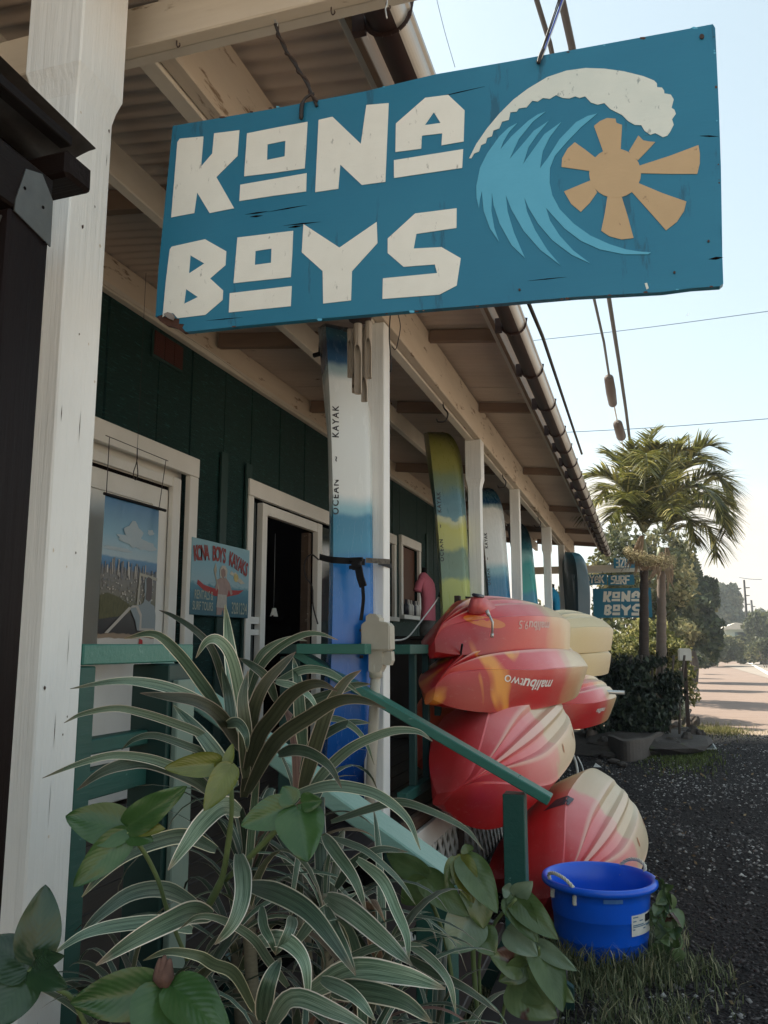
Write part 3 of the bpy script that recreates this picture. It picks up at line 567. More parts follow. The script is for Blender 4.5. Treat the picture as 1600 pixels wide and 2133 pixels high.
# thin corrugated sheet on top
V = []; F = []; n_ = 60
for s_ in (0, .0015):
    for j in range(n_+1):
        x = -.950 - .9*j/n_; w = .008*math.cos(j*.62)
        for yy, zz in ((.05, 2.418), (1.205, 2.372)): V.append((x, yy, zz+w+s_))
N_ = (n_+1)*2
for j in range(n_): F.append((2*j, 2*j+1, 2*j+3, 2*j+2)); F.append((N_+2*j, N_+2*j+2, N_+2*j+3, N_+2*j+1))
mesh('roofing_sheet', V, F, surf('dull_iron_sheet', (.10,.095,.095), (.05,.045,.045), .5, 20, metal=.4, bump=.1), T, smooth=True)
# plates with nails
fx = (Vector((-.9505, 0, 0)), Vector((0,1,0)), Vector((0,0,1)), Vector((1,0,0)))
prism('metal_plate', [[(1.012, 2.17),(1.03, 2.235),(1.068, 2.248),(1.098, 2.215),(1.10, 2.13),(1.012, 2.15)]], fx, .0025, M['galv'], T)
prism('metal_plate', [[(-1.045, 2.155),(-.965, 2.14),(-.985, 2.08),(-1.045, 2.10)]], (Vector((0,1.004,0)), Vector((1,0,0)), Vector((0,0,1)), Vector((0,-1,0))), .0025, M['galv'], T)
for (yy, zz) in ((1.03,2.20),(1.075,2.19),(1.085,2.13)): prism('nail_head', [[(yy+.003*math.cos(a), zz+.003*math.sin(a)) for a in [i*1.047 for i in range(6)]]], (Vector((-.948,0,0)),)+fx[1:], .001, M['dark'], T)

# ================================================================== PORCH RAILING AND STAIR
RAIL = thing('porch_railing', 'teal-green porch railing along the deck edge behind the strap-leaved plant', 'railing', (-1.25, 1.9, .6))
box('top_rail', -1.29, -1.20, 1.585, 2.06, 1.405, 1.452, M['tealX'], RAIL, .003)
box('end_stile', -1.26, -1.205, 1.583, 1.64, .02, 1.402, M['teal'], RAIL, .003)
box('newel_post', -1.285, -1.175, 1.90, 2.01, .05, 1.40, M['batten'], RAIL, .003)
box('newel_cap_board', -1.173, -1.155, 1.915, 2.0, .05, 1.36, surf('lit_grey_green_board', (.22,.28,.23), (.13,.20,.165), .7, (8,8,2), 1.0, bump=.3, bscale=(60,60,3)), RAIL, .003)  # light on the newel's right face put into this paler colour
box('middle_rail', -1.27, -1.225, 1.645, 1.895, 1.20, 1.235, M['teal'], RAIL, .003)
box('middle_rail', -1.27, -1.225, 1.645, 1.895, 1.10, 1.165, M['teal'], RAIL, .003)
RAIL2 = thing('porch_railing', 'teal-green porch railing behind the tall blue kayak and past the grey junction box', 'railing', (-1.25, 4, .6))
bar('top_rail', (-1.60, 3.60, 1.432), (-1.60+.0, 3.78, 1.432), .09, .045, M['batten'], RAIL2, bev=.003)
box('top_rail', -1.555, -1.215, 3.60, 3.69, 1.408, 1.455, M['tealX'], RAIL2, .003)
box('top_rail', -1.19, -1.10, 3.95, 6.4, 1.405, 1.452, M['teal'], RAIL2, .003)
box('bottom_rail', -1.17, -1.12, 3.95, 6.4, .70, .75, M['teal'], RAIL2, .003)
for y in np.arange(4.15, 6.4, .27): box('baluster', -1.165, -1.13, y, y+.035, .752, 1.403, M['batten'], RAIL2, .002)
STAIR = thing('stair', 'wooden porch steps with two sloping teal-green handrails', 'stairs', (-.9, 2.9, 0))
def handrail(y0, p, q, parent=STAIR, mat='tealX', w=.092):
    bar('handrail', (p[0], y0, p[1]), (q[0], y0, q[1]), w, .040, M[mat], parent, bev=.004)
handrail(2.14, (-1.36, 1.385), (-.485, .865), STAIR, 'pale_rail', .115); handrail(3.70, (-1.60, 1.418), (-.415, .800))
box('stair_post', -.612, -.520, 3.655, 3.745, -.02, .82, M['teal'], STAIR, .004)
box('stair_post', -.575, -.485, 2.10, 2.185, -.02, .86, M['teal'], STAIR, .004)
box('stair_post', -1.66, -1.56, 3.655, 3.745, .60, 1.395, M['batten'], STAIR, .003)
for i in range(3): box('tread', -1.12+.25*i, -.86+.25*i, 2.20, 3.64, .42-.15*i, .455-.15*i, M['deck'], STAIR, .004)
for y in (2.18, 3.65):
    o_, u_, v_, n_ = Vector((0, y, 0)), Vector((1,0,0)), Vector((0,0,1)), Vector((0,1,0))
    prism('stringer', [[(-1.14,.61),(-1.14,.30),(-.62,0),(-.34,0),(-.34,.08)]], (o_, u_, v_, n_), .035, M['batten'], STAIR)
for (x_, z_) in ((-.47,.842),(-.50,.858),(-.545,.885),(-.58,.90)):
    for dy in (-.02, .022): prism('screw_head', [[(x_+.0035*math.cos(a), dy+.0035*math.sin(a)) for a in [q*1.047 for q in range(6)]]], (Vector((0,3.70,z_+.0)), Vector((1,0,0)), Vector((0,1,0)), Vector((0,0,1))), .006, M['dark'], STAIR)
# grey electrical junction box strapped to the porch post, with its conduit
JB = thing('junction_box', 'grimy pale plastic junction box and conduit fixed to the second porch post', 'electrical box', (-1.2, 3.8, 1.4))
jp = [(762,1284),(770,1278),(783,1279),(790,1287),(790,1294),(806,1297),(812,1304),(813,1352),(806,1357),(796,1358),(796,1388),(790,1400),(776,1402),(768,1398),(768,1362),(757,1358),(753,1350),(752,1304),(756,1298),(762,1294)]
prism('box_body', [pxs(jp, 3.71)], planeY(3.71), -.075, M['conduit'], JB)
prism('box_lid', [pxs([(755,1300),(811,1300),(811,1353),(755,1353)], 3.705)], planeY(3.705), .012, M['conduit'], JB)
prism('side_fitting', [pxs([(795,1359),(815,1357),(816,1376),(812,1386),(800,1386),(795,1378)], 3.72)], planeY(3.72), -.05, M['conduit'], JB)
a = atY(783, 1398, 3.74); b_ = Vector((-1.255, 3.78, .615))
tube('conduit_pipe', [a, a.lerp(b_, .5), b_], .024, M['conduit'], JB, 14); tube('conduit_collar', [a+Vector((0,0,.03)), a+Vector((0,0,-.03))], .031, M['conduit'], JB, 14)
for py in (1313, 1342, 1368): tube('strap_bolt', [atY(750,py,3.73), atY(756,py,3.73)], .007, M['rust'], JB, 8)
gw = thing('extension_lead', 'thin pale lead drooping from the yellow-green kayak strap to the railing', 'cord', tuple(atY(830,1332,4.3)))
tube('lead', smooth_path([atY(822,1334,4.3), atY(840,1332,4.5), atY(855,1322,4.8), atY(880,1290,5.3), atY(905,1257,6.0), atY(917,1238,6.45)], 5), .005, M['white'], gw, 6)
# ================================================================== KAYAKS
def ramp_mat(name, stops, rough=.35, noise_amt=.12, nscale=6.0, side=None, blot=None, axis=0, spec=.5, scuff=None, worn=None, scf=.28):
    """moulded plastic coloured in soft bands along the hull; side = colour stops for the flanks; blot = marbled colour"""
    m, n, l, b = new_mat(name); a = n.new('ShaderNodeAttribute'); a.attribute_name = 'hull'; sp_ = n.new('ShaderNodeSeparateXYZ'); l.new(a.outputs['Vector'], sp_.inputs[0])
    t = n.new('ShaderNodeTexCoord'); z = n.new('ShaderNodeTexNoise'); z.inputs['Scale'].default_value = nscale; z.inputs['Detail'].default_value = 4; l.new(t.outputs['Object'], z.inputs['Vector'])
    ma = n.new('ShaderNodeMath'); ma.operation = 'MULTIPLY_ADD'; l.new(z.outputs[0], ma.inputs[0]); ma.inputs[1].default_value = noise_amt; l.new(sp_.outputs[0], ma.inputs[2])
    def ramp(st):
        r = n.new('ShaderNodeValToRGB'); r.color_ramp.interpolation = 'EASE'; l.new(ma.outputs[0], r.inputs[0]); el = r.color_ramp.elements
        while len(el) < len(st): el.new(.5)
        for e, (p, c) in zip(el, st): e.position = min(1, max(0, p+noise_amt*.5)); e.color = C4(c)
        return r.outputs[0]
    out = ramp(stops)
    if side:
        o2 = ramp(side); mr = n.new('ShaderNodeMapRange'); l.new(sp_.outputs[1], mr.inputs[0]); mr.inputs[1].default_value = .70; mr.inputs[2].default_value = .86
        mx = n.new('ShaderNodeMix'); mx.data_type = 'RGBA'; l.new(mr.outputs[0], mx.inputs['Factor']); l.new(out, mx.inputs['A']); l.new(o2, mx.inputs['B']); out = mx.outputs['Result']
    if blot:
        z2 = n.new('ShaderNodeTexNoise'); z2.inputs['Scale'].default_value = blot[1]; z2.inputs['Detail'].default_value = 2; z2.inputs['Distortion'].default_value = 1.2; l.new(t.outputs['Object'], z2.inputs['Vector'])
        mr = n.new('ShaderNodeMapRange'); l.new(z2.outputs[0], mr.inputs[0]); mr.inputs[1].default_value = blot[2]; mr.inputs[2].default_value = blot[2]+.08
        lim = n.new('ShaderNodeMapRange'); l.new(sp_.outputs[0], lim.inputs[0]); lim.inputs[1].default_value = blot[3]; lim.inputs[2].default_value = blot[3]+.12; lim.inputs[3].default_value = 1; lim.inputs[4].default_value = 0
        mu = n.new('ShaderNodeMath'); mu.operation = 'MULTIPLY'; l.new(mr.outputs[0], mu.inputs[0]); l.new(lim.outputs[0], mu.inputs[1])
        mx = n.new('ShaderNodeMix'); mx.data_type = 'RGBA'; l.new(mu.outputs[0], mx.inputs['Factor']); l.new(out, mx.inputs['A']); mx.inputs['B'].default_value = C4(blot[0]); out = mx.outputs['Result']
    # scratches on the keel
    sc = n.new('ShaderNodeTexNoise'); mp_ = n.new('ShaderNodeMapping'); mp_.inputs['Scale'].default_value = (5, 42, 42); l.new(t.outputs['Object'], mp_.inputs[0]); l.new(mp_.outputs[0], sc.inputs['Vector']); sc.inputs['Scale'].default_value = 1; sc.inputs['Detail'].default_value = 9; sc.inputs['Roughness'].default_value = .75
    sr = n.new('ShaderNodeMapRange'); l.new(sc.outputs[0], sr.inputs[0]); sr.inputs[1].default_value = .56; sr.inputs[2].default_value = .85; sr.inputs[4].default_value = scf
    mx = n.new('ShaderNodeMix'); mx.data_type = 'RGBA'; l.new(sr.outputs[0], mx.inputs['Factor']); l.new(out, mx.inputs['A']); mx.inputs['B'].default_value = C4(scuff or (.62,.52,.42)); out = mx.outputs['Result']
    if worn:
        wr = n.new('ShaderNodeMapRange'); l.new(sp_.outputs[2], wr.inputs[0]); wr.inputs[1].default_value = .1; wr.inputs[2].default_value = .9; wr.inputs[4].default_value = .55
        mx = n.new('ShaderNodeMix'); mx.data_type = 'RGBA'; l.new(wr.outputs[0], mx.inputs['Factor']); l.new(out, mx.inputs['A']); mx.inputs['B'].default_value = C4(worn); out = mx.outputs['Result']
    l.new(out, b.inputs['Base Color']); rr = n.new('ShaderNodeMapRange'); l.new(sc.outputs[0], rr.inputs[0]); rr.inputs[3].default_value = rough-.08; rr.inputs[4].default_value = rough+.15; l.new(rr.outputs[0], b.inputs['Roughness'])
    bp = n.new('ShaderNodeBump'); bp.inputs['Strength'].default_value = .12; bp.inputs['Distance'].default_value = .003; l.new(sc.outputs[0], bp.inputs['Height']); l.new(bp.outputs[0], b.inputs['Normal'])
    b.inputs['Specular IOR Level'].default_value = spec
    return m
def kayak_mesh(name, L, W, D, ridge=.030, bow=2.4, stern=2.0, rocker=.10, ns=64, nu=72, tip=.52, dexp=3.2, sharp=17, power=3.0, flat=.74):
    """hull bottom is +z, deck -z; x from -L/2 (bow) to L/2 (stern)"""
    V = []; A = []; F = []
    def halfw(t):
        a = 1-abs(2*t-1)**(bow if t < .5 else stern); return W/2*max(0.004, a)**(.46 if t < .5 else .52)
    def dep(t): a = 1-abs(2*t-1)**(dexp if t < .5 else 3.2); return D*((tip if t < .5 else .52)+(1-(tip if t < .5 else .52))*max(0, a)**.7)
    for i in range(ns+1):
        t = .5-.5*math.cos(math.pi*i/ns); t = .6*t+.4*i/ns
        w = halfw(t); d = dep(t)*min(1, .30+w/(W*.22)); x = (t-.5)*L; rk = -rocker*(abs(2*t-1)**2.6)   # the keel line sweeps towards the deck at the ends
        e1 = min(1, t/.34); e2 = min(1, (1-t)/.16); cb = (.05+.75*math.sin(e1*math.pi/2)**.9)*(.62+.38*math.sin(e2*math.pi/2))
        deck = -D*.28 + (.05*abs(2*t-1)**2)*(-1)
        fade = max(0, min(1, (t-.004)/.10))*max(0, min(1, (.96-t)/.45))
        for k in range(nu+1):                 # hull side, u -1..1
            u = -1+2*k/nu; s = abs(u)
            # cross-section: flat bottom, hard chine, tumbling side
            if s < flat: y = s/flat*cb; zz = 1-.15*(s/flat)**2.2
            else: q = (s-flat)/(1-flat); y = cb+(1-cb)*q**.85; zz = .85*(1-q)**.9
            z = d*zz
            sm = lambda a_, b_, v_: (lambda q_: q_*q_*(3-2*q_))(min(1, max(0, (v_-a_)/(b_-a_))))
            ya = s/flat*.80 if s < flat else .9; li = lambda a_, b_, v_: min(1, max(0, (v_-a_)/(b_-a_))); rd = .9*(1-li(.06, .13, ya)) + li(.27, .36, ya)*(1-.8*li(.38, .80, ya)); peak = (1-sm(.03,.10,ya)) + sm(.31,.36,ya)*(1-sm(.38,.46,ya)); peak = min(1, peak)
            z += ridge*(rd-.55)*fade*(1 if s < flat else 0) if s < flat else 0
            V.append((x, (1 if u >= 0 else -1)*y*w, deck*(1-zz) + z + rk*zz)); A.append((t, s, peak*fade))
        # deck side
        for k in range(1, 14):
            u = 1-2*k/14; c_ = 1-abs(u)**2
            well = .05*math.exp(-((t-.45)/.20)**2) * (1 if abs(u) < .62 else 0)
            V.append((x, u*w, deck - .045*c_ + rk*.0 + well)); A.append((t, 1.0, 0))
    c = nu+1+13
    for i in range(ns):
        for k in range(c): F.append((i*c+k, i*c+(k+1) % c, (i+1)*c+(k+1) % c, (i+1)*c+k))
    F.append(tuple(range(c-1, -1, -1))); F.append(tuple(ns*c+k for k in range(c)))
    me = bpy.data.meshes.new(name); me.from_pydata(V, [], F); me.update()
    at = me.attributes.new('hull', 'FLOAT_VECTOR', 'POINT'); at.data.foreach_set('vector', [q for p in A for q in p])
    me.shade_smooth()
    bm = bmesh.new(); bm.from_mesh(me); bmesh.ops.recalc_face_normals(bm, faces=bm.faces[:]); bm.to_mesh(me); bm.free()
    me.set_sharp_from_angle(angle=R(sharp))
    return me
def kayak(label, bowp, sternp, normal, W, D, mat, name='kayak', group=None, **kw):
    bowp = Vector(bowp); sternp = Vector(sternp); x = (sternp-bowp); L = x.length; x.normalize(); z = Vector(normal); z = (z-x*z.dot(x)).normalized(); y = z.cross(x)
    rot = Matrix((x, y, z)).transposed().to_quaternion(); t = thing(name, label, 'kayak', tuple((bowp+sternp)/2), rot, group); ORG[t.name] = Vector((0,0,0))
    h = link('hull', kayak_mesh('hull', L, W, D, **kw), mat, t, local=True); t['L'] = L
    return t, h
from mathutils.bvhtree import BVHTree
def text_mesh(body, size, shear=0, bold=0, space=1.0, sub=True):
    cu = bpy.data.curves.new('txt', 'FONT'); cu.body = body; cu.size = size; cu.shear = shear; cu.offset = bold; cu.align_x = 'CENTER'; cu.align_y = 'CENTER'; cu.space_character = space; cu.resolution_u = 3
    o = bpy.data.objects.new('txt', cu); COL.objects.link(o); dg = bpy.context.evaluated_depsgraph_get(); me = bpy.data.meshes.new_from_object(o.evaluated_get(dg)); bpy.data.objects.remove(o); bpy.data.curves.remove(cu)
    return me
def decal(name, me, host, origin, u, v, mat, parent, lift=.0015, depth=.6):
    """lays flat lettering on a hull: each point is dropped on to the surface along the text plane's normal (hull space)"""
    o = Vector(origin); u = Vector(u).normalized(); v = Vector(v).normalized(); n = u.cross(v)
    bm = bmesh.new(); bm.from_mesh(me); bmesh.ops.triangulate(bm, faces=bm.faces[:]); bmesh.ops.subdivide_edges(bm, edges=[e for e in bm.edges if e.calc_length() > .03], cuts=2, use_grid_fill=True)
    tree = BVHTree.FromPolygons([p.co for p in host.data.vertices], [tuple(p.vertices) for p in host.data.polygons])
    lost = []
    for p in bm.verts:
        q = o + u*p.co.x + v*p.co.y; hit, nn, _, _ = tree.ray_cast(q+n*depth*.5, -n, depth)
        if hit is None: lost.append(p)
        else: p.co = hit + n*lift
    if lost: bmesh.ops.delete(bm, geom=lost, context='VERTS')
    return bmobj(name, bm, mat, parent, local=True)
RED, DRED, ORG_, PINK, SAND, GOLD = (.56,.020,.022), (.30,.010,.010), (.66,.13,.03), (.72,.20,.20), (.66,.50,.30), (.70,.27,.03)
M['white_decal'] = plain('white_decal', (.75,.72,.68), .5); M['pale_decal'] = plain('faded_decal', (.62,.40,.36), .5); M['black_decal'] = plain('black_decal', (.015,.015,.02), .5)
st_main = [(0, (.36,.010,.010)), (.14, (.50,.016,.018)), (.30, (.60,.05,.06)), (.46, PINK), (.54, (.62,.36,.24)), (.60, SAND), (1, (.56,.43,.26))]
st_side = [(0, (.28,.006,.006)), (.34, RED), (.50, (.56,.06,.05)), (.64, (.60,.30,.15)), (.78, SAND), (1, SAND)]
km_a = ramp_mat('red_to_sand_plastic', st_main, .32, .30, 1.7, st_side, (GOLD, 2.4, .57, .28), worn=(.72,.46,.38))
km_b = ramp_mat('worn_pink_to_sand_plastic', [(0, (.55,.03,.035)), (.10, (.60,.05,.06)), (.24, (.66,.17,.17)), (.35, (.68,.26,.23)), (.40, (.60,.44,.29)), (1, (.55,.46,.31))], .36, .30, 2.6, [(0, DRED), (.30, RED), (.50, (.58,.20,.12)), (.66, SAND), (1, SAND)], worn=(.74,.54,.42))
km_s = ramp_mat('sand_plastic', [(0, (.62,.50,.28)), (.5, (.66,.55,.33)), (1, (.66,.54,.36))], .42, .2, 2, [(0, (.60,.46,.22)), (1, (.62,.48,.27))], worn=(.74,.66,.5))
km_o = ramp_mat('orange_plastic', [(0, (.50,.07,.02)), (.5, (.62,.22,.03)), (1, (.66,.36,.10))], .4, .3, 2, [(0, (.40,.04,.01)), (1, (.6,.2,.05))])
def N_(roll, up=0): return (math.sin(R(roll)), -.0+up, math.cos(R(roll)))
grp = 'kayaks stacked hull-up beside the porch'
k1, h1_ = kayak('red kayak with a rudder fin and rope toggle, topmost of the near stack', (-1.05, 4.30, 1.525), (-.64, 6.75, 1.555), N_(16), .52, .205, km_a, group=grp, bow=2.2, stern=2.4, ridge=.024)
k2, h2_ = kayak('red kayak lettered malibu two, second from the top of the near stack', (-1.01, 4.20, 1.285), (-.57, 7.15, 1.265), N_(32), .60, .235, km_a, group=grp, ridge=.036)
k3, h3_ = kayak('large pink and sand kayak hull on its side in the near stack behind the handrail', (-.89, 4.10, .765), (-.74, 6.50, .965), N_(58), .74, .27, km_b, group=grp, ridge=.030, stern=2.2)
k4, h4_ = kayak('pink and sand kayak hull lying lowest on the gravel behind the blue tub', (-.49, 4.45, .22), (-.29, 6.5, .35), N_(50), .72, .25, km_b, group=grp, ridge=.030, stern=2.2)
k5, _h = kayak('orange kayak mostly hidden behind the large pink hull', (-1.12, 4.5, .90), (-.96, 6.8, 1.10), N_(62), .66, .26, km_o, group=grp, ridge=.04)
k6, _h = kayak('plain sand-coloured kayak on top of the farther stack', (-.95, 7.6, 1.53), (-.47, 10.6, 1.56), N_(20), .60, .24, km_s, group=grp, ridge=.04, sharp=50, stern=1.9)
k7, _h = kayak('plain sand-coloured kayak under the topmost one of the farther stack', (-.98, 7.7, 1.30), (-.49, 10.4, 1.29), N_(22), .58, .22, km_s, group=grp, ridge=.04, sharp=50, stern=1.9)
k8, h8_ = kayak('red and sand kayak lowest in the farther stack', (-.80, 7.0, .93), (-.42, 9.0, .93), N_(34), .52, .22, km_a, group=grp, ridge=.032)
k9, _h = kayak('dark red kayak under the lowest pink hull', (-.80, 4.9, .15), (-.62, 6.8, .20), N_(80), .40, .20, ramp_mat('deep_red_plastic', [(0, DRED), (1, (.45,.02,.02))], .4, .2, 2), group=grp)
# lettering on the hulls
decal('lettering', text_mesh('malibu', .105, .25, .001), h2_, (.35, 0, .0), (-1, 0, 0), (0, .25, -1), M['white_decal'], k2) if False else None
def side_text(body, k_, h_, x, z, size, mat, bold=.0, flip=True, lift=.002, ysign=-1, nm='lettering', stretch=1.8):
    # hull-space side facing +X of the world is -y for these kayaks
    me = text_mesh(body, size, .2, bold); me.transform(Matrix.Diagonal((stretch, 1, 1, 1))); u = (-1, 0, 0) if flip else (1, 0, 0); v = (0, 0, -1) if flip else (0, 0, 1)
    if ysign > 0: u = tuple(-q for q in u)
    return decal(nm, me, h_, (x, ysign*.1, z), u, v, mat, k_, lift, 1.4)
# lettering
def hl(k_): return k_['L']
side_text('malibu', k2, h2_, -.55, .085, .085, M['white_decal'], .002, stretch=2.2); side_text('two', k2, h2_, -.90, .085, .075, M['white_decal'], .0, stretch=1.8)
side_text('malibu', k1, h1_, -.15, .10, .075, M['pale_decal'], .002, stretch=2.2); side_text('9.5', k1, h1_, -.45, .10, .07, M['pale_decal'])
side_text('malibu', k8, h8_, -.15, .085, .06, M['white_decal'], .002)
# little rating stickers on the bow
for dx, dz in ((-1.83, .05), (-1.78, .0)): side_text('▪', k2, h2_, dx, dz, .05, M['white_decal']) if False else None
def patch_on(k_, h_, x, y, w, l, mat, nm, ang=0, lift=.004):
    me = bpy.data.meshes.new(nm); n_ = 5; V = [((i/n_-.5)*l, (j/n_-.5)*w, 0) for j in range(n_+1) for i in range(n_+1)]
    me.from_pydata(V, [], [(j*6+i, j*6+i+1, j*6+i+7, j*6+i+6) for j in range(5) for i in range(5)])
    ca, sa = math.cos(ang), math.sin(ang); return decal(nm, me, h_, (x, y, .3), (ca, sa, 0), (-sa, ca, 0), mat, k_, lift, 1.2)
M['rubber'] = plain('black_rubber', (.03, .03, .045), .35)
patch_on(k4, h4_, -.45, .27, .06, .10, M['rubber'], 'keel_patch', lift=.006); patch_on(k3, h3_, -.60, .27, .055, .10, M['rubber'], 'keel_patch', lift=.006)
def scupper(k_, h_, x, y):
    me = bpy.data.meshes.new('scupper'); n_ = 12; me.from_pydata([(0,0,0)]+[(.035*math.cos(a)*(1 if math.cos(a) > 0 else .5), .016*math.sin(a), 0) for a in [2*math.pi*i/n_ for i in range(n_)]], [], [(0, 1+i, 1+(i+1) % n_) for i in range(n_)])
    decal('scupper_hole', me, h_, (x, y, .3), (.3, 1, 0), (-1, .3, 0), bpy.data.materials.get('scupper_shade') or plain('scupper_shade', (.45,.14,.04), .5), k_, .003, 1.2)
for k_, h_ in ((k3, h3_), (k4, h4_)): scupper(k_, h_, .45, -.20); scupper(k_, h_, -.05, -.20)
# fin, paddle rest and toggle of the topmost kayak
def local_obj(name, bm, mat, par, smooth=True): return bmobj(name, bm, mat, par, local=True, smooth=smooth)
bm = bmesh.new()
fin = [(-1.00,.10),(-.99,.195),(-.92,.205),(-.80,.188),(-.62,.145),(-.40,.10)]
for sgn in (1, -1):
    pass
vs = []
for (x_, z_) in fin: vs.append((bm.verts.new((x_, -.09-.05*(.3-z_), z_+.02)), bm.verts.new((x_, -.05+.05*(.3-z_), z_+.02))))
for a_, b_ in zip(vs, vs[1:]): bm.faces.new((a_[0], b_[0], b_[1], a_[1]))
bm.faces.new([v[0] for v in vs][::-1]); bm.faces.new([v[1] for v in vs]); bm.faces.new((vs[0][0], vs[0][1], vs[-1][1], vs[-1][0]))
bmesh.ops.recalc_face_normals(bm, faces=bm.faces[:]); bmesh.ops.bevel(bm, geom=bm.edges[:], offset=.012, segments=2, affect='EDGES')
f_ = local_obj('rudder_fin', bm, surf('fin_red_plastic', (.55,.07,.07), (.62,.16,.15), .35, 9, bump=.05), k1); 
bm = bmesh.new(); b_box(bm, -.995, -.90, -.092, -.048, .212, .230, .006); local_obj('fin_cap', bm, M['rubber'], f_)
bm = bmesh.new(); b_tube(bm, [(-.95,-.15,.145),(-.95,-.19,.10),(-.94,-.20,.03)], .007, 8); b_tube(bm, [(-.95,-.14,.155),(-.95,-.16,.13)], .011, 8); b_tube(bm, [(-.94,-.199,.04),(-.938,-.201,.018)], .010, 8); local_obj('pull_toggle', bm, M['alu'], k1)
def side_patch(k_, h_, x, z, l, w, mat, nm):
    me = bpy.data.meshes.new(nm); n_ = 16; me.from_pydata([(0,0,0)]+[(l/2*math.cos(a), w/2*math.sin(a), 0) for a in [2*math.pi*i/n_ for i in range(n_)]], [], [(0, 1+i, 1+(i+1) % n_) for i in range(n_)])
    return decal(nm, me, h_, (x, -.1, z), (-1, 0, 0), (0, 0, -1), mat, k_, .002, 1.6)
M['sticker'] = surf('printed_sticker', (.50,.36,.24), (.12,.08,.07), .5, (2, 90, 60), 1.0, bump=0)
side_patch(k1, h1_, -.86, .085, .34, .055, plain('amber_patch', (.58,.15,.02), .3), 'amber_recess')
for k_, h_, x_ in ((k2, h2_, 1.36), (k8, h8_, .80)): side_patch(k_, h_, x_, .10, .16, .13, M['sticker'], 'warning_sticker')
# webbing straps, elastic loops and the tube rack
RK = thing('kayak_rack', 'aluminium tube rack arms holding the stacked kayaks beside the porch', 'rack', (-1.0, 6, 0))
ta = atY(1150, 1436, 8.15); tb = atY(1301, 1443, 8.15)
tube('rack_arm', [Vector((-1.15, 8.15, ta.z-.0)), ta, tb], .019, M['alu'], RK, 14)
for y in (5.0, 8.15):
    for z in (.98, 1.42): tube('rack_arm', [(-1.14, y, z), (-.90 if y < 6 else -.95, y, z)], .017, M['alu'], RK, 10)
    box('rack_upright', -1.105, -1.07, y-.02, y+.02, 0, 1.75, M['rust'], RK, .003)
def strap(label, pts, r=.011, g='straps on the stacked kayaks', mat='black'):
    s_ = thing('strap', label, 'strap', tuple(pts[0]), None, g); tube('webbing', smooth_path(pts, 5), r, M[mat], s_, 6); return s_
strap('black elastic loop hanging under the topmost red kayak', [atY(963,1342,4.35), atY(960,1362,4.4), atY(959,1380,4.42)], .006)
strap('black carry strap on the far end of the topmost red kayak', [atY(1125,1338,7.2), atY(1150,1322,7.3), atY(1171,1320,7.4), atY(1165,1335,7.4), atY(1135,1352,7.3)], .02)
strap('black webbing between the orange hull and the pink hull', [atY(1085,1458,5.6), atY(1062,1480,5.2), atY(1050,1508,5.0), atY(1015,1530,4.9), atY(1003,1540,4.8), atY(1000,1560,4.75)], .012)
strap('black vertical strap on the lowest kayak of the farther stack', [atY(1196,1412,8.0), atY(1198,1440,7.95), atY(1197,1482,8.0)], .013)
strap('short black strap end on the farther red kayak', [atY(1172,1440,7.9), atY(1182,1455,7.9), atY(1186,1460,7.9)], .016)
# ---------- kayaks standing between the posts
def stand(label, X, Y, lean, top, mat, W=.62, D=.185, zb=.64, txt=True, a=-.30, g='kayaks standing on end behind the porch posts', turn=0):
    n = Vector((math.cos(a), math.sin(a)+turn, 0)); kk, hh = kayak(label, (X-lean, Y, top), (X, Y-.03, zb), n, W, D, mat, group=g, bow=6.5, stern=3.5, rocker=-.0, ridge=.008, tip=.22, dexp=10, sharp=60)
    if txt:
        for wd_, ox_ in (('OCEAN', .19), ('~', .0), ('KAYAK', -.19)): decal('lettering', text_mesh(wd_, .043, 0, .001, 1.3), hh, (-.44+ox_, -.1, -.034), (-1, 0, 0), (0, 0, -1), M['black_decal'], kk, .002, 1.4)
    return kk, hh
WHT = (.74,.77,.75)
sk_blue = ramp_mat('blue_white_print', [(0, (.010,.03,.06)), (.04, (.03,.10,.15)), (.07, (.010,.04,.09)), (.115, (.015,.08,.18)), (.135, (.30,.42,.46)), (.16, WHT), (.39, WHT), (.425, (.25,.48,.56)), (.44, (.025,.20,.34)), (.50, (.03,.24,.40)), (.54, (.008,.17,.52)), (.72, (.008,.15,.55)), (1, (.006,.05,.26))], .22, .04, 5, None, spec=.6, scuff=(.5,.55,.58), scf=.06)
sk_blue2 = ramp_mat('blue_white_print_short', [(0, (.010,.03,.06)), (.04, (.03,.10,.15)), (.075, (.010,.06,.14)), (.095, (.30,.42,.46)), (.115, WHT), (.33, WHT), (.37, (.25,.48,.56)), (.42, (.03,.20,.36)), (.6, (.008,.15,.45)), (1, (.006,.05,.26))], .24, .04, 5, None, spec=.6, scuff=(.5,.55,.58), scf=.06)
sk_olive = ramp_mat('olive_yellow_print', [(0, (.15,.15,.03)), (.13, (.21,.21,.05)), (.19, (.14,.19,.10)), (.25, (.07,.17,.20)), (.285, (.10,.22,.25)), (.295, (.50,.52,.30)), (.33, (.46,.46,.09)), (.39, (.42,.44,.12)), (.42, (.12,.20,.13)), (.47, (.14,.24,.17)), (.50, (.42,.48,.12)), (1, (.42,.50,.10))], .26, .10, 6, None, spec=.6, scuff=(.45,.5,.4), scf=.08)
sk_teal = ramp_mat('teal_print', [(0, (.004,.014,.02)), (.10, (.006,.03,.045)), (.16, (.015,.11,.14)), (.21, (.20,.42,.42)), (.26, (.02,.30,.28)), (.38, (.01,.36,.32)), (.43, (.015,.25,.40)), (1, (.02,.2,.36))], .26, .10, 6, None, spec=.6, scuff=(.2,.5,.5), scf=.08)
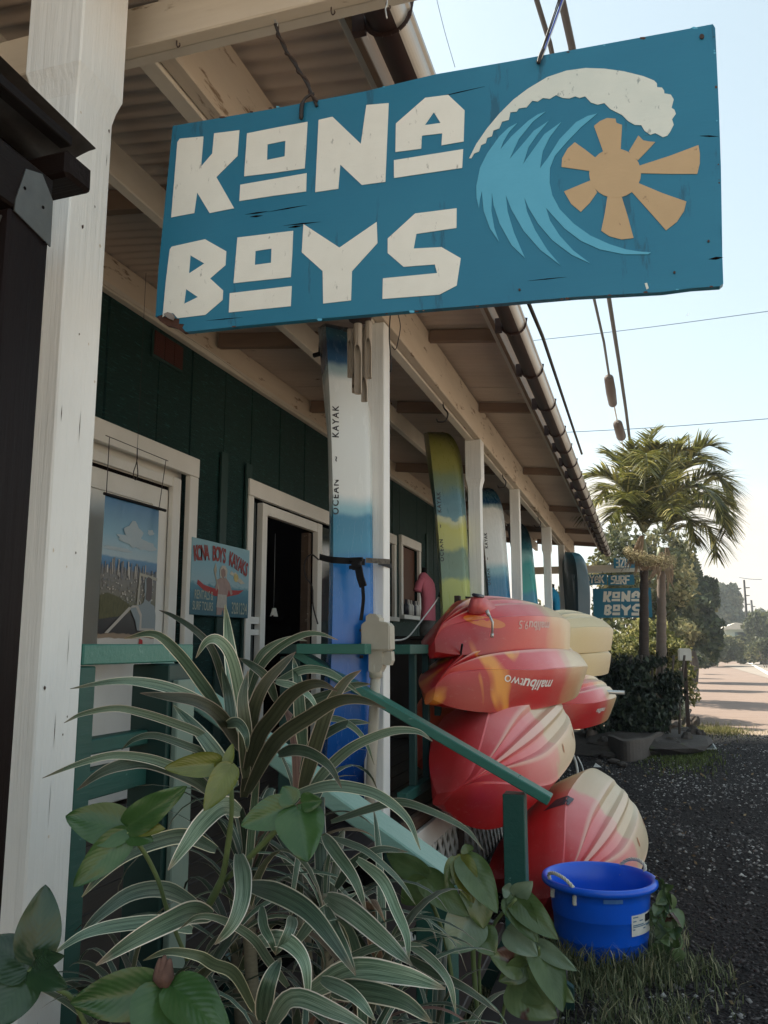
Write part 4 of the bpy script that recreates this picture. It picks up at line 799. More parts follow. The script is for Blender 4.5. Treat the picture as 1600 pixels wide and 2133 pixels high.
sk_grey = ramp_mat('grey_blue_print', [(0, (.02,.22,.36)), (.12, (.06,.11,.14)), (.42, (.08,.13,.16)), (.5, (.12,.26,.33)), (.62, (.48,.58,.62)), (1, (.5,.6,.64))], .35, .1, 4, None)
s1, hs1 = stand('blue and white kayak standing on end by the second post, behind the bamboo chime', -1.440, 3.99,   .035, 3.15, sk_blue, W=.60, D=.165, zb=.66, a=.33)
s2, hs2 = stand('olive and yellow-green kayak standing on end by the third post', -1.42, 6.50, .12, 3.20, sk_olive, W=.60, D=.17, a=.20)
s3, hs3 = stand('blue and white kayak standing on end by the fourth post', -1.43, 8.75, .14, 3.14, sk_blue2, W=.60, D=.17, a=.15)
s4, hs4 = stand('dark-topped teal kayak standing on end by the fifth post', -1.47, 11.6, .18, 3.16, sk_teal, W=.60, D=.18, a=.12)
s5, hs5 = stand('grey and pale blue kayak with a pointed tip at the far porch end', -1.12, 13.6, -.10, 2.93, sk_grey, W=.95, D=.20, txt=False, a=.35)
# ratchet strap round the first standing kayak and its post
rs_ = thing('ratchet_strap', 'black webbing strap with hanging tail round the blue kayak and white post', 'strap', (-1.3, 3.8, 2.0))
za = atY(700, 1165, 3.78).z
sp_ = [atY(666,1160,3.74), atY(690,1166,3.62), atY(720,1168,3.61), atY(760,1171,3.66)]
def ribbon(name, pts, w, mat, par, up=(0,0,1), th=.003):
    bm = bmesh.new(); P = smooth_path(pts, 5)
    for p, q in zip(P, P[1:]): b_bar(bm, p, q+(q-p)*.04, th, w, up=up)
    return bmobj(name, bm, mat, par)
ribbon('webbing', sp_, .030, M['black'], rs_)
ribbon('printed_webbing', [atY(762,1167,3.735), atY(812,1170,3.735)], .024, surf('printed_webbing', (.42,.38,.33), (.03,.03,.03), .7, (60, 4, 60), 1.0, bump=0), rs_)
ribbon('printed_webbing', [Vector((-1.196,3.74,atY(812,1170,3.735).z)), Vector((-1.196,3.95,atY(812,1170,3.735).z))], .024, M['black'], rs_)
bm = bmesh.new(); q = atY(743, 1174, 3.62); b_box(bm, q.x-.022, q.x+.022, q.y-.02, q.y+.02, q.z-.03, q.z+.025, .006); b_tube(bm, [(q.x-.03,q.y-.015,q.z+.018),(q.x+.035,q.y-.015,q.z+.018)], .010, 8); b_tube(bm, [(q.x-.03,q.y-.015,q.z-.018),(q.x+.03,q.y-.015,q.z-.018)], .009, 8); bmobj('ratchet_buckle', bm, M['black'], rs_)
ribbon('folded_tail', [atY(747,1182,3.61), atY(750,1200,3.60), atY(757,1222,3.605)], .034, M['black'], rs_, up=(1,0,0), th=.012)
ribbon('loose_tail', [atY(755,1215,3.61), atY(757,1245,3.61), atY(755,1270,3.62), atY(752,1292,3.62)], .016, M['black'], rs_, up=(1,.3,0))
# elastic handle loops
for (pa, Y_) in ((((664,1166),(648,1155),(635,1170),(636,1200),(650,1222),(652,1262),(662,1300)), 3.86),): tube('bungee_loop', smooth_path([atY(*p, Y_) for p in pa], 4), .004, M['wire'], rs_, 5)
for px, py, Y_ in ((664, 738, 3.95), (896, 938, 6.45), (1012, 1050, 8.7)):
    t_ = thing('carry_handle', f'black handle at the top of the {"nearest blue and white kayak" if Y_ < 5 else "olive kayak" if Y_ < 8 else "farther blue and white kayak"}', 'handle', tuple(atY(px, py, Y_)))
    s_ = 3.9/Y_; ribbon('cord', [atY(px+3*s_,py-36*s_,Y_), atY(px+1*s_,py-10*s_,Y_), atY(px+1*s_,py,Y_)], .008, M['black'], t_, up=(1,0,0), th=.006)
    bm = bmesh.new(); b_bar(bm, atY(px-12*s_,py+3*s_,Y_), atY(px+5*s_,py-2*s_,Y_), .02, .022, bev=.004); bmobj('grip', bm, M['black'], t_)
ribbon_s = thing('ratchet_strap', 'black webbing strap across the yellow-green kayak above the red kayak', 'strap', (-1.4, 6.3, 1.9))
ribbon('webbing', [atY(914,1238,6.28), atY(945,1245,6.26), atY(985,1249,6.30), atY(1003,1250,6.5)], .04, M['black'], ribbon_s)

# ================================================================== BLUE TUB
TB = thing('tub', 'big blue plastic tub with white rope handles on the grass beside the stair post', 'tub', (-.262, 4.30, -.015))
tb0 = TB
M['tub'] = surf('blue_plastic', (.005, .12, .78), (.005, .10, .66), .30, (8, 8, 8), .8, (.05, .16, .50), .66, (44, 44, 9), .06, (60, 60, 60), spec=.55)
cc = (-.262, 4.30, .0)
prof = [(0,.012),(.185,.012),(.202,.02),(.208,.03),(.212,.105),(.2155,.108),(.2165,.112),(.222,.205),(.2255,.208),(.227,.213),(.232,.29),(.238,.328),(.262,.332),(.270,.338),(.272,.350),(.268,.362),(.258,.366),(.248,.362),(.240,.350),(.226,.27),(.205,.05),(.195,.03),(0,.026)]
lathe('body', prof, M['tub'], TB, 72, cc)
def rope(name, pts, r, parent, turns=5.5):
    P = smooth_path(pts, 10); bm = bmesh.new()
    for ph in (0, 2.094, 4.189):
        q = []
        for i, p in enumerate(P):
            t = (P[min(i+1, len(P)-1)]-P[max(i-1, 0)]).normalized(); u = t.cross(Vector((.3, -.9, .2))).normalized(); w = t.cross(u); an = ph + turns*2*math.pi*i/len(P); q.append(p + (u*math.cos(an)+w*math.sin(an))*r*.52)
        b_tube(bm, q, r*.56, 7)
    return bmobj(name, bm, M['rope'], parent, smooth=True)
def onrim(px, py, z): return atZ(px, py, z)
def tubpt(a, r, z): return Vector((cc[0]+r*math.cos(a), cc[1]+r*math.sin(a), z))
for (am, dl) in ((R(-131), R(17)), (R(52), R(16))):
    A0, A1 = am-dl, am+dl
    rope('rope_handle', [tubpt(A0,.252,.345), tubpt(A0,.262,.385), tubpt(am-dl*.5,.262,.402), tubpt(am,.262,.402), tubpt(am+dl*.5,.260,.392), tubpt(A1,.258,.365), tubpt(A1,.252,.345)], .0085, TB)
    for a_ in (A0, A1): rope('rope_end', [tubpt(a_,.243,.322), tubpt(a_,.246,.305), tubpt(a_,.247,.285)], .0095, TB, 2)
def wrap_patch(a0, a1, z0, z1, r, mat, nm, par):
    n_ = 12; V = [(cc[0]+(r+.046*(z-.21))*math.cos(a), cc[1]+(r+.046*(z-.21))*math.sin(a), z) for z in (z0, z1) for a in [a0+(a1-a0)*i/n_ for i in range(n_+1)]]
    return mesh(nm, V, [(i, i+1, i+n_+2, i+n_+1) for i in range(n_)], mat, par, smooth=True)
lb = wrap_patch(R(-50), R(-10), .155, .245, .2275, surf('paper_label', (.74,.72,.66), (.6,.58,.54), .6, 20, bump=0), 'label', TB)
wrap_patch(R(-27), R(-12), .205, .238, .2283, M['black'], 'label_print', lb)
for i, (a0, a1, z) in enumerate(((-48,-40,.236),(-48,-43,.219),(-38,-32,.219),(-48,-30,.202),(-48,-45,.184),(-31,-26,.182),(-24,-12,.19))): wrap_patch(R(a0), R(a1), z-.003, z+.002, .2283, bpy.data.materials.get('label_ink') or plain('label_ink', (.10,.20,.30), .6), 'label_print', lb)
wrap_patch(R(-48), R(-14), .1925, .1965, .2283, bpy.data.materials['label_ink'], 'label_print', lb)
wrap_patch(R(-83), R(-62), .304, .322, .2375, surf('old_sticker_residue', (.10,.24,.46), (.02,.10,.40), .5, (60,60,60), 1.0, bump=0), 'sticker_residue', TB)

TB.location.z = -.022
# ================================================================== POSTER, PAINTED SIGN, MANNEQUINS
def vramp(name, stops, axis=2, z0=0, z1=1, rough=.5, bump=None, nscale=0, namt=0, stretch=(1,1,1)):
    m, n, l, b = new_mat(name); t = n.new('ShaderNodeTexCoord'); s = n.new('ShaderNodeSeparateXYZ'); l.new(t.outputs['Object'], s.inputs[0])
    mr = n.new('ShaderNodeMapRange'); l.new(s.outputs[axis], mr.inputs[0]); mr.inputs[1].default_value = z0; mr.inputs[2].default_value = z1; src = mr.outputs[0]
    if namt:
        z = n.new('ShaderNodeTexNoise'); mp = n.new('ShaderNodeMapping'); mp.inputs['Scale'].default_value = stretch; l.new(t.outputs['Object'], mp.inputs[0]); l.new(mp.outputs[0], z.inputs['Vector']); z.inputs['Scale'].default_value = nscale; z.inputs['Detail'].default_value = 6
        ma = n.new('ShaderNodeMath'); ma.operation = 'MULTIPLY_ADD'; l.new(z.outputs[0], ma.inputs[0]); ma.inputs[1].default_value = namt; l.new(src, ma.inputs[2]); m2 = n.new('ShaderNodeMath'); m2.operation = 'SUBTRACT'; l.new(ma.outputs[0], m2.inputs[0]); m2.inputs[1].default_value = namt/2; src = m2.outputs[0]
    r = n.new('ShaderNodeValToRGB'); l.new(src, r.inputs[0]); el = r.color_ramp.elements
    while len(el) < len(stops): el.new(.5)
    for e, (p, c) in zip(el, stops): e.position = p; e.color = C4(c)
    l.new(r.outputs[0], b.inputs['Base Color']); b.inputs['Roughness'].default_value = rough; return m
# banner: own local frame, u along +Y, v up, facing +X
PX = -2.50; PU0, PU1, PZ0, PZ1 = 3.40, 3.885, 1.36, 2.18
PB = thing('banner', 'hanging photo banner of a city seen from a hillside, in front of the cream door', 'banner', (PX, 3.64, 2.2))
def pz(u, v): return (PU0+(PU1-PU0)*u, PZ0+(PZ1-PZ0)*v)
fX = (Vector((PX, 0, 0)), Vector((0,1,0)), Vector((0,0,1)), Vector((1,0,0)))
nb = 30; V = []; F = []
for j in range(nb+1):
    for i in range(nb+1):
        u, v = i/nb, j/nb; y, z = pz(u, v); V.append((PX+.0022*math.sin(u*9+v*2)*v**2+.0016*math.sin(u*21-v*3)*v**4 - .004, y, z))
for j in range(nb):
    for i in range(nb): F.append((j*(nb+1)+i, j*(nb+1)+i+1, (j+1)*(nb+1)+i+1, (j+1)*(nb+1)+i))
sheet = mesh('sheet', V, F, vramp('banner_print', [(0,(.62,.60,.56)),(.150,(.62,.60,.56)),(.152,(.30,.22,.15)),(.175,(.30,.22,.15)),(.178,(.02,.02,.022)),(.30,(.025,.025,.025)),(.34,(.10,.11,.05)),(.42,(.13,.12,.09)),(.56,(.12,.12,.12)),(.585,(.02,.13,.30)),(.635,(.04,.20,.38)),(.65,(.33,.46,.52)),(.78,(.18,.38,.50)),(1,(.02,.15,.33))], 2, PZ0-2.2, PZ1-2.2, .35, None, 9, .03, (1,1.2,3)), PB, smooth=True)
def pp(name, pts, mat, d=.006, th=.0006): return prism(name, [[pz(*p) for p in pts]], fX, th*.4, mat, sheet, front=d*.35-.0035)
cl_ = surf('print_cloud', (.46,.53,.56), (.36,.48,.54), .5, (1, 30, 44), 1.0, bump=0)
def blob(cx_, cy_, rx, ry, n_=22, s_=0): return [(cx_+rx*math.cos(a)*(1+.18*math.sin(a*5+s_)), cy_+ry*math.sin(a)*(1+.18*math.cos(a*4+s_))) for a in [2*math.pi*i/n_ for i in range(n_)]]
pp('printed_cloud', blob(.52,.80,.16,.075), cl_); pp('printed_cloud', blob(.50,.765,.27,.028,22,1), cl_, .0062); pp('printed_cloud', blob(.84,.835,.06,.018,22,2), cl_); pp('printed_cloud', blob(.75,.74,.20,.03,22,3), cl_, .0065); pp('printed_cloud', blob(.25,.69,.25,.012,22,3), cl_)
rg = random.Random(5)
bl = [surf('print_tower', (.40,.38,.35), (.10,.10,.11), .5, (1, 60, 90), 1.0, bump=0), plain('print_tower_dark', (.16,.17,.19), .5), plain('print_tower_pale', (.50,.47,.42), .5)]
for i in range(42):
    u = rg.uniform(.0, .96); h = rg.uniform(.03, .105)*(1-.5*abs(u-.35)); w = rg.uniform(.012, .026); b0 = rg.uniform(.50, .545)
    pp('printed_tower', [(u,b0),(u+w,b0),(u+w,b0+h),(u,b0+h)], bl[i % 3], .0062+.00002*i)
for i in range(120):
    u = rg.uniform(.01, .95); v = rg.uniform(.36, .52); w = rg.uniform(.010,.028); h = rg.uniform(.006,.014)
    pp('printed_house', [(u,v),(u+w,v+.002),(u+w,v+h),(u,v+h)], bl[rg.choice((1,2,2,0))], .0072+.00001*i, .0003)
pp('printed_grass', [(0,.26),(.30,.28),(.52,.31),(.50,.36),(.30,.40),(.12,.42),(0,.40)], surf('print_grass', (.17,.155,.07), (.035,.045,.02), .5, (1, 90, 30), 1.0, bump=0), .0090)
pp('printed_rail', [(.10,.18),(.16,.18),(.54,.335),(.50,.345)], bl[2], .0095)
pp('printed_man', [(.52,.33),(.60,.355),(.72,.365),(.76,.38),(.78,.42),(.76,.47),(.77,.53),(.83,.55),(.90,.535),(.92,.47),(.90,.42),(.89,.375),(.97,.36),(1,.30),(1,.20),(.66,.20),(.62,.26)], plain('print_shirt', (.27,.32,.34), .5), .0098)
pp('printed_hair', [(.79,.40),(.80,.46),(.79,.53),(.83,.545),(.90,.535),(.915,.47),(.90,.405),(.86,.385)], plain('print_hair', (.10,.08,.075), .5), .0106)
pp('printed_frame', [(.63,.34),(.67,.34),(.69,.545),(1,.525),(1,.545),(.66,.565)], plain('print_frame', (.42,.40,.33), .5), .0094)
pp('printed_hook', [(.50,.335),(.62,.345),(.70,.29),(.70,.20),(.98,.20),(.98,.215),(.735,.215),(.735,.30),(.66,.355),(.56,.355)], bl[2], .011)
pp('printed_mark', [(.70,.10),(.78,.09),(.77,.14),(.71,.15)], plain('print_red', (.5,.03,.03), .5), .0098)
decal_w = text_mesh('Mr. Style', .06, .3); 
for v_ in decal_w.vertices: v_.co = Vector((PX+.009, 3.60+v_.co.x, 1.418+v_.co.y))
link('signature', decal_w, plain('print_ink', (.05,.06,.10), .5), sheet) if False else bpy.data.meshes.remove(decal_w)
bar('top_rod', (PX+.004, PU0-.02, PZ1+.004), (PX+.004, PU1+.05, PZ1+.004), .014, .014, M['black'], PB)
tz = 2.47
wt_ = .0022
for (ya, yb) in ((PU0+.0, PU0+.0), (PU1-.02, PU1+.03)): tube('hanging_wire', [(PX+.004, ya, PZ1), (PX+.004, yb, tz)], wt_, M['wire'], PB, 5)
tube('hanging_rod', [(PX+.004, PU0-.03, tz+.004), (PX+.004, PU1+.05, tz-.004)], wt_, M['wire'], PB, 5)
tube('wire_loop', smooth_path([(PX+.004,3.64,tz),(PX+.004,3.64,tz-.07),(PX+.004,3.615,tz-.14),(PX+.004,3.635,tz-.17),(PX+.004,3.655,tz-.14),(PX+.004,3.642,tz-.07)], 5), wt_*1.3, M['wire'], PB, 5)
tube('ceiling_wire', [(PX+.004,3.64,tz), (PX+.004,3.64,3.45)], .0012, M['wire'], PB, 4)
# painted board
KB = thing('painted_board', 'small hand-painted kayak rental board with a figure and red kayak, beside the open doorway', 'sign', (-2.66, 4.9, 1.9))
KX = -2.655; kfX = (Vector((KX, 0, 0)), Vector((0,1,0)), Vector((0,0,1)), Vector((1,0,0)))
KU0, KU1, KZ0, KZ1 = 4.50, 5.285, 1.635, 2.115
def kz(u, v): return (KU0+(KU1-KU0)*u, KZ0+(KZ1-KZ0)*v)
brd = box('board', KX-.02, KX, KU0, KU1, KZ0, KZ1, vramp('board_sea_and_sky', [(0,(.045,.13,.17)),(.28,(.07,.20,.27)),(.40,(.10,.27,.34)),(.44,(.30,.45,.50)),(.75,(.22,.43,.52)),(1,(.27,.46,.52))], 2, KZ0-1.9, KZ1-1.9, .6, None, 11, .16, (1,2,5)), KB, .002)
def kp(name, pts, col, d=.001, mn=None): return prism(name, [[kz(*p) for p in pts]], kfX, .0008, bpy.data.materials.get(mn or 'board_'+name) or surf(mn or 'board_'+name, col, tuple(c*.8 for c in col), .6, 30, bump=0), brd, front=d)
kp('red_kayak', [(.09,.40),(.20,.33),(.38,.27),(.60,.28),(.80,.33),(.90,.40),(.80,.385),(.62,.375),(.38,.37),(.20,.40),(.10,.46)], (.42,.05,.05), .001)
kp('figure', [(.42,.02),(.50,.02),(.52,.10),(.55,.02),(.60,.04),(.58,.24),(.62,.38),(.66,.30),(.69,.33),(.63,.47),(.57,.53),(.50,.54),(.42,.50),(.38,.38),(.40,.34),(.44,.40),(.42,.24)], (.40,.28,.25), .002)
kp('figure_shorts', [(.41,.12),(.59,.12),(.58,.30),(.43,.30)], (.50,.47,.42), .003)
kp('figure_hair', [(.455,.54),(.45,.64),(.49,.70),(.55,.70),(.585,.64),(.57,.52),(.55,.56),(.50,.52)], (.55,.50,.42), .0025)
kp('figure_face', [(.475,.57),(.475,.64),(.51,.665),(.545,.64),(.55,.57),(.51,.52)], (.33,.22,.19), .0035)
kp('figure_paddle', [(.35,.62),(.38,.72),(.40,.62),(.385,.56),(.45,.36),(.435,.35),(.37,.55)], (.45,.40,.30), .003)
kp('painted_cloud', [(.63,.60),(.66,.65),(.70,.62),(.74,.64),(.78,.60),(.70,.58)], (.55,.52,.42), .001); kp('painted_sun', [(.75+.045*math.cos(a),.56+.06*math.sin(a)) for a in [i*.5 for i in range(12)]], (.60,.48,.20), .0015)
kp('painted_cloud', [(.76,.52),(.82,.57),(.88,.52),(.92,.50),(.84,.48)], (.55,.52,.42), .002)
lt = 'KONA BOYS KAYAKS'; 
bl_red = surf('board_lettering_red', (.38,.06,.055), (.20,.05,.05), .6, (1, 30, 30), 1, bump=0); bl_pale = plain('board_lettering_pale', (.40,.44,.36), .6)
for i, chr_ in enumerate(lt):
    if chr_ == ' ': continue
    u = .035 + .93*i/(len(lt)-1); v = .80 + .10*math.sin(math.pi*u) - .10*u
    for part_, m_, sc_ in ((0, bl_red, 1.0),):
        me = text_mesh(chr_, .16, 0, .006); an = (.45-u)*.5
        yy, zz = kz(u*.95+.02, v-.02); ca, sa = math.cos(an), math.sin(an)
        for p in me.vertices: a_, b_ = p.co.x*.52, p.co.y*.82; p.co = Vector((KX+.003, yy+a_*ca-b_*sa, zz+a_*sa+b_*ca))
        link('painted_letter', me, m_, brd)
for txt_, u, v, s_ in (('RENTALS &', .20, .26, .075), ('SURF TOURS', .19, .115, .072), ('3281234', .82, .12, .105)):
    me = text_mesh(txt_, s_, 0, .001); yy, zz = kz(u, v)
    for p in me.vertices: p.co = Vector((KX+.004, yy+p.co.x*(.62 if s_ < .1 else .62), zz+p.co.y*1.05))
    link('painted_lettering', me, bl_pale, brd)
# mannequin torsos in T-shirts
def torso(label, X, Y, z0, z1, mat, yaw=0, w=.21, name='mannequin', pants=True, collar=None):
    t = thing(name, label, 'mannequin', (X, Y, z0)); H_ = z1-z0; bm = bmesh.new(); rings = []; seg = 24
    for k, (f, a, b_, dx) in enumerate([(0,.86,.38,.005),(.04,.88,.37,.005),(.25,.80,.34,.012),(.45,.82,.35,.012),(.62,.94,.38,.005),(.78,1.05,.37,-.008),(.87,1.05,.31,-.02),(.94,.75,.22,-.032),(1.0,.28,.14,-.036)]):
        rings.append([bm.verts.new((X+dx+w*b_*math.cos(u)*(1+.04*math.sin(3*u+k*1.3)), Y+w*a*math.sin(u), z0+H_*f)) for u in [2*math.pi*i/seg for i in range(seg)]])
    for a, b_ in zip(rings, rings[1:]):
        for i in range(seg): bm.faces.new((a[i], a[(i+1)%seg], b_[(i+1)%seg], b_[i]))
    sh = bmobj('shirt', bm, mat, t, smooth=True)
    for s_ in (1, -1): tube('sleeve', smooth_path([(X-.015, Y+s_*w*.85, z0+H_*.84), (X-.03, Y+s_*w*1.12, z0+H_*.74), (X-.045, Y+s_*w*1.22, z0+H_*.58)], 4), [.036]*4+[.040]*4+[.048], mat, sh, 12)
    tube('neck', smooth_path([(X-.034, Y, z1-.02), (X-.030, Y, z1+.02), (X-.026, Y, z1+.055)], 4), [.030]*4+[.027]*5, M['black'], t, 14)
    if pants: lathe('shorts', [(.0,-.30),(.06,-.30),(.075,-.25),(.085,-.10),(.075,.0),(.06,.02)], surf('grey_shorts', (.08,.075,.07), (.16,.15,.14), .8, 20), t, 20, (X, Y, z0))
    tube('stand', [(X, Y, z0-.25), (X, Y, .61)], .018, M['black'], t, 10)
    return t
torso('black mannequin torso in a pink T-shirt by the amber window', -2.15, 8.40, 1.70, 2.20, surf('pink_cotton', (.60,.17,.22), (.50,.12,.17), .85, (8,8,3), .9, bump=.4, bscale=(10,14,3), dist=.02), w=.19)
torso('mannequin torso in a bright blue T-shirt hanging near the far porch end', -1.28, 12.9, 1.83, 2.32, surf('blue_cotton', (.012,.26,.48), (.01,.20,.38), .85, (8,8,3), .9, bump=.4, bscale=(10,14,3), dist=.02), w=.18, pants=False)
# dark counter on the porch, goods on the sill
CT = thing('counter', 'dark wooden counter below the pink-shirted mannequin', 'counter', (-1.9, 7.6, .62))
box('body', -2.45, -1.55, 7.35, 7.75, .62, 1.50, M['deck'], CT, .004); box('top', -2.48, -1.52, 7.32, 7.78, 1.502, 1.53, M['deck'], CT, .004)
bx = thing('bottles', 'white bottles and jars standing on the amber window sill', 'bottles', (-2.62, 9.4, 1.83)); 
for i in range(6): lathe('bottle', [(0,0),(.035,0),(.035,.11),(.012,.14),(.012,.18),(0,.18)], M['white'] if i % 3 else M['rubber'], bx, 12, (WX+.055, 9.33+.11*i, 1.80))
# clothes on hangers inside the doorway
for i in range(4):
    g = thing('hanging_garment', ['leftmost dim garment on a hanger inside the dark doorway', 'second dim garment from the left inside the dark doorway', 'third dim garment from the left inside the dark doorway', 'rightmost dim garment on a hanger inside the dark doorway'][i], 'clothes', (-3.6, 5.3+.3*i, 2.0), None, 'garments hanging in the dark doorway')
    prism('cloth', [[(-.2,0),(-.22,-.55),(.2,-.55),(.2,0),(.06,.08),(-.06,.08)]], (Vector((-3.55-.06*i, 5.45+.27*i, 1.75)), Vector((.25,.97,0)), Vector((0,0,1)), Vector((.97,-.25,0))), .03, surf('dim_cloth_%d' % i, (.035+.01*(i % 3),.025,.03+.01*(i % 2)), rough=.9), g)
    tube('hanger', smooth_path([(-3.55-.06*i, 5.45+.27*i, 1.83), (-3.55-.06*i, 5.45+.27*i, 1.93), (-3.52-.06*i, 5.47+.27*i, 1.96)], 3), .006, M['alu'], g, 6)
hk = thing('wooden_tag', 'small pale wooden heart-shaped tag hanging in the doorway', 'tag', (-2.9, 6.2, 1.72))
prism('tag', [[(-.05,-.03),(-.02,-.015),(0,-.03),(.05,-.03),(.02,.04),(-.02,.04)]], (Vector((-3.0, 6.45, 1.72)), Vector((.2,.98,0)), Vector((0,0,1)), Vector((.98,-.2,0))), .01, M['cream'], hk); tube('string', [(-3.0,6.45,1.76),(-3.0,6.45,2.4)], .002, M['alu'], hk, 4)
# ================================================================== FOREGROUND PLANTS
def strap_mat(name, dark, mid, edge, transl=.12, rough=.38):
    m, n, l, b = new_mat(name); uv = n.new('ShaderNodeUVMap'); uv.uv_map = 'UVMap'; s = n.new('ShaderNodeSeparateXYZ'); l.new(uv.outputs[0], s.inputs[0])
    oi = n.new('ShaderNodeObjectInfo')
    # |v-.5| distorted a little along the blade gives stripes and a pale margin
    t = n.new('ShaderNodeTexNoise'); mp = n.new('ShaderNodeMapping'); mp.inputs['Scale'].default_value = (1.6, 26, 1); l.new(uv.outputs[0], mp.inputs[0]); l.new(mp.outputs[0], t.inputs['Vector']); t.inputs['Scale'].default_value = 1; t.inputs['Detail'].default_value = 3
    r = n.new('ShaderNodeValToRGB'); l.new(t.outputs[0], r.inputs[0]); e = r.color_ramp.elements; e[0].position = .38; e[0].color = C4(dark); e[1].position = .62; e[1].color = C4(mid)
    a = n.new('ShaderNodeMath'); a.operation = 'SUBTRACT'; l.new(s.outputs[1], a.inputs[0]); a.inputs[1].default_value = .5; a2 = n.new('ShaderNodeMath'); a2.operation = 'ABSOLUTE'; l.new(a.outputs[0], a2.inputs[0])
    mr = n.new('ShaderNodeMapRange'); mr.interpolation_type = 'SMOOTHSTEP'; l.new(a2.outputs[0], mr.inputs[0]); mr.inputs[1].default_value = .425; mr.inputs[2].default_value = .455
    mx = n.new('ShaderNodeMix'); mx.data_type = 'RGBA'; l.new(mr.outputs[0], mx.inputs['Factor']); l.new(r.outputs[0], mx.inputs['A']); mx.inputs['B'].default_value = C4(edge)
    # warm old tips
    tp = n.new('ShaderNodeMapRange'); l.new(s.outputs[0], tp.inputs[0]); tp.inputs[1].default_value = .88; tp.inputs[2].default_value = 1.0; tp.inputs[4].default_value = .55
    m2 = n.new('ShaderNodeMix'); m2.data_type = 'RGBA'; l.new(tp.outputs[0], m2.inputs['Factor']); l.new(mx.outputs['Result'], m2.inputs['A']); m2.inputs['B'].default_value = (.36,.27,.14,1)
    hv = n.new('ShaderNodeHueSaturation'); vr = n.new('ShaderNodeMapRange'); l.new(oi.outputs['Random'], vr.inputs[0]); vr.inputs[3].default_value = .45; vr.inputs[4].default_value = 1.35; hr_ = n.new('ShaderNodeMapRange'); mm_ = n.new('ShaderNodeMath'); mm_.operation = 'FRACT'; mq_ = n.new('ShaderNodeMath'); mq_.operation = 'MULTIPLY'; mq_.inputs[1].default_value = 7.3; l.new(oi.outputs['Random'], mq_.inputs[0]); l.new(mq_.outputs[0], mm_.inputs[0]); l.new(mm_.outputs[0], hr_.inputs[0]); hr_.inputs[3].default_value = .44; hr_.inputs[4].default_value = .515; l.new(hr_.outputs[0], hv.inputs['Hue']); l.new(vr.outputs[0], hv.inputs['Value']); l.new(m2.outputs['Result'], hv.inputs['Color'])
    l.new(hv.outputs[0], b.inputs['Base Color']); b.inputs['Roughness'].default_value = rough; b.inputs['Specular IOR Level'].default_value = .5
    bp = n.new('ShaderNodeBump'); bp.inputs['Strength'].default_value = .5; bp.inputs['Distance'].default_value = .002; l.new(t.outputs[0], bp.inputs['Height']); l.new(bp.outputs[0], b.inputs['Normal'])
    tr = n.new('ShaderNodeBsdfTranslucent'); l.new(hv.outputs[0], tr.inputs[0]); ms = n.new('ShaderNodeMixShader'); ms.inputs[0].default_value = transl; l.new(b.outputs[0], ms.inputs[1]); l.new(tr.outputs[0], ms.inputs[2]); l.new(ms.outputs[0], n['Material Output'].inputs[0])
    return m
M['strap'] = strap_mat('variegated_strap_leaf', (.016,.040,.028), (.11,.17,.12), (.66,.64,.48))
M['strap2'] = strap_mat('olive_strap_leaf', (.030,.045,.024), (.11,.14,.08), (.58,.54,.38))
def strap_mesh(path, width, side, fold=.25, wav=.0, nseg=None, seed=0):
    """a strap leaf along a path; side(i) = width direction; V-shaped section"""
    P = path; n = len(P); V = []; UV = []; F = []
    for i, p in enumerate(P):
        t = i/(n-1); w = width*min(1, (t/.22)**.6*.55+.45)*max(.02, (1-t**2.6))**.75 if t > 0 else width*.45
        tg = (P[min(i+1, n-1)]-P[max(i-1, 0)]).normalized(); s = side[i] if isinstance(side, list) else side; s = (s-tg*s.dot(tg)).normalized(); u = s.cross(tg).normalized()
        wv = wav*math.sin(t*17+seed)
        for k, q in enumerate((-1, -.5, 0, .5, 1)):
            V.append(p + s*(q*w*.5) + u*(abs(q)*w*fold*.5 + wv*q*w)); UV.append((t, .5+q*.5))
    for i in range(n-1):
        for k in range(4): a = i*5+k; F.append((a, a+1, a+6, a+5))
    return V, F, UV
def uv_mesh(name, V, F, UV):
    me = bpy.data.meshes.new(name); me.from_pydata([tuple(p) for p in V], [], F); me.update(); ul = me.uv_layers.new(name='UVMap')
    li = np.empty(len(me.loops), dtype=np.int32); me.loops.foreach_get('vertex_index', li); ul.data.foreach_set('uv', np.array(UV, dtype=np.float32)[li].reshape(-1)); me.shade_smooth(); return me
DR = thing('strap_leaf_plant', 'big clump of striped green and cream strap leaves before the near railing', 'plant', (-.72, 1.5, 0))
def traced(pts, w, y0=1.50, y1=1.32, mat='strap', par=None, tw=.0, fold=.28):
    """pts: photo pixels from the leaf's base to its tip; w = width in photo pixels"""
    n = len(pts); P = []
    for i, p in enumerate(pts):
        t = i/(n-1); Y = y0+(y1-y0)*t + .05*math.sin(t*math.pi)*(-1 if y1 < y0 else 1); P.append(atY(p[0], p[1], Y))
    P = smooth_path(P, 6); Yc = (y0+y1)/2; wm = w/FPX*(Yc/math.cos(PH))*1.0
    mid = P[len(P)//2]; view = (mid-_C).normalized(); side = []
    rg_ = random.Random(int(pts[0][0]*7+pts[-1][1])); twist = rg_.uniform(-.5, .5)
    for i, p in enumerate(P):
        tg = (P[min(i+1, len(P)-1)]-P[max(i-1, 0)]).normalized(); s = tg.cross(view).normalized(); s = Quaternion(tg, twist*(.4+.8*i/len(P))) @ s; side.append(s)
    if side[0].cross((P[1]-P[0])).dot(view) > 0: side = [-s for s in side]
    V, F, UV = strap_mesh(P, wm, side, fold, .03, seed=pts[0][0]); 
    return link('leaf', uv_mesh('leaf', V, F, UV), M[mat], par or DR)
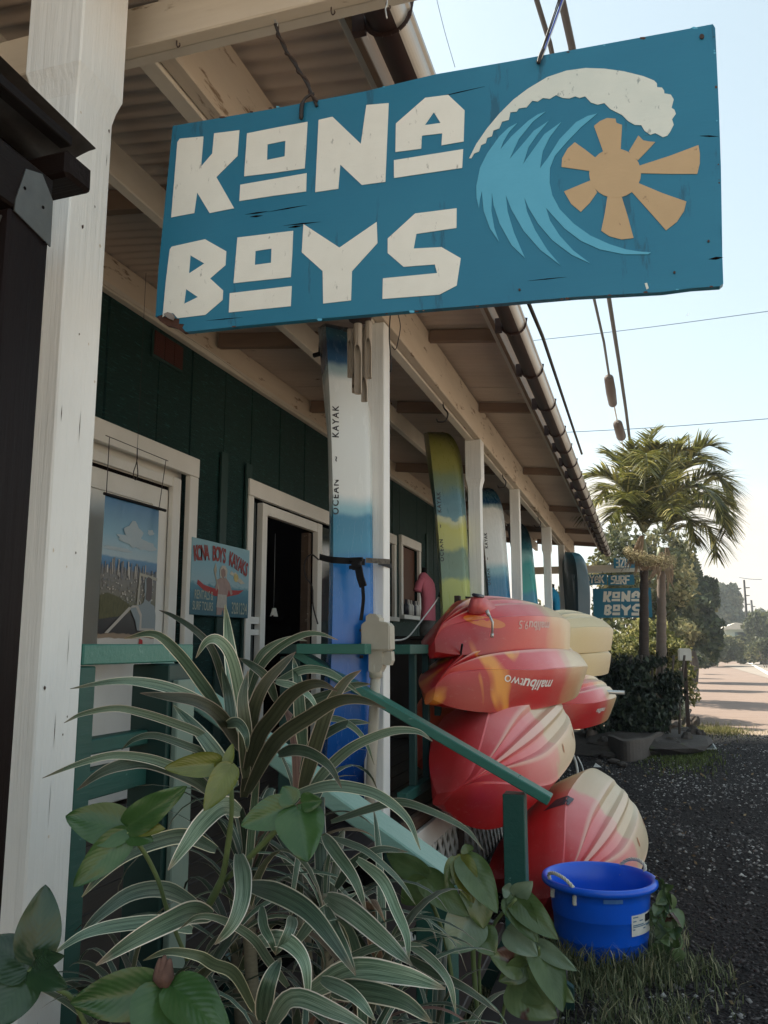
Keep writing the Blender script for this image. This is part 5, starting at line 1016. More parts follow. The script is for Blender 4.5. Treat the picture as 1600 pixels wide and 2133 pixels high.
M['strap_front'] = strap_mat('sky_glossed_strap_leaf', (.035,.080,.055), (.27,.38,.28), (.86,.84,.66), .12, .32)  # front leaves: sky gloss painted in as a paler copy of the stripes
LV = [
([(500,1560),(492,1460),(478,1350),(469,1260)],38,1.55,1.58),([(460,1480),(422,1425),(372,1360),(322,1320),(258,1330)],28,1.5,1.3),([(470,1520),(440,1478),(370,1440),(298,1422),(235,1420),(146,1435)],27,1.5,1.25),
([(500,1560),(460,1495),(410,1462),(350,1452),(292,1444)],32,1.45,1.25),([(470,1510),(495,1505),(513,1530),(515,1566)],23,1.40,1.3),([(460,1570),(420,1530),(360,1505),(297,1485),(240,1475),(172,1487),(133,1506)],20,1.5,1.24),
([(450,1650),(420,1615),(370,1600),(310,1580),(235,1573),(160,1592),(88,1621)],23,1.45,1.18),([(450,1660),(400,1620),(315,1588),(260,1592),(210,1610),(160,1646)],33,1.42,1.2),([(450,1620),(425,1572),(385,1552),(322,1532),(280,1540),(253,1562)],18,1.5,1.35),
([(490,1640),(455,1580),(410,1520),(360,1468)],36,1.52,1.45),([(482,1500),(462,1410),(440,1350),(405,1312),(360,1283),(331,1271)],17,1.6,1.5),([(512,1560),(500,1450),(482,1370),(455,1334),(430,1337),(408,1371)],28,1.5,1.38),
([(484,1530),(476,1450),(462,1388)],25,1.45,1.45),([(512,1620),(510,1520),(505,1455),(517,1397)],31,1.42,1.40),([(514,1620),(518,1545),(530,1475),(552,1425),(590,1383),(616,1358)],31,1.45,1.40),
([(505,1450),(537,1375),(562,1348),(607,1330),(640,1335)],16,1.6,1.5),([(515,1460),(540,1395),(577,1353),(625,1325),(662,1320),(704,1333)],17,1.6,1.45),([(508,1660),(522,1590),(540,1530),(570,1490),(602,1450),(637,1428),(670,1424),(703,1440)],36,1.45,1.30),
([(515,1650),(555,1572),(588,1530),(640,1495),(700,1460),(750,1457),(804,1476)],35,1.42,1.25),([(575,1460),(555,1412),(525,1386),(498,1371)],21,1.6,1.55),([(575,1420),(630,1395),(675,1397),(712,1415),(753,1449)],19,1.65,1.5),
([(628,1650),(645,1590),(665,1525),(688,1465),(720,1418),(752,1396)],33,1.55,1.5),([(632,1570),(625,1490),(620,1420),(611,1369)],27,1.65,1.62),([(575,1420),(612,1430),(645,1452),(665,1486)],17,1.5,1.4),
([(605,1510),(640,1465),(687,1445),(737,1427),(773,1425)],23,1.65,1.6),([(628,1610),(650,1552),(700,1517),(737,1505),(771,1506)],21,1.6,1.5),([(655,1500),(700,1497),(737,1515),(762,1545),(780,1594)],14,1.6,1.45),
([(640,1660),(666,1620),(708,1577),(751,1548),(815,1524),(868,1524),(901,1544)],23,1.5,1.35),([(580,1572),(612,1562),(650,1570),(687,1597),(712,1642)],25,1.45,1.30),([(600,1660),(680,1637),(751,1643),(803,1664),(851,1708),(876,1771)],25,1.5,1.25),
([(690,1712),(770,1685),(830,1671),(892,1688),(968,1726),(1007,1771)],17,1.6,1.45),([(450,1770),(388,1742),(325,1752),(262,1780),(212,1820),(170,1869)],35,1.40,1.12),([(500,1692),(465,1680),(425,1712),(388,1760),(350,1813)],43,1.36,1.15),
([(498,1780),(505,1827),(502,1877),(482,1927),(447,1968)],39,1.32,1.14),([(520,1845),(575,1860),(637,1895),(687,1952),(741,2032)],42,1.36,1.15),([(530,1965),(575,1955),(612,1972),(637,2015),(642,2101)],34,1.3,1.14),
([(610,1910),(602,1940),(574,1990)],25,1.28,1.2),([(545,1890),(550,1930),(565,1960),(574,1988)],20,1.3,1.22),([(410,1885),(345,1853),(275,1860),(212,1902),(165,1949)],35,1.40,1.18),([(400,1938),(337,1922),(250,1928),(175,1947),(107,1990)],31,1.36,1.10),
([(440,1908),(400,1900),(350,1920),(275,1960),(200,2011)],48,1.32,1.05),([(600,2055),(560,2000),(525,1952),(462,1915),(412,1909),(374,1935)],20,1.30,1.15),([(530,2105),(490,2030),(445,2008),(412,1990),(350,1982),(298,2001)],25,1.28,1.12),
([(680,1890),(700,1940),(720,1980),(741,2029)],23,1.35,1.2),([(680,1868),(734,1901),(803,1960),(859,2011)],42,1.4,1.22),([(745,1790),(796,1832),(827,1898),(848,1950),(851,2005)],24,1.45,1.25),([(675,1740),(700,1777),(738,1832),(763,1899)],27,1.45,1.3),
([(690,1745),(727,1757),(769,1777),(830,1832),(866,1885)],14,1.5,1.35),([(640,2070),(734,2022),(837,2032),(928,2060)],46,1.32,1.15),([(840,1990),(906,2028),(975,2063),(1041,2112)],19,1.45,1.35),([(840,1960),(892,1994),(934,2045),(950,2112)],19,1.45,1.3),
([(690,2015),(769,1977),(837,1966),(893,1970)],16,1.4,1.3),([(690,2065),(751,2062),(837,2083),(901,2131)],42,1.28,1.12),([(670,2040),(734,2073),(782,2126)],28,1.25,1.1),([(615,1965),(670,1902),(750,1857)],22,1.45,1.4),([(545,2125),(560,2050),(585,1995)],38,1.22,1.2),
([(430,2140),(390,2090),(420,2030),(470,2000)],30,1.3,1.2),([(640,1780),(600,1740),(560,1720)],26,1.5,1.45),([(700,1850),(735,1800),(790,1770),(850,1775)],20,1.6,1.55),([(560,2140),(610,2080),(700,2110),(780,2150)],38,1.15,1.05)]
for i, (pts, w, y0, y1) in enumerate(LV): traced(pts, w, y0, y1, 'strap2' if i in (3,13,14,17,18,21,42,56) else 'strap' if i % 3 == 1 else 'strap_front')
# shared leaves for the depth of the clump
def arc_leaf(L, w, el, droop, seed, bend=0):
    P = []; n = 12; p = Vector((0, 0, 0)); a = R(el); h = 0
    for i in range(n+1): P.append(p.copy()); t = i/n; p = p + Vector((math.cos(a)*math.cos(h), math.cos(a)*math.sin(h), math.sin(a)))*(L/n); a -= R(droop)/n*(.5+1.4*t); h += R(bend)/n
    V, F, UV = strap_mesh(P, w, Vector((0, 1, 0)), .3, .03, seed=seed); V = [Vector((v.x, v.y, v.z)) for v in V]; return uv_mesh('leaf', V, F, UV)
M['drylf'] = strap_mat('dead_strap_leaf', (.10,.06,.035), (.22,.15,.09), (.30,.23,.15), .1, .7)
rl = random.Random(21); LM = []
for i in range(24):
    me = arc_leaf(rl.uniform(.20, .44), rl.uniform(.012, .028), rl.uniform(25, 85), rl.uniform(70, 170), i, rl.uniform(-25, 25)); me.materials.append(M['drylf'] if i in (5, 17) else M['strap'] if i % 3 else M['strap2']); LM.append(me)
heads = [(-.80,1.62,.98,26),(-.66,1.70,.90,22),(-.90,1.45,.72,28),(-.62,1.50,.62,28),(-.45,1.60,.50,26),(-.98,1.62,.55,22),(-.78,1.38,.42,26),(-.52,1.40,.32,24),(-.30,1.75,.40,20),(-.36,1.52,.22,20),(-.10,1.85,.22,10),(-.62,1.28,.30,22),(-.85,1.30,.20,22),(-.38,1.34,.14,18),(-.52,1.22,.12,16),(-.74,1.75,1.05,18),(-.56,1.78,.78,20),(-.88,1.74,.80,18),(-.70,1.36,.60,20),(-.50,1.48,.78,16),(-.95,1.85,.30,30),(-.70,1.90,.40,34),(-.45,1.95,.34,34),(-.22,1.95,.20,28),(-.60,1.70,.26,34),(-.34,1.70,.16,30),(-.85,1.60,.28,30),(-.70,1.80,.60,30),(-.45,1.80,.55,26),(-.98,1.40,.35,34),(-.82,1.42,.28,34),(-.60,1.40,.30,34),(-.42,1.42,.30,34),(-.30,1.50,.34,30),(-.92,1.30,.52,22),(-.66,1.42,.50,28),(-.20,1.62,.30,30),(-1.02,1.55,.72,22),(-.85,1.24,.40,30),(-.70,1.26,.44,30),(-.55,1.26,.40,30),(-.42,1.32,.40,30),(-.30,1.42,.42,28),(-.62,1.20,.50,24),(-.78,1.50,.50,30)]
for hx, hy, hz, cnt in heads:
    tube('stem', smooth_path([(hx+.05, hy+.10, 0), (hx+.03, hy+.03, hz*.5), (hx, hy, hz-.02), (hx, hy, hz+.04)], 4), [.014]*9+[.012]*4, surf('leaf_scarred_stem', (.20,.19,.14), (.10,.09,.06), .7, (60,60,160), 1.0, bump=.3) if 'leaf_scarred_stem' not in bpy.data.materials else bpy.data.materials['leaf_scarred_stem'], DR, 8)
    for j in range(cnt):
        o = bpy.data.objects.new('leaf', LM[rl.randrange(len(LM))]); COL.objects.link(o); o.parent = DR
        az = j*2.4 + rl.uniform(-.3, .3); t = j/cnt
        o.location = Vector((hx, hy, hz-.10+.12*t)) - Vector((-.72, 1.5, 0)); o.rotation_euler = (rl.uniform(-.2,.2), R(-22+44*(1-t)) , az); s = rl.uniform(.8, 1.08)*(1.0 if t < .8 else .8); o.scale = (s, s, s)
# broad-leaved climber
def leaf_mat(name, c1, c2, vein, brown=None):
    m, n, l, b = new_mat(name); uv = n.new('ShaderNodeUVMap'); uv.uv_map = 'UVMap'; s = n.new('ShaderNodeSeparateXYZ'); l.new(uv.outputs[0], s.inputs[0]); t = n.new('ShaderNodeTexCoord')
    z = n.new('ShaderNodeTexNoise'); z.inputs['Scale'].default_value = 14; z.inputs['Detail'].default_value = 6; l.new(t.outputs['Object'], z.inputs['Vector'])
    mx = n.new('ShaderNodeMix'); mx.data_type = 'RGBA'; mr0 = n.new('ShaderNodeMapRange'); l.new(z.outputs[0], mr0.inputs[0]); mr0.inputs[1].default_value = .35; mr0.inputs[2].default_value = .68; l.new(mr0.outputs[0], mx.inputs['Factor']); mx.inputs['A'].default_value = C4(c1); mx.inputs['B'].default_value = C4(c2)
    # side veins: stripes of (u - 1.1|v-.5|)
    a = n.new('ShaderNodeMath'); a.operation = 'SUBTRACT'; l.new(s.outputs[1], a.inputs[0]); a.inputs[1].default_value = .5; ab = n.new('ShaderNodeMath'); ab.operation = 'ABSOLUTE'; l.new(a.outputs[0], ab.inputs[0])
    q = n.new('ShaderNodeMath'); q.operation = 'MULTIPLY_ADD'; l.new(ab.outputs[0], q.inputs[0]); q.inputs[1].default_value = -.8; l.new(s.outputs[0], q.inputs[2])
    sn = n.new('ShaderNodeMath'); sn.operation = 'MULTIPLY'; l.new(q.outputs[0], sn.inputs[0]); sn.inputs[1].default_value = 62; s2 = n.new('ShaderNodeMath'); s2.operation = 'SINE'; l.new(sn.outputs[0], s2.inputs[0])
    v1 = n.new('ShaderNodeMapRange'); l.new(s2.outputs[0], v1.inputs[0]); v1.inputs[1].default_value = .93; v1.inputs[2].default_value = 1.0
    v2 = n.new('ShaderNodeMapRange'); l.new(ab.outputs[0], v2.inputs[0]); v2.inputs[1].default_value = .018; v2.inputs[2].default_value = .006
    vm = n.new('ShaderNodeMath'); vm.operation = 'MAXIMUM'; l.new(v1.outputs[0], vm.inputs[0]); l.new(v2.outputs[0], vm.inputs[1]); vk = n.new('ShaderNodeMath'); vk.operation = 'MULTIPLY'; l.new(vm.outputs[0], vk.inputs[0]); vk.inputs[1].default_value = .07
    m2 = n.new('ShaderNodeMix'); m2.data_type = 'RGBA'; l.new(vk.outputs[0], m2.inputs['Factor']); l.new(mx.outputs['Result'], m2.inputs['A']); m2.inputs['B'].default_value = C4(vein); out = m2.outputs['Result']
    if brown:
        z3 = n.new('ShaderNodeTexNoise'); z3.inputs['Scale'].default_value = 9; z3.inputs['Detail'].default_value = 3; l.new(t.outputs['Object'], z3.inputs['Vector']); r3 = n.new('ShaderNodeMapRange'); l.new(z3.outputs[0], r3.inputs[0]); r3.inputs[1].default_value = brown; r3.inputs[2].default_value = brown+.03
        m3 = n.new('ShaderNodeMix'); m3.data_type = 'RGBA'; l.new(r3.outputs[0], m3.inputs['Factor']); l.new(out, m3.inputs['A']); m3.inputs['B'].default_value = (.075,.028,.018,1); out = m3.outputs['Result']
    l.new(out, b.inputs['Base Color']); b.inputs['Roughness'].default_value = .27; b.inputs['Specular IOR Level'].default_value = .6
    hh = n.new('ShaderNodeMath'); hh.operation = 'MULTIPLY_ADD'; l.new(s2.outputs[0], hh.inputs[0]); hh.inputs[1].default_value = -.07; l.new(z.outputs[0], hh.inputs[2])
    bp = n.new('ShaderNodeBump'); bp.inputs['Strength'].default_value = .35; bp.inputs['Distance'].default_value = .003; l.new(hh.outputs[0], bp.inputs['Height']); l.new(bp.outputs[0], b.inputs['Normal'])
    tr = n.new('ShaderNodeBsdfTranslucent'); l.new(out, tr.inputs[0]); ms = n.new('ShaderNodeMixShader'); ms.inputs[0].default_value = .15; l.new(b.outputs[0], ms.inputs[1]); l.new(tr.outputs[0], ms.inputs[2]); l.new(ms.outputs[0], n['Material Output'].inputs[0])
    return m
LG = leaf_mat('broad_green_leaf', (.030,.080,.022), (.060,.125,.038), (.14,.20,.07)); LD = leaf_mat('broad_dark_leaf', (.016,.042,.020), (.030,.065,.026), (.07,.12,.05)); LY = leaf_mat('broad_olive_leaf', (.10,.115,.02), (.15,.17,.035), (.25,.26,.08)); LO = leaf_mat('broad_sage_leaf', (.055,.095,.030), (.095,.145,.055), (.18,.23,.09)); LB = leaf_mat('broad_scorched_leaf', (.10,.15,.06), (.15,.20,.09), (.25,.27,.12), .60); LP = leaf_mat('broad_silvery_leaf', (.13,.19,.12), (.20,.27,.19), (.4,.45,.35))
def broad(par, base, tip, w, Y, dY=-.05, mat=None, curl=.12, fold=.22, lean=0, bend=0):
    """ovate leaf from its stalk end to its tip; w = full width in photo pixels"""
    a = atY(base[0], base[1], Y); b_ = atY(tip[0], tip[1], Y+dY); ax = b_-a; L = ax.length; t_ = ax.normalized(); view = ((a+b_)/2-_C).normalized(); s = t_.cross(view).normalized(); s = (Quaternion(t_, lean) @ s); u = s.cross(t_).normalized()
    if u.dot(view) > 0: u = -u
    W = w/FPX*Y/math.cos(PH)*1.05; V = []; UV = []; F = []; nl, nw = 18, 10
    rg_ = random.Random(int(base[0]*3+tip[1])); ph = rg_.uniform(0, 6)
    for i in range(nl+1):
        t = i/nl; prof_ = (math.sin(math.pi*min(1, t**.66))**.66 if t < 1 else 0)*(1.10-.18*t); prof_ = max(prof_, .02)
        for k in range(nw+1):
            q = -1+2*k/nw; back = -.09*abs(q)**1.3*(1-t)**3*L*1.3
            p = a + t_*(L*t+back) + s*(q*W*.5*prof_ + bend*L*math.sin(math.pi*t)) + u*(-curl*L*(t-.35)**2 + fold*abs(q)*W*.5*prof_ + .010*L*math.sin(t*13+q*3+ph)*abs(q)+ .03*W*math.cos(q*5+ph)*(abs(q)))
            V.append(p); UV.append((t, .5+q*.5))
    for i in range(nl):
        for k in range(nw): c = i*(nw+1)+k; F.append((c, c+1, c+nw+2, c+nw+1))
    return link('leaf', uv_mesh('leaf', V, F, UV), mat or LG, par)
M['petiole'] = surf('green_stalk', (.13,.18,.07), (.08,.12,.05), .5, 20)
def stalk(par, pts, r, Ys, mat='petiole'): n = len(pts); return tube('stalk', smooth_path([atY(p[0], p[1], Ys[0]+(Ys[1]-Ys[0])*i/(n-1)) for i, p in enumerate(pts)], 5), r, M[mat], par, 8)
def vine(label, cx_, cy_, Y): return thing('climber_plant', label, 'plant', tuple(atY(cx_, cy_, Y)), None, None)
v = vine('dark green broad-leaved climber beside the white corner post, over the striped plant', 262, 1735, 1.14)
for b_, t_, w, m_, dy in (((264,1728),(135,1700),84,LG,-.03),((266,1722),(384,1640),62,LG,-.02),((264,1738),(152,1848),66,LG,-.05),((280,1722),(342,1727),34,LY,-.01),((272,1738),(318,1752),42,LG,-.01)): broad(v, b_, t_, w, 1.15, dy, m_, lean=.2*math.sin(w))
stalk(v, [(266,1732),(300,1775),(330,1835),(350,1900),(390,2000)], .0035, (1.15,1.3))
v = vine('darkest climber with four broad leaves at the bottom left corner over the white post', 62, 2018, 1.0)
for b_, t_, w, m_, dy in (((70,1995),(96,1843),92,LD,.02),((58,2020),(-30,1955),92,LD,-.02),((55,2028),(-25,2150),98,LD,-.05),((64,2018),(136,2056),56,LD,-.03),((72,2000),(130,1992),40,LD,-.02)): broad(v, b_, t_, w, 1.02, dy, m_, lean=.15)
stalk(v, [(60,2018),(115,2058),(150,2080),(180,2140)], .0035, (1.02,1.1))
v = vine('large bright green climber leaves at the bottom edge round a withered brown bud', 340, 2060, 1.08)
for b_, t_, w, m_, dy in (((328,2060),(143,2092),92,LG,-.04),((342,2062),(318,2225),122,LG,-.06),((362,2055),(480,2165),90,LG,-.04)): broad(v, b_, t_, w, 1.10, dy, m_, lean=-.15)
bmw = surf('withered_brown', (.15,.08,.06), (.05,.025,.02), .8, 40, bump=.6)
for dx in (-6, 0, 7): tube('withered_bud', smooth_path([atY(342+dx*.3,2055,1.10), atY(340+dx,2030,1.10), atY(343+dx*1.6,1990+abs(dx),1.10)], 4), [.006,.008,.010,.012,.011,.009,.007,.005,.002], bmw, v, 7)
v = vine('yellowish olive climber leaves at the centre of the striped plant', 465, 1595, 1.2)
for b_, t_, w, m_, dy in (((456,1590),(342,1600),48,LY,-.05),((480,1598),(426,1688),52,LY,-.05),((470,1598),(485,1548),22,LY,.02),((465,1588),(450,1612),26,LY,0)): broad(v, b_, t_, w, 1.22, dy, m_, fold=.35)
stalk(v, [(478,1600),(483,1680),(475,1760),(462,1830),(435,1885)], [.004]*8+[.0052]*8+[.0065]*5, (1.24,1.34))
v = vine('glossy mid-green climber with heart-shaped leaves right of centre, over the striped plant', 612, 1685, 1.22)
for b_, t_, w, m_, dy in (((602,1680),(502,1720),62,LG,-.04),((620,1686),(640,1792),92,LG,-.05),((610,1672),(588,1638),44,LG,.0),((630,1672),(670,1668),36,LG,-.01)): broad(v, b_, t_, w, 1.24, dy, m_)
stalk(v, [(604,1700),(560,1745),(510,1795),(470,1832)], .005, (1.26,1.34))
v = vine('tall drooping sage-green climber in front of the stair post and blue tub', 960, 1850, 1.9)
for b_, t_, w, m_, dy in (((890,1828),(800,1777),44,LO,.05),((886,1836),(836,1884),50,LO,0),((884,1826),(974,1908),52,LO,-.05),((968,1790),(1036,1898),58,LO,-.06),((960,1788),(985,1880),46,LY,-.04),((955,1792),(930,1850),40,LO,-.03),((975,1775),(968,1758),24,LO,0),((985,1905),(936,1985),76,LP,-.04),((985,1830),(1010,1935),62,LO,-.02),((1000,1940),(1030,1990),50,LO,-.02),
    ((1072,1868),(1160,1955),50,LO,-.05),((1072,1876),(1119,1962),46,LO,-.05),((1074,1864),(1108,1838),34,LP,-.02),((1062,1858),(1046,1850),26,LP,0),((1060,1872),(1088,1935),40,LO,-.02),((1060,1938),(1118,1990),48,LP,-.04),((1122,1972),(1173,2104),58,LO,-.08),((1122,1968),(1198,2022),30,LP,-.05),((1090,2012),(1022,1988),52,LB,-.03),((1095,2010),(1040,2045),40,LO,-.03),((1068,2052),(1158,2118),74,LB,-.05),((1085,2055),(1130,2090),34,LB,-.05),((1150,2045),(1195,2088),30,LB,-.03)): broad(v, b_, t_, w, 1.92 if b_[0] < 1040 else 2.02, dy, m_, curl=.2, lean=.25*math.sin(w*1.7), fold=.3)
stalk(v, [(965,1790),(985,1850),(990,1900),(985,1960),(990,2060),(1000,2160)], .006, (1.95,2.05)); stalk(v, [(1075,1872),(1040,1910),(1025,1935),(1000,1990),(1000,2080)], .004, (2.0,2.05)); stalk(v, [(895,1870),(915,1920),(930,1970),(945,2060)], .005, (1.95,2.0)); stalk(v, [(1122,1972),(1120,2000),(1085,2025),(1060,2060),(1040,2150)], .004, (2.0,2.05))
v = thing('ground_plant', 'low browning leafy plant trailing right of the blue tub', 'plant', (.10, 4.35, 0))
rg = random.Random(9)
for i in range(34):
    px, py = 1370+rg.uniform(-12, 50)*(.3+.7*(i/34)), 1835+i/34*140+rg.uniform(-12, 12); Y = 4.30-.1*i/34; broad(v, (px, py), (px+rg.uniform(-22, 26), py+rg.uniform(8, 34)), rg.uniform(14, 30), Y, rg.uniform(-.05, .05), LB if i % 3 else LO, curl=.4, lean=rg.uniform(-.8, .8), fold=.4)
for i in range(3): stalk(v, [(1372,1830+20*i),(1395,1880+20*i),(1420,1960),(1410,1985)], .004, (4.32,4.2))
# grass: one mass of blades
def grass(name, n, reg, h, w, mat, seed=4, kind='stuff'):
    rng = np.random.RandomState(seed); P = reg(rng, n); n = len(P); hh = rng.uniform(h[0], h[1], n); a = rng.rand(n)*6.28; ln = rng.uniform(.1, .9, n)*hh; dx, dy = np.cos(a), np.sin(a)
    V = np.zeros((n, 5, 3)); ww = rng.uniform(.6, 1.2, n)*w
    for k, (t, wf) in enumerate(((0, 1), (.55, .8))):
        c = P + np.stack([dx*ln*t**2, dy*ln*t**2, hh*t*(1-.15*t)], 1)
        V[:, 2*k] = c + np.stack([-dy*ww*wf/2, dx*ww*wf/2, 0*a], 1); V[:, 2*k+1] = c - np.stack([-dy*ww*wf/2, dx*ww*wf/2, 0*a], 1)
    V[:, 4] = P + np.stack([dx*ln, dy*ln, hh*.8], 1)
    b_ = (np.arange(n)*5)[:, None]; T = np.concatenate([b_+np.array([[0,1,3]]), b_+np.array([[0,3,2]]), b_+np.array([[2,3,4]])], 1).reshape(-1, 3)
    me = bpy.data.meshes.new(name); me.vertices.add(n*5); me.vertices.foreach_set('co', V.reshape(-1)); me.loops.add(len(T)*3); me.polygons.add(len(T)); me.loops.foreach_set('vertex_index', T.reshape(-1).astype(np.int32)); me.polygons.foreach_set('loop_start', np.arange(len(T))*3); me.update()
    at = me.attributes.new('tone', 'FLOAT', 'FACE'); at.data.foreach_set('value', np.repeat(rng.rand(n), 3)); return link(name, me, mat, kind=kind)
M['grass'] = tone_mat('grass_blades', [(0, (.03,.042,.018)), (.4, (.10,.125,.055)), (.8, (.24,.25,.125)), (1, (.48,.42,.26))], .6, .2)
def reg_g(rng, n):
    y = rng.uniform(2.3, 4.9, n); x = rng.uniform(-.75, .32, n); c = 1-np.clip((x-(-.05+.12*np.sin(y*5)+.28*(y < 4.2)*(4.2-y)*0+.12))/.22, 0, 1); m = rng.rand(n) < c*(.12+.88*(np.sin(x*9+y*4)+np.sin(y*11-x*7)+.8*np.sin(x*23) > -.3)); x, y = x[m], y[m]; return np.stack([x, y, np.full(len(x), -.02)], 1)
grass('grass', 17000, reg_g, (.03, .12), .0055, M['grass'])
def reg_g1(rng, n): a = rng.rand(n)*6.28; r = .215+rng.rand(n)**2*.12; return np.stack([-.262+np.cos(a)*r, 4.30+np.sin(a)*r, 0*a-.01], 1)
grass('grass', 2200, reg_g1, (.05, .19), .006, M['grass'], 8)
def reg_g2(rng, n): x = .35+rng.randn(n)*.22; y = 12.6+rng.randn(n)*.8; return np.stack([x, y, 0*x-.02], 1)
grass('grass', 7000, reg_g2, (.02, .07), .012, tone_mat('sparse_lawn', [(0, (.05,.07,.015)), (1, (.16,.19,.05))], .7, .2), 5)
def reg_g3(rng, n): x = 1.0+rng.randn(n)*.30; y = 15.6+rng.randn(n)*.5; return np.stack([x, y, 0*x-.03], 1)
grass('grass', 2500, reg_g3, (.04, .15), .008, tone_mat('sunny_grass', [(0, (.10,.10,.03)), (1, (.28,.26,.10))], .7, .3), 6)
# ================================================================== PALMS, HEDGE, TREES
def leaf_cards(name, P, Nn, size, mat, parent, seed=1, aspect=.45, kind=None, tones=None, droop=0, label=None):
    """many folded leaf-shaped faces at points P, roughly facing Nn"""
    rng = np.random.RandomState(seed); n = len(P); s = rng.uniform(size[0], size[1], n)
    d = rng.randn(n, 3)+Nn*.6; d /= np.linalg.norm(d, axis=1)[:, None]; t = np.cross(d, rng.randn(n, 3)); t[:, 2] -= droop; t /= np.linalg.norm(t, axis=1)[:, None]; b_ = np.cross(d, t)
    V = np.stack([P - t*s[:, None]*.5, P + b_*(s*aspect*.5)[:, None] - d*(s*.08)[:, None], P + t*s[:, None]*.5, P - b_*(s*aspect*.5)[:, None] - d*(s*.08)[:, None]], 1)
    base = (np.arange(n)*4)[:, None]; T = np.concatenate([base+np.array([[0,1,2]]), base+np.array([[0,2,3]])], 1).reshape(-1, 3)
    me = bpy.data.meshes.new(name); me.vertices.add(n*4); me.vertices.foreach_set('co', V.reshape(-1)); me.loops.add(len(T)*3); me.polygons.add(len(T)); me.loops.foreach_set('vertex_index', T.reshape(-1).astype(np.int32)); me.polygons.foreach_set('loop_start', np.arange(len(T))*3); me.update()
    tn = tones if tones is not None else rng.rand(n); at = me.attributes.new('tone', 'FLOAT', 'FACE'); at.data.foreach_set('value', np.repeat(tn, 2))
    return link(name, me, mat, parent, kind=kind, label=label)
def clump_points(blobs, n, seed, shell=.55, nscale=1.5, hole=.0):
    rng = np.random.RandomState(seed); vol = np.array([b[3]*b[4]*b[5] for b in blobs])**.8; k = rng.choice(len(blobs), n, p=vol/vol.sum()); bb = np.array(blobs)[k]
    d = rng.randn(n, 3); d /= np.linalg.norm(d, axis=1)[:, None]; r = (shell+(1-shell)*rng.rand(n)**.6); w = np.array([1+.30*noise.noise(Vector(q)*nscale*2+Vector((i_ % 7, 0, 0))) for i_, q in zip(k, d)])
    P = bb[:, :3]+d*bb[:, 3:6]*(r*w)[:, None]
    if hole: keep = np.array([noise.noise(Vector(p)*nscale) > -hole for p in P]); P, d = P[keep], d[keep]
    return P, d
M['bark'] = surf('grey_bark', (.13,.10,.08), (.07,.055,.045), .85, (6,6,2), 1.0, bump=.6, bscale=(20,20,6), dist=.03)
def tree(label, base, blobs, n, size, mat, seed, trunk_r=.15, name='tree', group=None, hole=.25, nscale=1.0, limbs=6, shell=.5):
    t = thing(name, label, 'tree', base, None, group); rg_ = random.Random(seed); top = max(blobs, key=lambda b: b[3])
    bx_, by_, bz_ = base; tube('trunk', smooth_path([base, (bx_+.1, by_, bz_+(top[2]-bz_)*.4), (top[0], top[1], top[2])], 4), [trunk_r*(1-.07*i) for i in range(9)], M['bark'], t, 10)
    for i in range(limbs): b_ = blobs[rg_.randrange(len(blobs))]; tube('limb', smooth_path([(bx_+.1, by_, bz_+(top[2]-bz_)*rg_.uniform(.3,.6)), ((bx_+b_[0])/2, (by_+b_[1])/2, b_[2]*.8), (b_[0], b_[1], b_[2])], 3), [trunk_r*.4, trunk_r*.35, trunk_r*.3, trunk_r*.25, trunk_r*.2, trunk_r*.15, trunk_r*.1], M['bark'], t, 6)
    P, d = clump_points(blobs, n, seed, shell, nscale, hole); rng = np.random.RandomState(seed); tn = np.clip(.5+.9*np.array([noise.noise(Vector(p)*nscale*1.3) for p in P])+.18*rng.randn(len(P)), 0, 1)
    leaf_cards('crown', P, d, size, mat, t, seed, .6, None, tn); return t
G1 = tone_mat('dark_foliage', [(0, (.018,.030,.012)), (.5, (.045,.065,.025)), (.85, (.10,.12,.045)), (1, (.22,.21,.09))], .55, .25)
G2 = tone_mat('olive_foliage', [(0, (.035,.045,.018)), (.5, (.09,.10,.04)), (.85, (.17,.17,.075)), (1, (.30,.27,.13))], .6, .3)
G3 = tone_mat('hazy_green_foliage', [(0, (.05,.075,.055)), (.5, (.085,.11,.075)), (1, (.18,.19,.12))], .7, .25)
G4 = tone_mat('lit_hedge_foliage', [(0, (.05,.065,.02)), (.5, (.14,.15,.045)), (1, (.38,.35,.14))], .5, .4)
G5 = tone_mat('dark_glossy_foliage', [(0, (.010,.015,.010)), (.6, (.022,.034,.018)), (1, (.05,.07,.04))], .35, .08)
def pt(px, py, Y): q = atY(px, py, Y); return (q.x, q.y, q.z)
def bl(px, py, Y, rpx, rpy, d=1.0): q = atY(px, py, Y); s = Y/FPX/math.cos(PH)*.97; return (q.x, q.y, q.z, rpx*s, rpx*s*d, rpy*s)
tree('big dark tree crown rising behind the two palms', (pt(1330,1370,24)[0], 24, 0), [bl(1300,1125,24,50,42), bl(1380,1150,25,56,48), bl(1290,1180,23,60,70), bl(1350,1220,24,75,80), bl(1395,1210,24,50,80), bl(1240,1240,24,70,60), bl(1330,1300,24,90,60)], 11000, (.10,.22), G2, 3, .2, hole=.12, nscale=.9)
tree('dark tree hung with creepers at the roadside beyond the palms', (pt(1440,1375,36)[0], 36, -.05), [bl(1420,1180,36,38,45), bl(1440,1240,36,48,50), bl(1470,1290,35,30,55), bl(1420,1300,36,60,55), bl(1480,1330,35,22,40), bl(1400,1230,37,45,55)], 13000, (.16,.34), G1, 4, .22, hole=.2, nscale=.7)
tree('sunlit bushy tree between the second palm and the road', (pt(1410,1380,30)[0], 30, -.05), [bl(1400,1270,30,45,45), bl(1420,1320,30,45,40), bl(1385,1330,30,45,40)], 8000, (.12,.24), G2, 5, .12, hole=.2, nscale=.9)
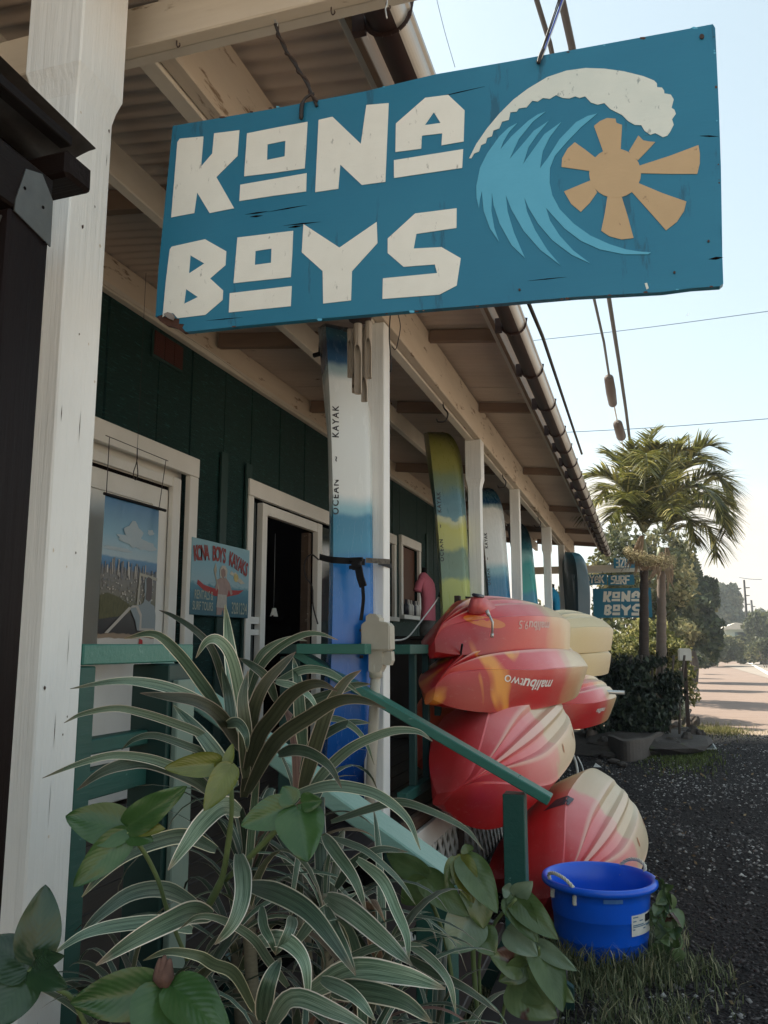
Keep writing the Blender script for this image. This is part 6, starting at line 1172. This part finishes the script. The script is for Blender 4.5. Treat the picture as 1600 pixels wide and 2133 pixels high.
for i, (px, py, rx, ry, Y) in enumerate([(1462,1235,30,32,90),(1500,1240,32,35,95),(1525,1262,22,34,92),(1480,1285,45,40,90),(1440,1230,25,35,88),(1535,1310,30,25,93)]): pass
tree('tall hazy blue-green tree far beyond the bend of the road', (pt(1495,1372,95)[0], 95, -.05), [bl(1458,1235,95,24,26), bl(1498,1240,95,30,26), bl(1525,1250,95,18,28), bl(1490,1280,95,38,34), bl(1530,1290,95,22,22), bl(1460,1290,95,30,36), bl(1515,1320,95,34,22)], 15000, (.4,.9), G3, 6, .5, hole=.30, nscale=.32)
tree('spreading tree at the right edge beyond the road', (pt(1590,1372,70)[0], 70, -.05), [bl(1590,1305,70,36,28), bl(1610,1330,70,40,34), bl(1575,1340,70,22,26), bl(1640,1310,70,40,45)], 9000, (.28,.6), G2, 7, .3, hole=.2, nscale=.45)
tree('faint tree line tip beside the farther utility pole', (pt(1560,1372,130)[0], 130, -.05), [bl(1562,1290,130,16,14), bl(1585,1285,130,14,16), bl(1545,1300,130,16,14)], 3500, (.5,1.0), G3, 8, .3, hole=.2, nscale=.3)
def bush(label, blobs, n, size, mat, seed, name='bush', hole=.2, nscale=1.2, group=None):
    t = thing(name, label, 'bush', (blobs[0][0], blobs[0][1], 0), None, group); P, d = clump_points(blobs, n, seed, .5, nscale, hole); P[:, 2] = np.maximum(P[:, 2], -.03); rng = np.random.RandomState(seed)
    tn = np.clip(.5+.9*np.array([noise.noise(Vector(p)*nscale) for p in P])+.2*rng.randn(len(P)), 0, 1); leaf_cards('foliage', P, d, size, mat, t, seed, .6, None, tn)
    b0 = blobs[0]
    for i in range(4): tube('stem', [(b0[0]+.1*i-.15, b0[1], -.05), (b0[0]+.25*i-.4, b0[1]+.1*i, b0[2])], .03, M['bark'], t, 5)
    return t
bush('broad pale bush across the end of the road, left of the nearer pole', [bl(1480,1350,62,28,24), bl(1515,1352,64,28,24), bl(1455,1355,60,18,20)], 8000, (.22,.42), G2, 11, nscale=.6)
bush('grey-green bush at the foot of the nearer utility pole', [bl(1545,1352,70,24,24), bl(1575,1358,68,24,18)], 5000, (.22,.42), G2, 12, nscale=.6)
bush('flowering roadside bush at the right edge', [bl(1596,1356,60,24,22), bl(1630,1350,60,34,28)], 5000, (.2,.4), G2, 13, nscale=.6)
bush('low green verge plants beside the mailbox', [bl(1440,1378,40,24,12), bl(1470,1380,46,22,9)], 3500, (.12,.28), G1, 14, nscale=.9)
bush('leafy shrubs seen through the far end of the porch', [(-3.2,19.5,1.1,1.4,1.0,1.5), (-1.9,20,1.2,1.2,1.0,1.4), (-.9,19.5,1.0,.9,.9,1.2), (-4.6,20,1.2,1.3,1,1.8)], 9000, (.10,.2), G2, 15, nscale=1.0)
bush('sunlit shrubs below the far hanging signs', [(-.6,18.2,.9,.7,.7,.9), (.1,18.0,1.0,.6,.6,1.0), (.5,18.4,.7,.5,.5,.7)], 8000, (.07,.15), G4, 16, nscale=1.4)
# dense hedge with hanging leaves round the palm foot, sunlit along its top
hd = thing('hedge', 'dark leafy hedge round the palm trunks with a pale sunlit top', 'hedge', (-.1, 13.0, .2))
hb = [bl(1255,1440,13.0,40,75,.7), bl(1315,1448,12.8,55,70,.7), bl(1372,1432,13.0,44,58,.8), bl(1290,1412,13.4,60,42,.8), bl(1335,1500,12.6,50,40,.5), bl(1255,1500,12.6,35,40,.6), bl(1400,1408,13.1,24,30,.7), bl(1372,1465,12.9,26,50,.6)]
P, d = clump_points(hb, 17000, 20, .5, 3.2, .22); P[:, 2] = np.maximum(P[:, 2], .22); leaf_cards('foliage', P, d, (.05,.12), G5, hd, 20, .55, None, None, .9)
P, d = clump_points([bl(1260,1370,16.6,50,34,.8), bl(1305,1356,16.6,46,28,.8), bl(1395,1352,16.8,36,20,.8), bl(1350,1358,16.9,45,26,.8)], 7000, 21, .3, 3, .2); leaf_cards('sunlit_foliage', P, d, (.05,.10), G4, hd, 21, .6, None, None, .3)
for i in range(8): tube('stem', [(-.5+.13*i, 12.9, .1), (-.45+.13*i, 13.1, .7), (-.5+.15*i, 13.0, 1.3)], .018, M['bark'], hd, 6)
# palms
M['palmtrunk'] = surf('ringed_palm_bark', (.085,.062,.05), (.035,.025,.022), .8, (10,10,42), 1.0, (.20,.17,.14), .64, (14,14,50), .7, (8,8,90), dist=.02)
M['palmtrunk2'] = surf('smooth_palm_bark', (.20,.16,.13), (.13,.10,.085), .75, (8,8,30), 1.0, (.28,.25,.20), .66, (9,9,60), .3, (8,8,90), dist=.01)
M['shaft'] = surf('green_crownshaft', (.16,.19,.10), (.24,.24,.15), .5, (10,10,3), .8, bump=.15)
PG = tone_mat('palm_leaflets', [(0, (.035,.042,.010)), (.5, (.12,.125,.025)), (.85, (.30,.27,.07)), (1, (.52,.45,.18))], .38, .38)
PD = tone_mat('dry_palm_leaf', [(0, (.16,.11,.07)), (.6, (.28,.20,.13)), (1, (.45,.36,.24))], .8, .2)
def frond(par, path, Ll, seed, mat=PG, n=78, hang=.35, plume=.0):
    P = smooth_path(path, 10); rg_ = random.Random(seed); tot = len(P)-1; V = []; F = []; tn = []
    st = tube('rachis', P, [.016*(1-.85*i/tot)+.002 for i in range(tot+1)], M['shaft'], par, 6)
    for i in range(n):
        t = .10+.90*i/n; k = t*tot; p = P[int(k)].lerp(P[min(int(k)+1, tot)], k % 1); tg = (P[min(int(k)+1, tot)]-P[max(int(k)-1, 0)]).normalized(); sd_ = tg.cross(Vector((0,0,1)));
        sd_ = sd_.normalized() if sd_.length > .15 else Vector((1,0,0)); up = sd_.cross(tg).normalized(); L = Ll*(.35+.65*math.sin(math.pi*min(1, t*1.02+.08))**.7)*rg_.uniform(.85,1.1)
        for s_ in (1, -1):
            a = R(rg_.uniform(28, 50)) + t*.15; out = (tg*math.sin(a) + sd_*s_*math.cos(a) + up*rg_.uniform(.05,.45)).normalized(); p0 = p; w = rg_.uniform(.036, .058); q = []
            nrm = out.cross(tg).normalized(); wd = out.cross(Vector((rg_.uniform(-.5,.5), rg_.uniform(-.5,.5), 1))).normalized()
            for m_ in range(4): f = m_/3; c = p0 + out*L*f + Vector((0,0,-1))*L*hang*f*f; q.append((c-wd*w*.5*(1-f*.92)*(.6 if m_ == 0 else 1), c+wd*w*.5*(1-f*.92)*(.6 if m_ == 0 else 1)))
            b0 = len(V)
            for c in q: V += [c[0], c[1]]
            for m_ in range(3): F.append((b0+2*m_, b0+2*m_+1, b0+2*m_+3, b0+2*m_+2)); tn.append(0)
            tv = min(1, max(0, rg_.gauss(.45, .25))); tn[-3:] = [tv]*3
    me = bpy.data.meshes.new('leaflets'); off = ORG[par.name]; me.from_pydata([tuple(v-off) for v in V], [], F); me.update(); at = me.attributes.new('tone', 'FLOAT', 'FACE'); at.data.foreach_set('value', tn)
    o = bpy.data.objects.new('frond', me); COL.objects.link(o); me.materials.append(mat); o.parent = par; ORG[o.name] = off
    return o
def palm(label, px, base, crown, Y, rt, fr_, seed, trunkmat, skirt):
    q0 = atY(px[0], base, Y); q1 = atY(px[1], crown, Y); t = thing('palm_tree', label, 'palm', (q0.x, Y, 0), None, 'palms in the hedge')
    n_ = 26; pts = [Vector((q0.x, Y, .0)).lerp(Vector((q1.x, Y, q1.z)), i/n_) for i in range(n_+1)]
    bm = bmesh.new(); b_tube(bm, [p for p in pts], [rt*(1+.16*(i % 2))*(1.0-.012*i) for i in range(n_+1)], 14); bmobj('trunk', bm, trunkmat, t, smooth=True)
    c0 = q1; c1 = c0+Vector((0,0,.42)); tube('crownshaft', [c0, c0+Vector((0,0,.1)), c0+Vector((0,0,.3)), c1], [rt*.78, rt*.85, rt*.7, rt*.45], M['shaft'], t, 14)
    for i, f in enumerate(fr_):
        P = [atY(a, b_, Y+y_) for a, b_, y_ in f[0]]; frond(t, P, f[1], seed*31+i, hang=f[2])
    for i, (a, b_, c_, d_) in enumerate(skirt):
        rg_ = random.Random(i+seed*5)
        for j in range(7):
            P = smooth_path([atY(a+rg_.uniform(-3,3), b_, Y-.15), atY((a+c_)/2+rg_.uniform(-8,8), (b_+d_)/2, Y-.25), atY(c_+rg_.uniform(-12,12), d_+rg_.uniform(-20,12), Y-.22)], 5)
            Vv, Ff, UVv = strap_mesh(P, .05, Vector((1,.2,0)), .5, .2, seed=j); mesh('dry_leaf', Vv, Ff, M['dry'], t)
    return t
M['dry'] = surf('dry_palm_sheath', (.34,.25,.17), (.20,.14,.09), .8, (20,20,3), 1.0, bump=.3)
PALM1 = [([(1340,1108,0),(1318,1045,-.1),(1282,1003,-.2),(1245,990,-.3),(1207,1000,-.4)],.62,.30),([(1340,1110,0),(1312,1062,-.2),(1275,1040,-.4),(1240,1048,-.6),(1222,1078,-.7)],.55,.4),([(1341,1105,0),(1326,1040,.3),(1303,985,.5),(1280,950,.7),(1262,945,.8)],.55,.3),
 ([(1341,1105,0),(1336,1030,.2),(1340,960,.5),(1352,912,.7),(1368,893,.9)],.5,.15),([(1342,1105,0),(1342,1040,-.3),(1343,985,-.8),(1346,945,-1.3),(1350,985,-1.8)],.6,.5),([(1343,1105,0),(1362,1040,-.2),(1385,985,-.4),(1410,945,-.5),(1440,935,-.6)],.6,.3),
 ([(1343,1108,0),(1372,1060,-.1),(1410,1022,-.3),(1455,1015,-.5),(1490,1040,-.6),(1508,1080,-.7)],.62,.4),([(1341,1105,0),(1322,1010,-.2),(1318,960,-.5),(1322,925,-.7)],.5,.2),([(1343,1108,0),(1330,1060,-.5),(1310,1030,-1.0),(1300,1040,-1.5)],.5,.5),([(1343,1108,0),(1372,1070,-.5),(1395,1050,-1.0),(1405,1070,-1.5)],.5,.5)]
PALM1 += [([(1341,1105,0),(1325,1060,.4),(1290,1020,.8),(1262,1015,1.1),(1245,1040,1.3)],.55,.4),([(1342,1105,0),(1352,1030,.5),(1378,965,.9),(1402,935,1.1)],.55,.25),([(1342,1105,0),(1322,1070,-.6),(1290,1060,-1.1),(1270,1085,-1.4)],.5,.5),([(1342,1104,0),(1348,1010,-.3),(1362,950,-.6),(1375,925,-.8)],.55,.25)]
PALM2 = [([(1380,1112,0),(1410,1065,-.5),(1450,1030,-1.0),(1490,1040,-1.4),(1510,1075,-1.6)],.7,.45),([(1380,1112,0),(1398,1020,-.5),(1425,975,-1.0),(1462,955,-1.4)],.7,.35),([(1380,1112,0),(1430,1045,.3),(1485,1000,.5),(1512,1010,.6),(1522,1045,.6)],.62,.40),([(1380,1115,0),(1425,1095,.4),(1465,1090,.7),(1488,1120,.8),(1492,1160,.8)],.6,.5),([(1380,1110,0),(1400,1030,-.1),(1432,965,-.2),(1470,930,-.3),(1500,935,-.4)],.72,.25),([(1380,1112,0),(1408,1050,-.1),(1452,1000,-.3),(1492,990,-.4),(1515,1020,-.5)],.62,.35),([(1380,1115,0),(1415,1075,0),(1460,1055,-.1),(1500,1068,-.2),(1512,1115,-.2)],.68,.45),([(1380,1118,0),(1405,1088,-.2),(1432,1080,-.4),(1444,1105,-.5),(1447,1135,-.5)],.5,.4),
 ([(1380,1110,0),(1385,1020,.3),(1400,950,.6),(1420,915,.8)],.7,.2),([(1378,1112,0),(1350,1050,.3),(1320,1000,.6),(1300,990,.9)],.6,.3),([(1380,1112,0),(1420,1060,.6),(1470,1030,1.0),(1510,1050,1.3)],.7,.4),([(1380,1112,0),(1400,1000,.2),(1420,955,.1),(1460,950,-.2),(1490,975,-.5)],.7,.3)]
palm('nearer palm with a dark ringed trunk, in front of the far hanging sign', (1338,1342), 1490, 1180, 13.2, .082, PALM1, 1, M['palmtrunk'], [(1338,1115,1315,1180), (1335,1120,1325,1195)])
palm('second palm with a smooth grey trunk, right of the ringed one', (1372,1378), 1420, 1190, 15.2, .095, PALM2, 2, M['palmtrunk2'], [(1388,1140,1398,1230), (1378,1150,1362,1215)])
fl = thing('palm_blossom', 'frothy cream blossom spray under the crown of the nearer palm', 'blossom', tuple(atY(1345,1165,12.9)))
P, d = clump_points([bl(1325,1158,12.9,22,16), bl(1355,1168,12.9,22,12), bl(1310,1150,12.9,12,14), bl(1388,1168,12.95,20,16)], 3600, 31, .2, 4, .3); leaf_cards('flowers', P, d, (.012,.035), tone_mat('cream_blossom', [(0, (.22,.20,.10)), (.5, (.50,.44,.28)), (1, (.68,.60,.42))], .8, .3), fl, 31, .7)
rg = random.Random(3)
for i in range(26): a = rg.uniform(-1, 1); tube('twig', smooth_path([atY(1345+a*10,1188,12.95), atY(1345+a*35,1172,12.9), atY(1350+a*58,1160+abs(a)*25+rg.uniform(-10,10),12.88)], 3), .005, M['dry'], fl, 5)

# planter stones, pots, bits on the ground
def rock(par, c, s, seed, rot=0, name='stone', mat='stone', label=None):
    bm = bmesh.new(); bmesh.ops.create_icosphere(bm, subdivisions=3, radius=1)
    for v in bm.verts: n_ = noise.noise(v.co*1.4+Vector((seed*3.1, 0, 0))); v.co = v.co*(1+.35*n_); v.co = Vector((round(v.co.x*3.2)/3.2*.5+v.co.x*.5, v.co.y, round(v.co.z*3.0)/3.0*.5+v.co.z*.5)); v.co = Vector((v.co.x*s[0], v.co.y*s[1], v.co.z*s[2]))
    bm.transform(Matrix.Translation(Vector(c)) @ Matrix.Rotation(rot, 4, 'Z')); return bmobj(name, bm, M[mat], par, label=label)
pw = thing('planter_wall', 'low curved wall of dark stones holding the hedge bed', 'stone wall', (-.2, 11.4, 0))
q = [atZ(x, y, 0) for x, y in ((1268,1572),(1300,1583),(1335,1582),(1366,1570),(1388,1560))]; bm = bmesh.new(); b_ = []
for i, p in enumerate(smooth_path(q, 5)):
    up_ = .24+.008*math.sin(i*.9); b_.append([bm.verts.new(p+Vector((0,0,-.05))), bm.verts.new(p+Vector((0,.02,up_))), bm.verts.new(p+Vector((0,.16,up_+.01))), bm.verts.new(p+Vector((0,.2,-.05)))])
for a, c in zip(b_, b_[1:]):
    for k_ in range(3): bm.faces.new((a[k_], c[k_], c[k_+1], a[k_+1]))
bm.faces.new(b_[0]); bm.faces.new(b_[-1][::-1]); bmesh.ops.recalc_face_normals(bm, faces=bm.faces[:]); bmobj('curved_slab', bm, surf('mossy_slab', (.14,.115,.10), (.075,.06,.05), .85, (5,5,5), 1.0, (.07,.075,.03), .62, 9, .6, (25,25,25), dist=.01), pw)
for i, (px, py, w, h) in enumerate(((1400,1560,16,16),(1415,1566,13,14),(1432,1556,14,20),(1445,1545,16,22),(1460,1548,12,18),(1425,1530,26,10),(1400,1515,24,9),(1445,1512,16,14),(1256,1560,10,18),(1385,1530,20,10),(1350,1540,30,8))):
    c_ = atZ(px, py+h*.4, 0); s_ = c_.y/FPX; rock(pw, (c_.x, c_.y, h*s_*.75), (w*s_, w*s_*.8, h*s_), i, i*.7)
for i, (px, py, w, h, m_) in enumerate(((1268,1577,16,6,'white'),(1247,1590,7,5,'stone'),(1296,1596,14,6,'stone'),(1278,1588,12,5,'stone'),(1310,1490,5,3,'stone'))):
    c_ = atZ(px, py, 0); s_ = c_.y/FPX; r_ = rock(None, (c_.x, c_.y, h*s_*.5), (w*s_, w*s_*.7, h*s_), i+20, i, 'stone', 'stone'); tag(r_, ['flat lichen-grey stone in front of the curved slab', 'small round dark stone left of the flat grey one', 'low dark stone lying on the gravel before the planter', 'half-buried dark stone beside the flat grey one', 'small stone low in the hedge'][i], 'stone')
bd = thing('planting_bed', 'dark soil bed behind the stones under the hedge', 'soil bed', (-.2, 12.6, 0)); rock(bd, (-.2, 12.9, .05), (1.05, 1.3, .18), 41, 0, 'soil')
pot = thing('clay_jar', 'pale clay jar standing at the left end of the stone planter', 'jar', tuple(atZ(1238,1550,0))); c_ = atZ(1238,1556,0)
lathe('body', [(0,0),(.09,0),(.12,.10),(.105,.22),(.085,.30),(.115,.38),(.12,.42),(.10,.43),(.0,.40)], surf('pale_clay', (.26,.20,.16), (.15,.11,.09), .8, 8, bump=.3), pot, 20, tuple(c_)); lathe('lid', [(.0,.43),(.11,.43),(.12,.45),(.06,.50),(0,.51)], M['conduit'], pot, 20, tuple(c_))
pn = thing('glass_panel', 'small framed glass panel leaning against the planter stones', 'panel', tuple(atZ(1463,1552,0))); a = atZ(1455,1555,0)
bar('frame', (a.x-.08, a.y-.1, .10), (a.x+.16, a.y-.1, .10), .02, .02, M['alu'], pn); bar('frame', (a.x, a.y-.25, 0), (a.x+.22, a.y-.25, 0), .02, .02, M['alu'], pn); bar('frame', (a.x+.16, a.y-.1, .10), (a.x+.22, a.y-.25, 0), .02, .02, M['alu'], pn); mesh('pane', [(a.x-.08,a.y-.1,.10),(a.x+.16,a.y-.1,.10),(a.x+.22,a.y-.25,0),(a.x,a.y-.25,0)], [(0,1,2,3)], surf('dusty_glass', (.22,.24,.24), (.16,.17,.17), .2, 10), pn)
hs_ = thing('hose', 'pale looped hose behind the pink kayak hulls', 'hose', tuple(atY(1200,1600,8.6)))
tube('hose', smooth_path([atY(1193,1570,8.6), atY(1200,1590,8.5), atY(1203,1612,8.45), atY(1198,1630,8.4)], 5), .013, M['white'], hs_, 8); tube('hose', smooth_path([atY(1202,1575,8.7), atY(1212,1595,8.7), atY(1218,1620,8.6)], 5), .008, M['alu'], hs_, 8)
pc = thing('scrap_of_paper', 'small white scrap lying on the gravel left of the flat grey stone', 'paper', tuple(atZ(1236,1600,0))); c_ = atZ(1236,1598,.01); mesh('sheet', [c_, c_+Vector((.10,-.02,.005)), c_+Vector((.02,.16,.03))], [(0,1,2)], M['white'], pc)
sp_p = thing('standpipe', 'short pale bent pipe standing in front of the white flowers by the road', 'pipe', tuple(atZ(1414,1500,0))); c_ = atZ(1414,1505,0)
tube('pipe', smooth_path([(c_.x, c_.y, 0), (c_.x-.01, c_.y, .35), (c_.x-.05, c_.y, .38)], 4), .018, M['conduit'], sp_p, 8)
bush('white-flowering low plant beside the standpipe', [bl(1398,1480,16.3,20,22), bl(1420,1478,16.5,14,18)], 2200, (.05,.09), tone_mat('white_flowers', [(0, (.05,.07,.03)), (.6, (.18,.20,.10)), (.8, (.55,.55,.42)), (1, (.7,.7,.6))], .7, .2), 44, 'flowering_plant', .1, 2)
mb = thing('mailbox', 'white rural mailbox on a post at the edge of the sunlit road', 'mailbox', (.6, 14.6, 0)); a = atY(1415,1376,14.6); b_ = atY(1440,1351,14.6)
bm = bmesh.new(); W_, H_ = b_.x-a.x, b_.z-a.z; pr = [(0,0),(W_,0),(W_,H_*.82),(W_*.95,H_*.93),(W_*.84,H_),(W_*.16,H_),(W_*.05,H_*.93),(0,H_*.82)]
prism('box', [[(a.x+p[0], a.z+p[1]) for p in pr]], (Vector((0,14.6,0)), Vector((1,0,0)), Vector((0,0,1)), Vector((0,1,0))), .42, M['white'], mb); bm.free()
prism('door_flap', [[(a.x+.01+p[0]*.94, a.z+.01+p[1]*.93) for p in pr]], (Vector((0,14.6,0)), Vector((1,0,0)), Vector((0,0,1)), Vector((0,1,0))), -.008, M['white'], mb)
box('post', a.x+.06, a.x+.12, 14.75, 14.82, -.03, a.z-.002, M['rust'], mb)

# ================================================================== FAR SIGNS UNDER THE END CROSSBEAM
def fsign(label, x0, y0, x1, y1, Y, name='hanging_sign'):
    t = thing(name, label, 'sign', tuple(atY((x0+x1)/2, y0, Y))); a = atY(x0, y1, Y); b_ = atY(x1, y0, Y); box('panel', a.x, b_.x, Y, Y+.018, a.z, b_.z, M['sign'], t, .002)
    for fx_ in (.15, .85): tube('hanger', [(a.x+(b_.x-a.x)*fx_, Y+.01, b_.z), (a.x+(b_.x-a.x)*fx_, Y+.01, b_.z+.06)], .004, M['wire'], t, 5)
    return t
SE = YE-.03
fs = fsign('far blue KONA BOYS sign hanging behind the palm trunk', 1237, 1224, 1356, 1287, SE)
def map_let(keys, src, dst, par, Y):
    (sx0, sy0, sx1, sy1), (dx0, dy0, dx1, dy1) = src, dst
    for k_ in keys:
        loops = [[((p[0]-sx0)/(sx1-sx0)*(dx1-dx0)+dx0, (p[1]-sy0+(p[0]-sx0)*SK)/(sy1-sy0)*(dy1-dy0)+dy0) for p in l] for l in LET[k_]]
        prism('letter', [pxs(l, Y-.001) for l in loops], planeY(Y-.001), .002, M['cream'], par)
SK = .155
SK = .155
map_let(('K','O','o_','N','A','a_'), (714,545,1940,935), (1256,1229,1334,1256), fs, SE); SK = .10
map_let(('B','O2','o2_','Y','S'), (676,985,1920,1350), (1258,1257,1336,1283), fs, SE)
# plain stroke lettering for the small signs
ST = {'K':[((0,0),(0,1)),((.05,.45),(.65,1)),((.25,.55),(.68,0))],'A':[((0,.32),(0,.62)),((0,.62),(.35,1)),((.35,1),(.7,.62)),((.7,.62),(.7,.32)),((0,.5),(.7,.5)),((.02,.08),(.68,.08))],'Y':[((0,1),(.35,.55)),((.7,1),(.35,.55)),((.35,.55),(.35,0))],'S':[((.7,1),(.1,.9)),((.1,.9),(.1,.58)),((.1,.58),(.65,.5)),((.65,.5),(.65,.12)),((.65,.12),(0,.04))],
 'U':[((0,1),(0,.35)),((0,.35),(.62,.35)),((.62,.35),(.62,1)),((0,.08),(.64,.08))],'R':[((0,0),(0,1)),((0,1),(.62,.95)),((.62,.95),(.62,.55)),((.62,.55),(0,.45)),((.2,.45),(.68,0))],'F':[((0,0),(0,1)),((0,1),(.68,1)),((0,.5),(.6,.5))],'3':[((0,1),(.62,1)),((.62,1),(.62,0)),((.1,.52),(.62,.52)),((.62,0),(0,0))],'2':[((0,1),(.62,1)),((.62,1),(0,0)),((0,0),(.65,0))],'H':[((0,0),(0,1)),((.6,0),(.6,1)),((0,.5),(.6,.5))]}
def strokes(word, par, px0, py0, px1, py1, Y):
    n_ = len(word); cw = (px1-px0)/(n_*.86-.0)
    for i, ch_ in enumerate(word):
        bm = bmesh.new()
        for s_, e_ in ST[ch_]: a = atY(px0+(i*.86+s_[0]*.92)*cw, py1-(py1-py0)*s_[1], Y-.003); b_ = atY(px0+(i*.86+e_[0]*.92)*cw, py1-(py1-py0)*e_[1], Y-.003); d_ = (b_-a).normalized()*.008; b_bar(bm, a-d_, b_+d_, .002, .026, up=(0,0,1) if abs(d_.x) > abs(d_.z) else (1,0,0))
        bmobj('letter', bm, M['cream'], par)
f2 = fsign('small blue KAYAK sign in the row under the far crossbeam', 1205, 1196, 1264, 1219, SE); strokes('KAYAK', f2, 1209, 1199, 1260, 1214, SE)
f3 = fsign('small blue SURF sign, right of the KAYAK one', 1267, 1197, 1321, 1219, SE); strokes('SURF', f3, 1273, 1200, 1314, 1216, SE)
f4 = fsign('small blue number sign beginning 32, at the end of the gutter', 1279, 1161, 1330, 1184, SE); strokes('32H', f4, 1284, 1164, 1312, 1181, SE)
# ================================================================== POLES, WIRES, HOUSE
def pole(label, px0, py0, px1, py1, Y, steps):
    t = thing('utility_pole', label, 'utility pole', tuple(atY(px0, py0, Y)), None, 'utility poles along the road'); a = atY(px0, py0, Y); b_ = atY(px1, py1, Y); s_ = Y/FPX
    tube('pole', [(a.x, Y, -.1), tuple(a), tuple(b_)], [2.9*s_, 2.9*s_, 1.9*s_], M['dwood'], t, 10)
    for (f, l_) in steps: p = a.lerp(b_, f); tube('crossarm', [p, p+Vector((l_*s_, 0, 0))], .9*s_, M['dwood'], t, 6)
pole('nearer tall dark utility pole beyond the end of the road', 1562, 1374, 1550, 1208, 74, ((.90,9),(.80,8),(.69,8),(.33,9)))
pole('farther small utility pole behind the nearer one', 1574, 1340, 1565, 1250, 120, ((.85,6),(.7,5)))
hs2 = thing('house', 'low pale green bungalow among the far trees', 'house', (pt(1535,1330,82)[0], 82, 0))
a = atY(1514, 1328, 82); b_ = atY(1556, 1311, 82); wl_ = box('wall', a.x, b_.x, 82, 88, 0, b_.z, surf('pale_green_wall', (.34,.42,.36), (.3,.37,.32), .7), hs2, 0)
prism('roof', [[(a.x-.6, b_.z),(b_.x+.6, b_.z),(b_.x-.3, b_.z+.55),(a.x+.8, b_.z+.6)]], (Vector((0,81.5,0)), Vector((1,0,0)), Vector((0,0,1)), Vector((0,1,0))), 7, surf('pale_roof', (.6,.56,.48), rough=.7), hs2)
for i in range(3): x_ = a.x+.7+i*(b_.x-a.x-1.0)/3; w2 = box('window', x_, x_+1.1, 81.96, 81.99, b_.z-1.0, b_.z-.25, plain('far_window_%d' % i, (.10,.16,.17), .3), hs2, 0)
def cable(label, pts, r, mat='wire', g='overhead lines', name='overhead_cable'): t = thing(name, label, 'cable', tuple(pts[0]), None, g); tube('cable', pts, r, M[mat], t, 6); return t
def over(px, py, px2, py2, Z0):     # a line running roughly along the street at height Z0
    a = atZ(px, py, Z0); b_ = ray(px2, py2); return a, b_
H0 = 6.2
def street_pts(pts, Z=H0): return [atZ(x, y, Z) for x, y in pts]
A1 = [(1108,-60),(1118,0),(1145,88),(1190,300),(1236,615),(1258,712),(1270,790)]
c1 = cable('left of the thick overhead cables, carrying a strain insulator', street_pts(A1), .022); tube('cable', street_pts([(1278,838),(1284,868),(1288,885)]), .016, M['alu'], c1, 6); tube('cable', street_pts([(1294,910),(1299,935),(1310,980),(1322,1040)]), .014, M['alu'], c1, 6)
iz = street_pts([(1268,786),(1277,842)]); tube('insulator', [iz[0], iz[0].lerp(iz[1],.04), iz[0].lerp(iz[1],.5), iz[0].lerp(iz[1],.96), iz[1]], [.03,.085,.095,.085,.03], M['rust'], c1, 12); iz = street_pts([(1286,880),(1295,912)]); tube('insulator', [iz[0], iz[0].lerp(iz[1],.1), iz[0].lerp(iz[1],.9), iz[1]], [.03,.10,.11,.03], M['rust'], c1, 12)
A2 = [(1158,-60),(1169,0),(1190,95),(1225,320),(1267,615),(1290,760),(1303,850),(1314,935),(1330,1060)]
for k_, (o_, r_) in enumerate(((0,.028),(5,.018),(-4,.014))): cable(['thickest overhead cable beside the insulated one','bundled overhead wire right of the thickest cable','bundled overhead wire left of the thickest cable'][k_], street_pts([(x+o_*(1-y/1400), y) for x, y in A2]), r_)
def thin(label, p0, p1, Y0, Y1, r): a = atY(*p0, Y0); b_ = atY(*p1, Y1); m_ = (a+b_)/2; m_.z -= .05; cable(label, smooth_path([a, m_, b_], 6), r, 'thinwire', 'thin lines crossing the sky')
M['thinwire'] = plain('thin_blue_grey_wire', (.05,.10,.16), .6)
thin('thin line crossing the sky right of the big sign, upper', (1040,717), (1640,643), 26, 24, .010); thin('thin line crossing the sky just above the palm', (1150,902), (1640,869), 30, 28, .012)
thin('fine line dropping past the gutter end above the big sign', (903,-30), (948,140), 9, 9.5, .004); thin('thin short line near the top of the nearer pole', (1540,1203), (1588,1207), 70, 70, .02)
gl = cable('grey guy line running just outside the gutter', [atX(1088,600,-.42), atX(1130,700,-.42), atX(1190,880,-.42), atX(1212,945,-.42)], .010, 'wire', None, 'guy_line')
# haze over the road
hz = box('haze', -60, 90, -12, 150, -1.2, 16, None, None, 0); hz['kind'] = 'stuff'
hm = bpy.data.materials.new('haze_air'); hm.use_nodes = True; hn = hm.node_tree.nodes; hn.remove(hn['Principled BSDF']); pv = hn.new('ShaderNodeVolumePrincipled'); pv.inputs['Color'].default_value = (.9,.95,1,1); pv.inputs['Density'].default_value = .0015; pv.inputs['Anisotropy'].default_value = .3
hm.node_tree.links.new(pv.outputs[0], hn['Material Output'].inputs['Volume']); hz.data.materials.append(hm)
# bird
mo = thing('gull', 'tiny white bird high in the pale sky right of the big sign', 'bird', tuple(atY(1433,655,60))); o0 = atY(1433,655,60)
mesh('wings', [o0+Vector((-.12,0,-.10)), o0+Vector((0,0,.0)), o0+Vector((.10,0,.18)), o0+Vector((.03,.1,.02)), o0+Vector((-.03,0,-.07))], [(0,1,4),(1,2,3),(1,3,4)], M['white'], mo)

# dry leaves blown on to the lot and the grass
def reg_l(rng, n): y = 2.6+11*rng.rand(n)**1.5; x = -.6+2.6*rng.rand(n)*np.where(rng.rand(n) < .5, .35, 1); return np.stack([x, y, np.array([gz(a, b) for a, b in zip(x, y)])+.02], 1)
rng_ = np.random.RandomState(5); PL = reg_l(rng_, 260); NL = np.zeros((260, 3)); NL[:, 2] = 3
leaf_cards('leaf_litter', PL, NL, (.02, .055), tone_mat('dry_leaf_litter', [(0, (.10,.055,.03)), (.6, (.22,.14,.07)), (1, (.36,.27,.15))], .8, .1), None, 5, .5, 'stuff')
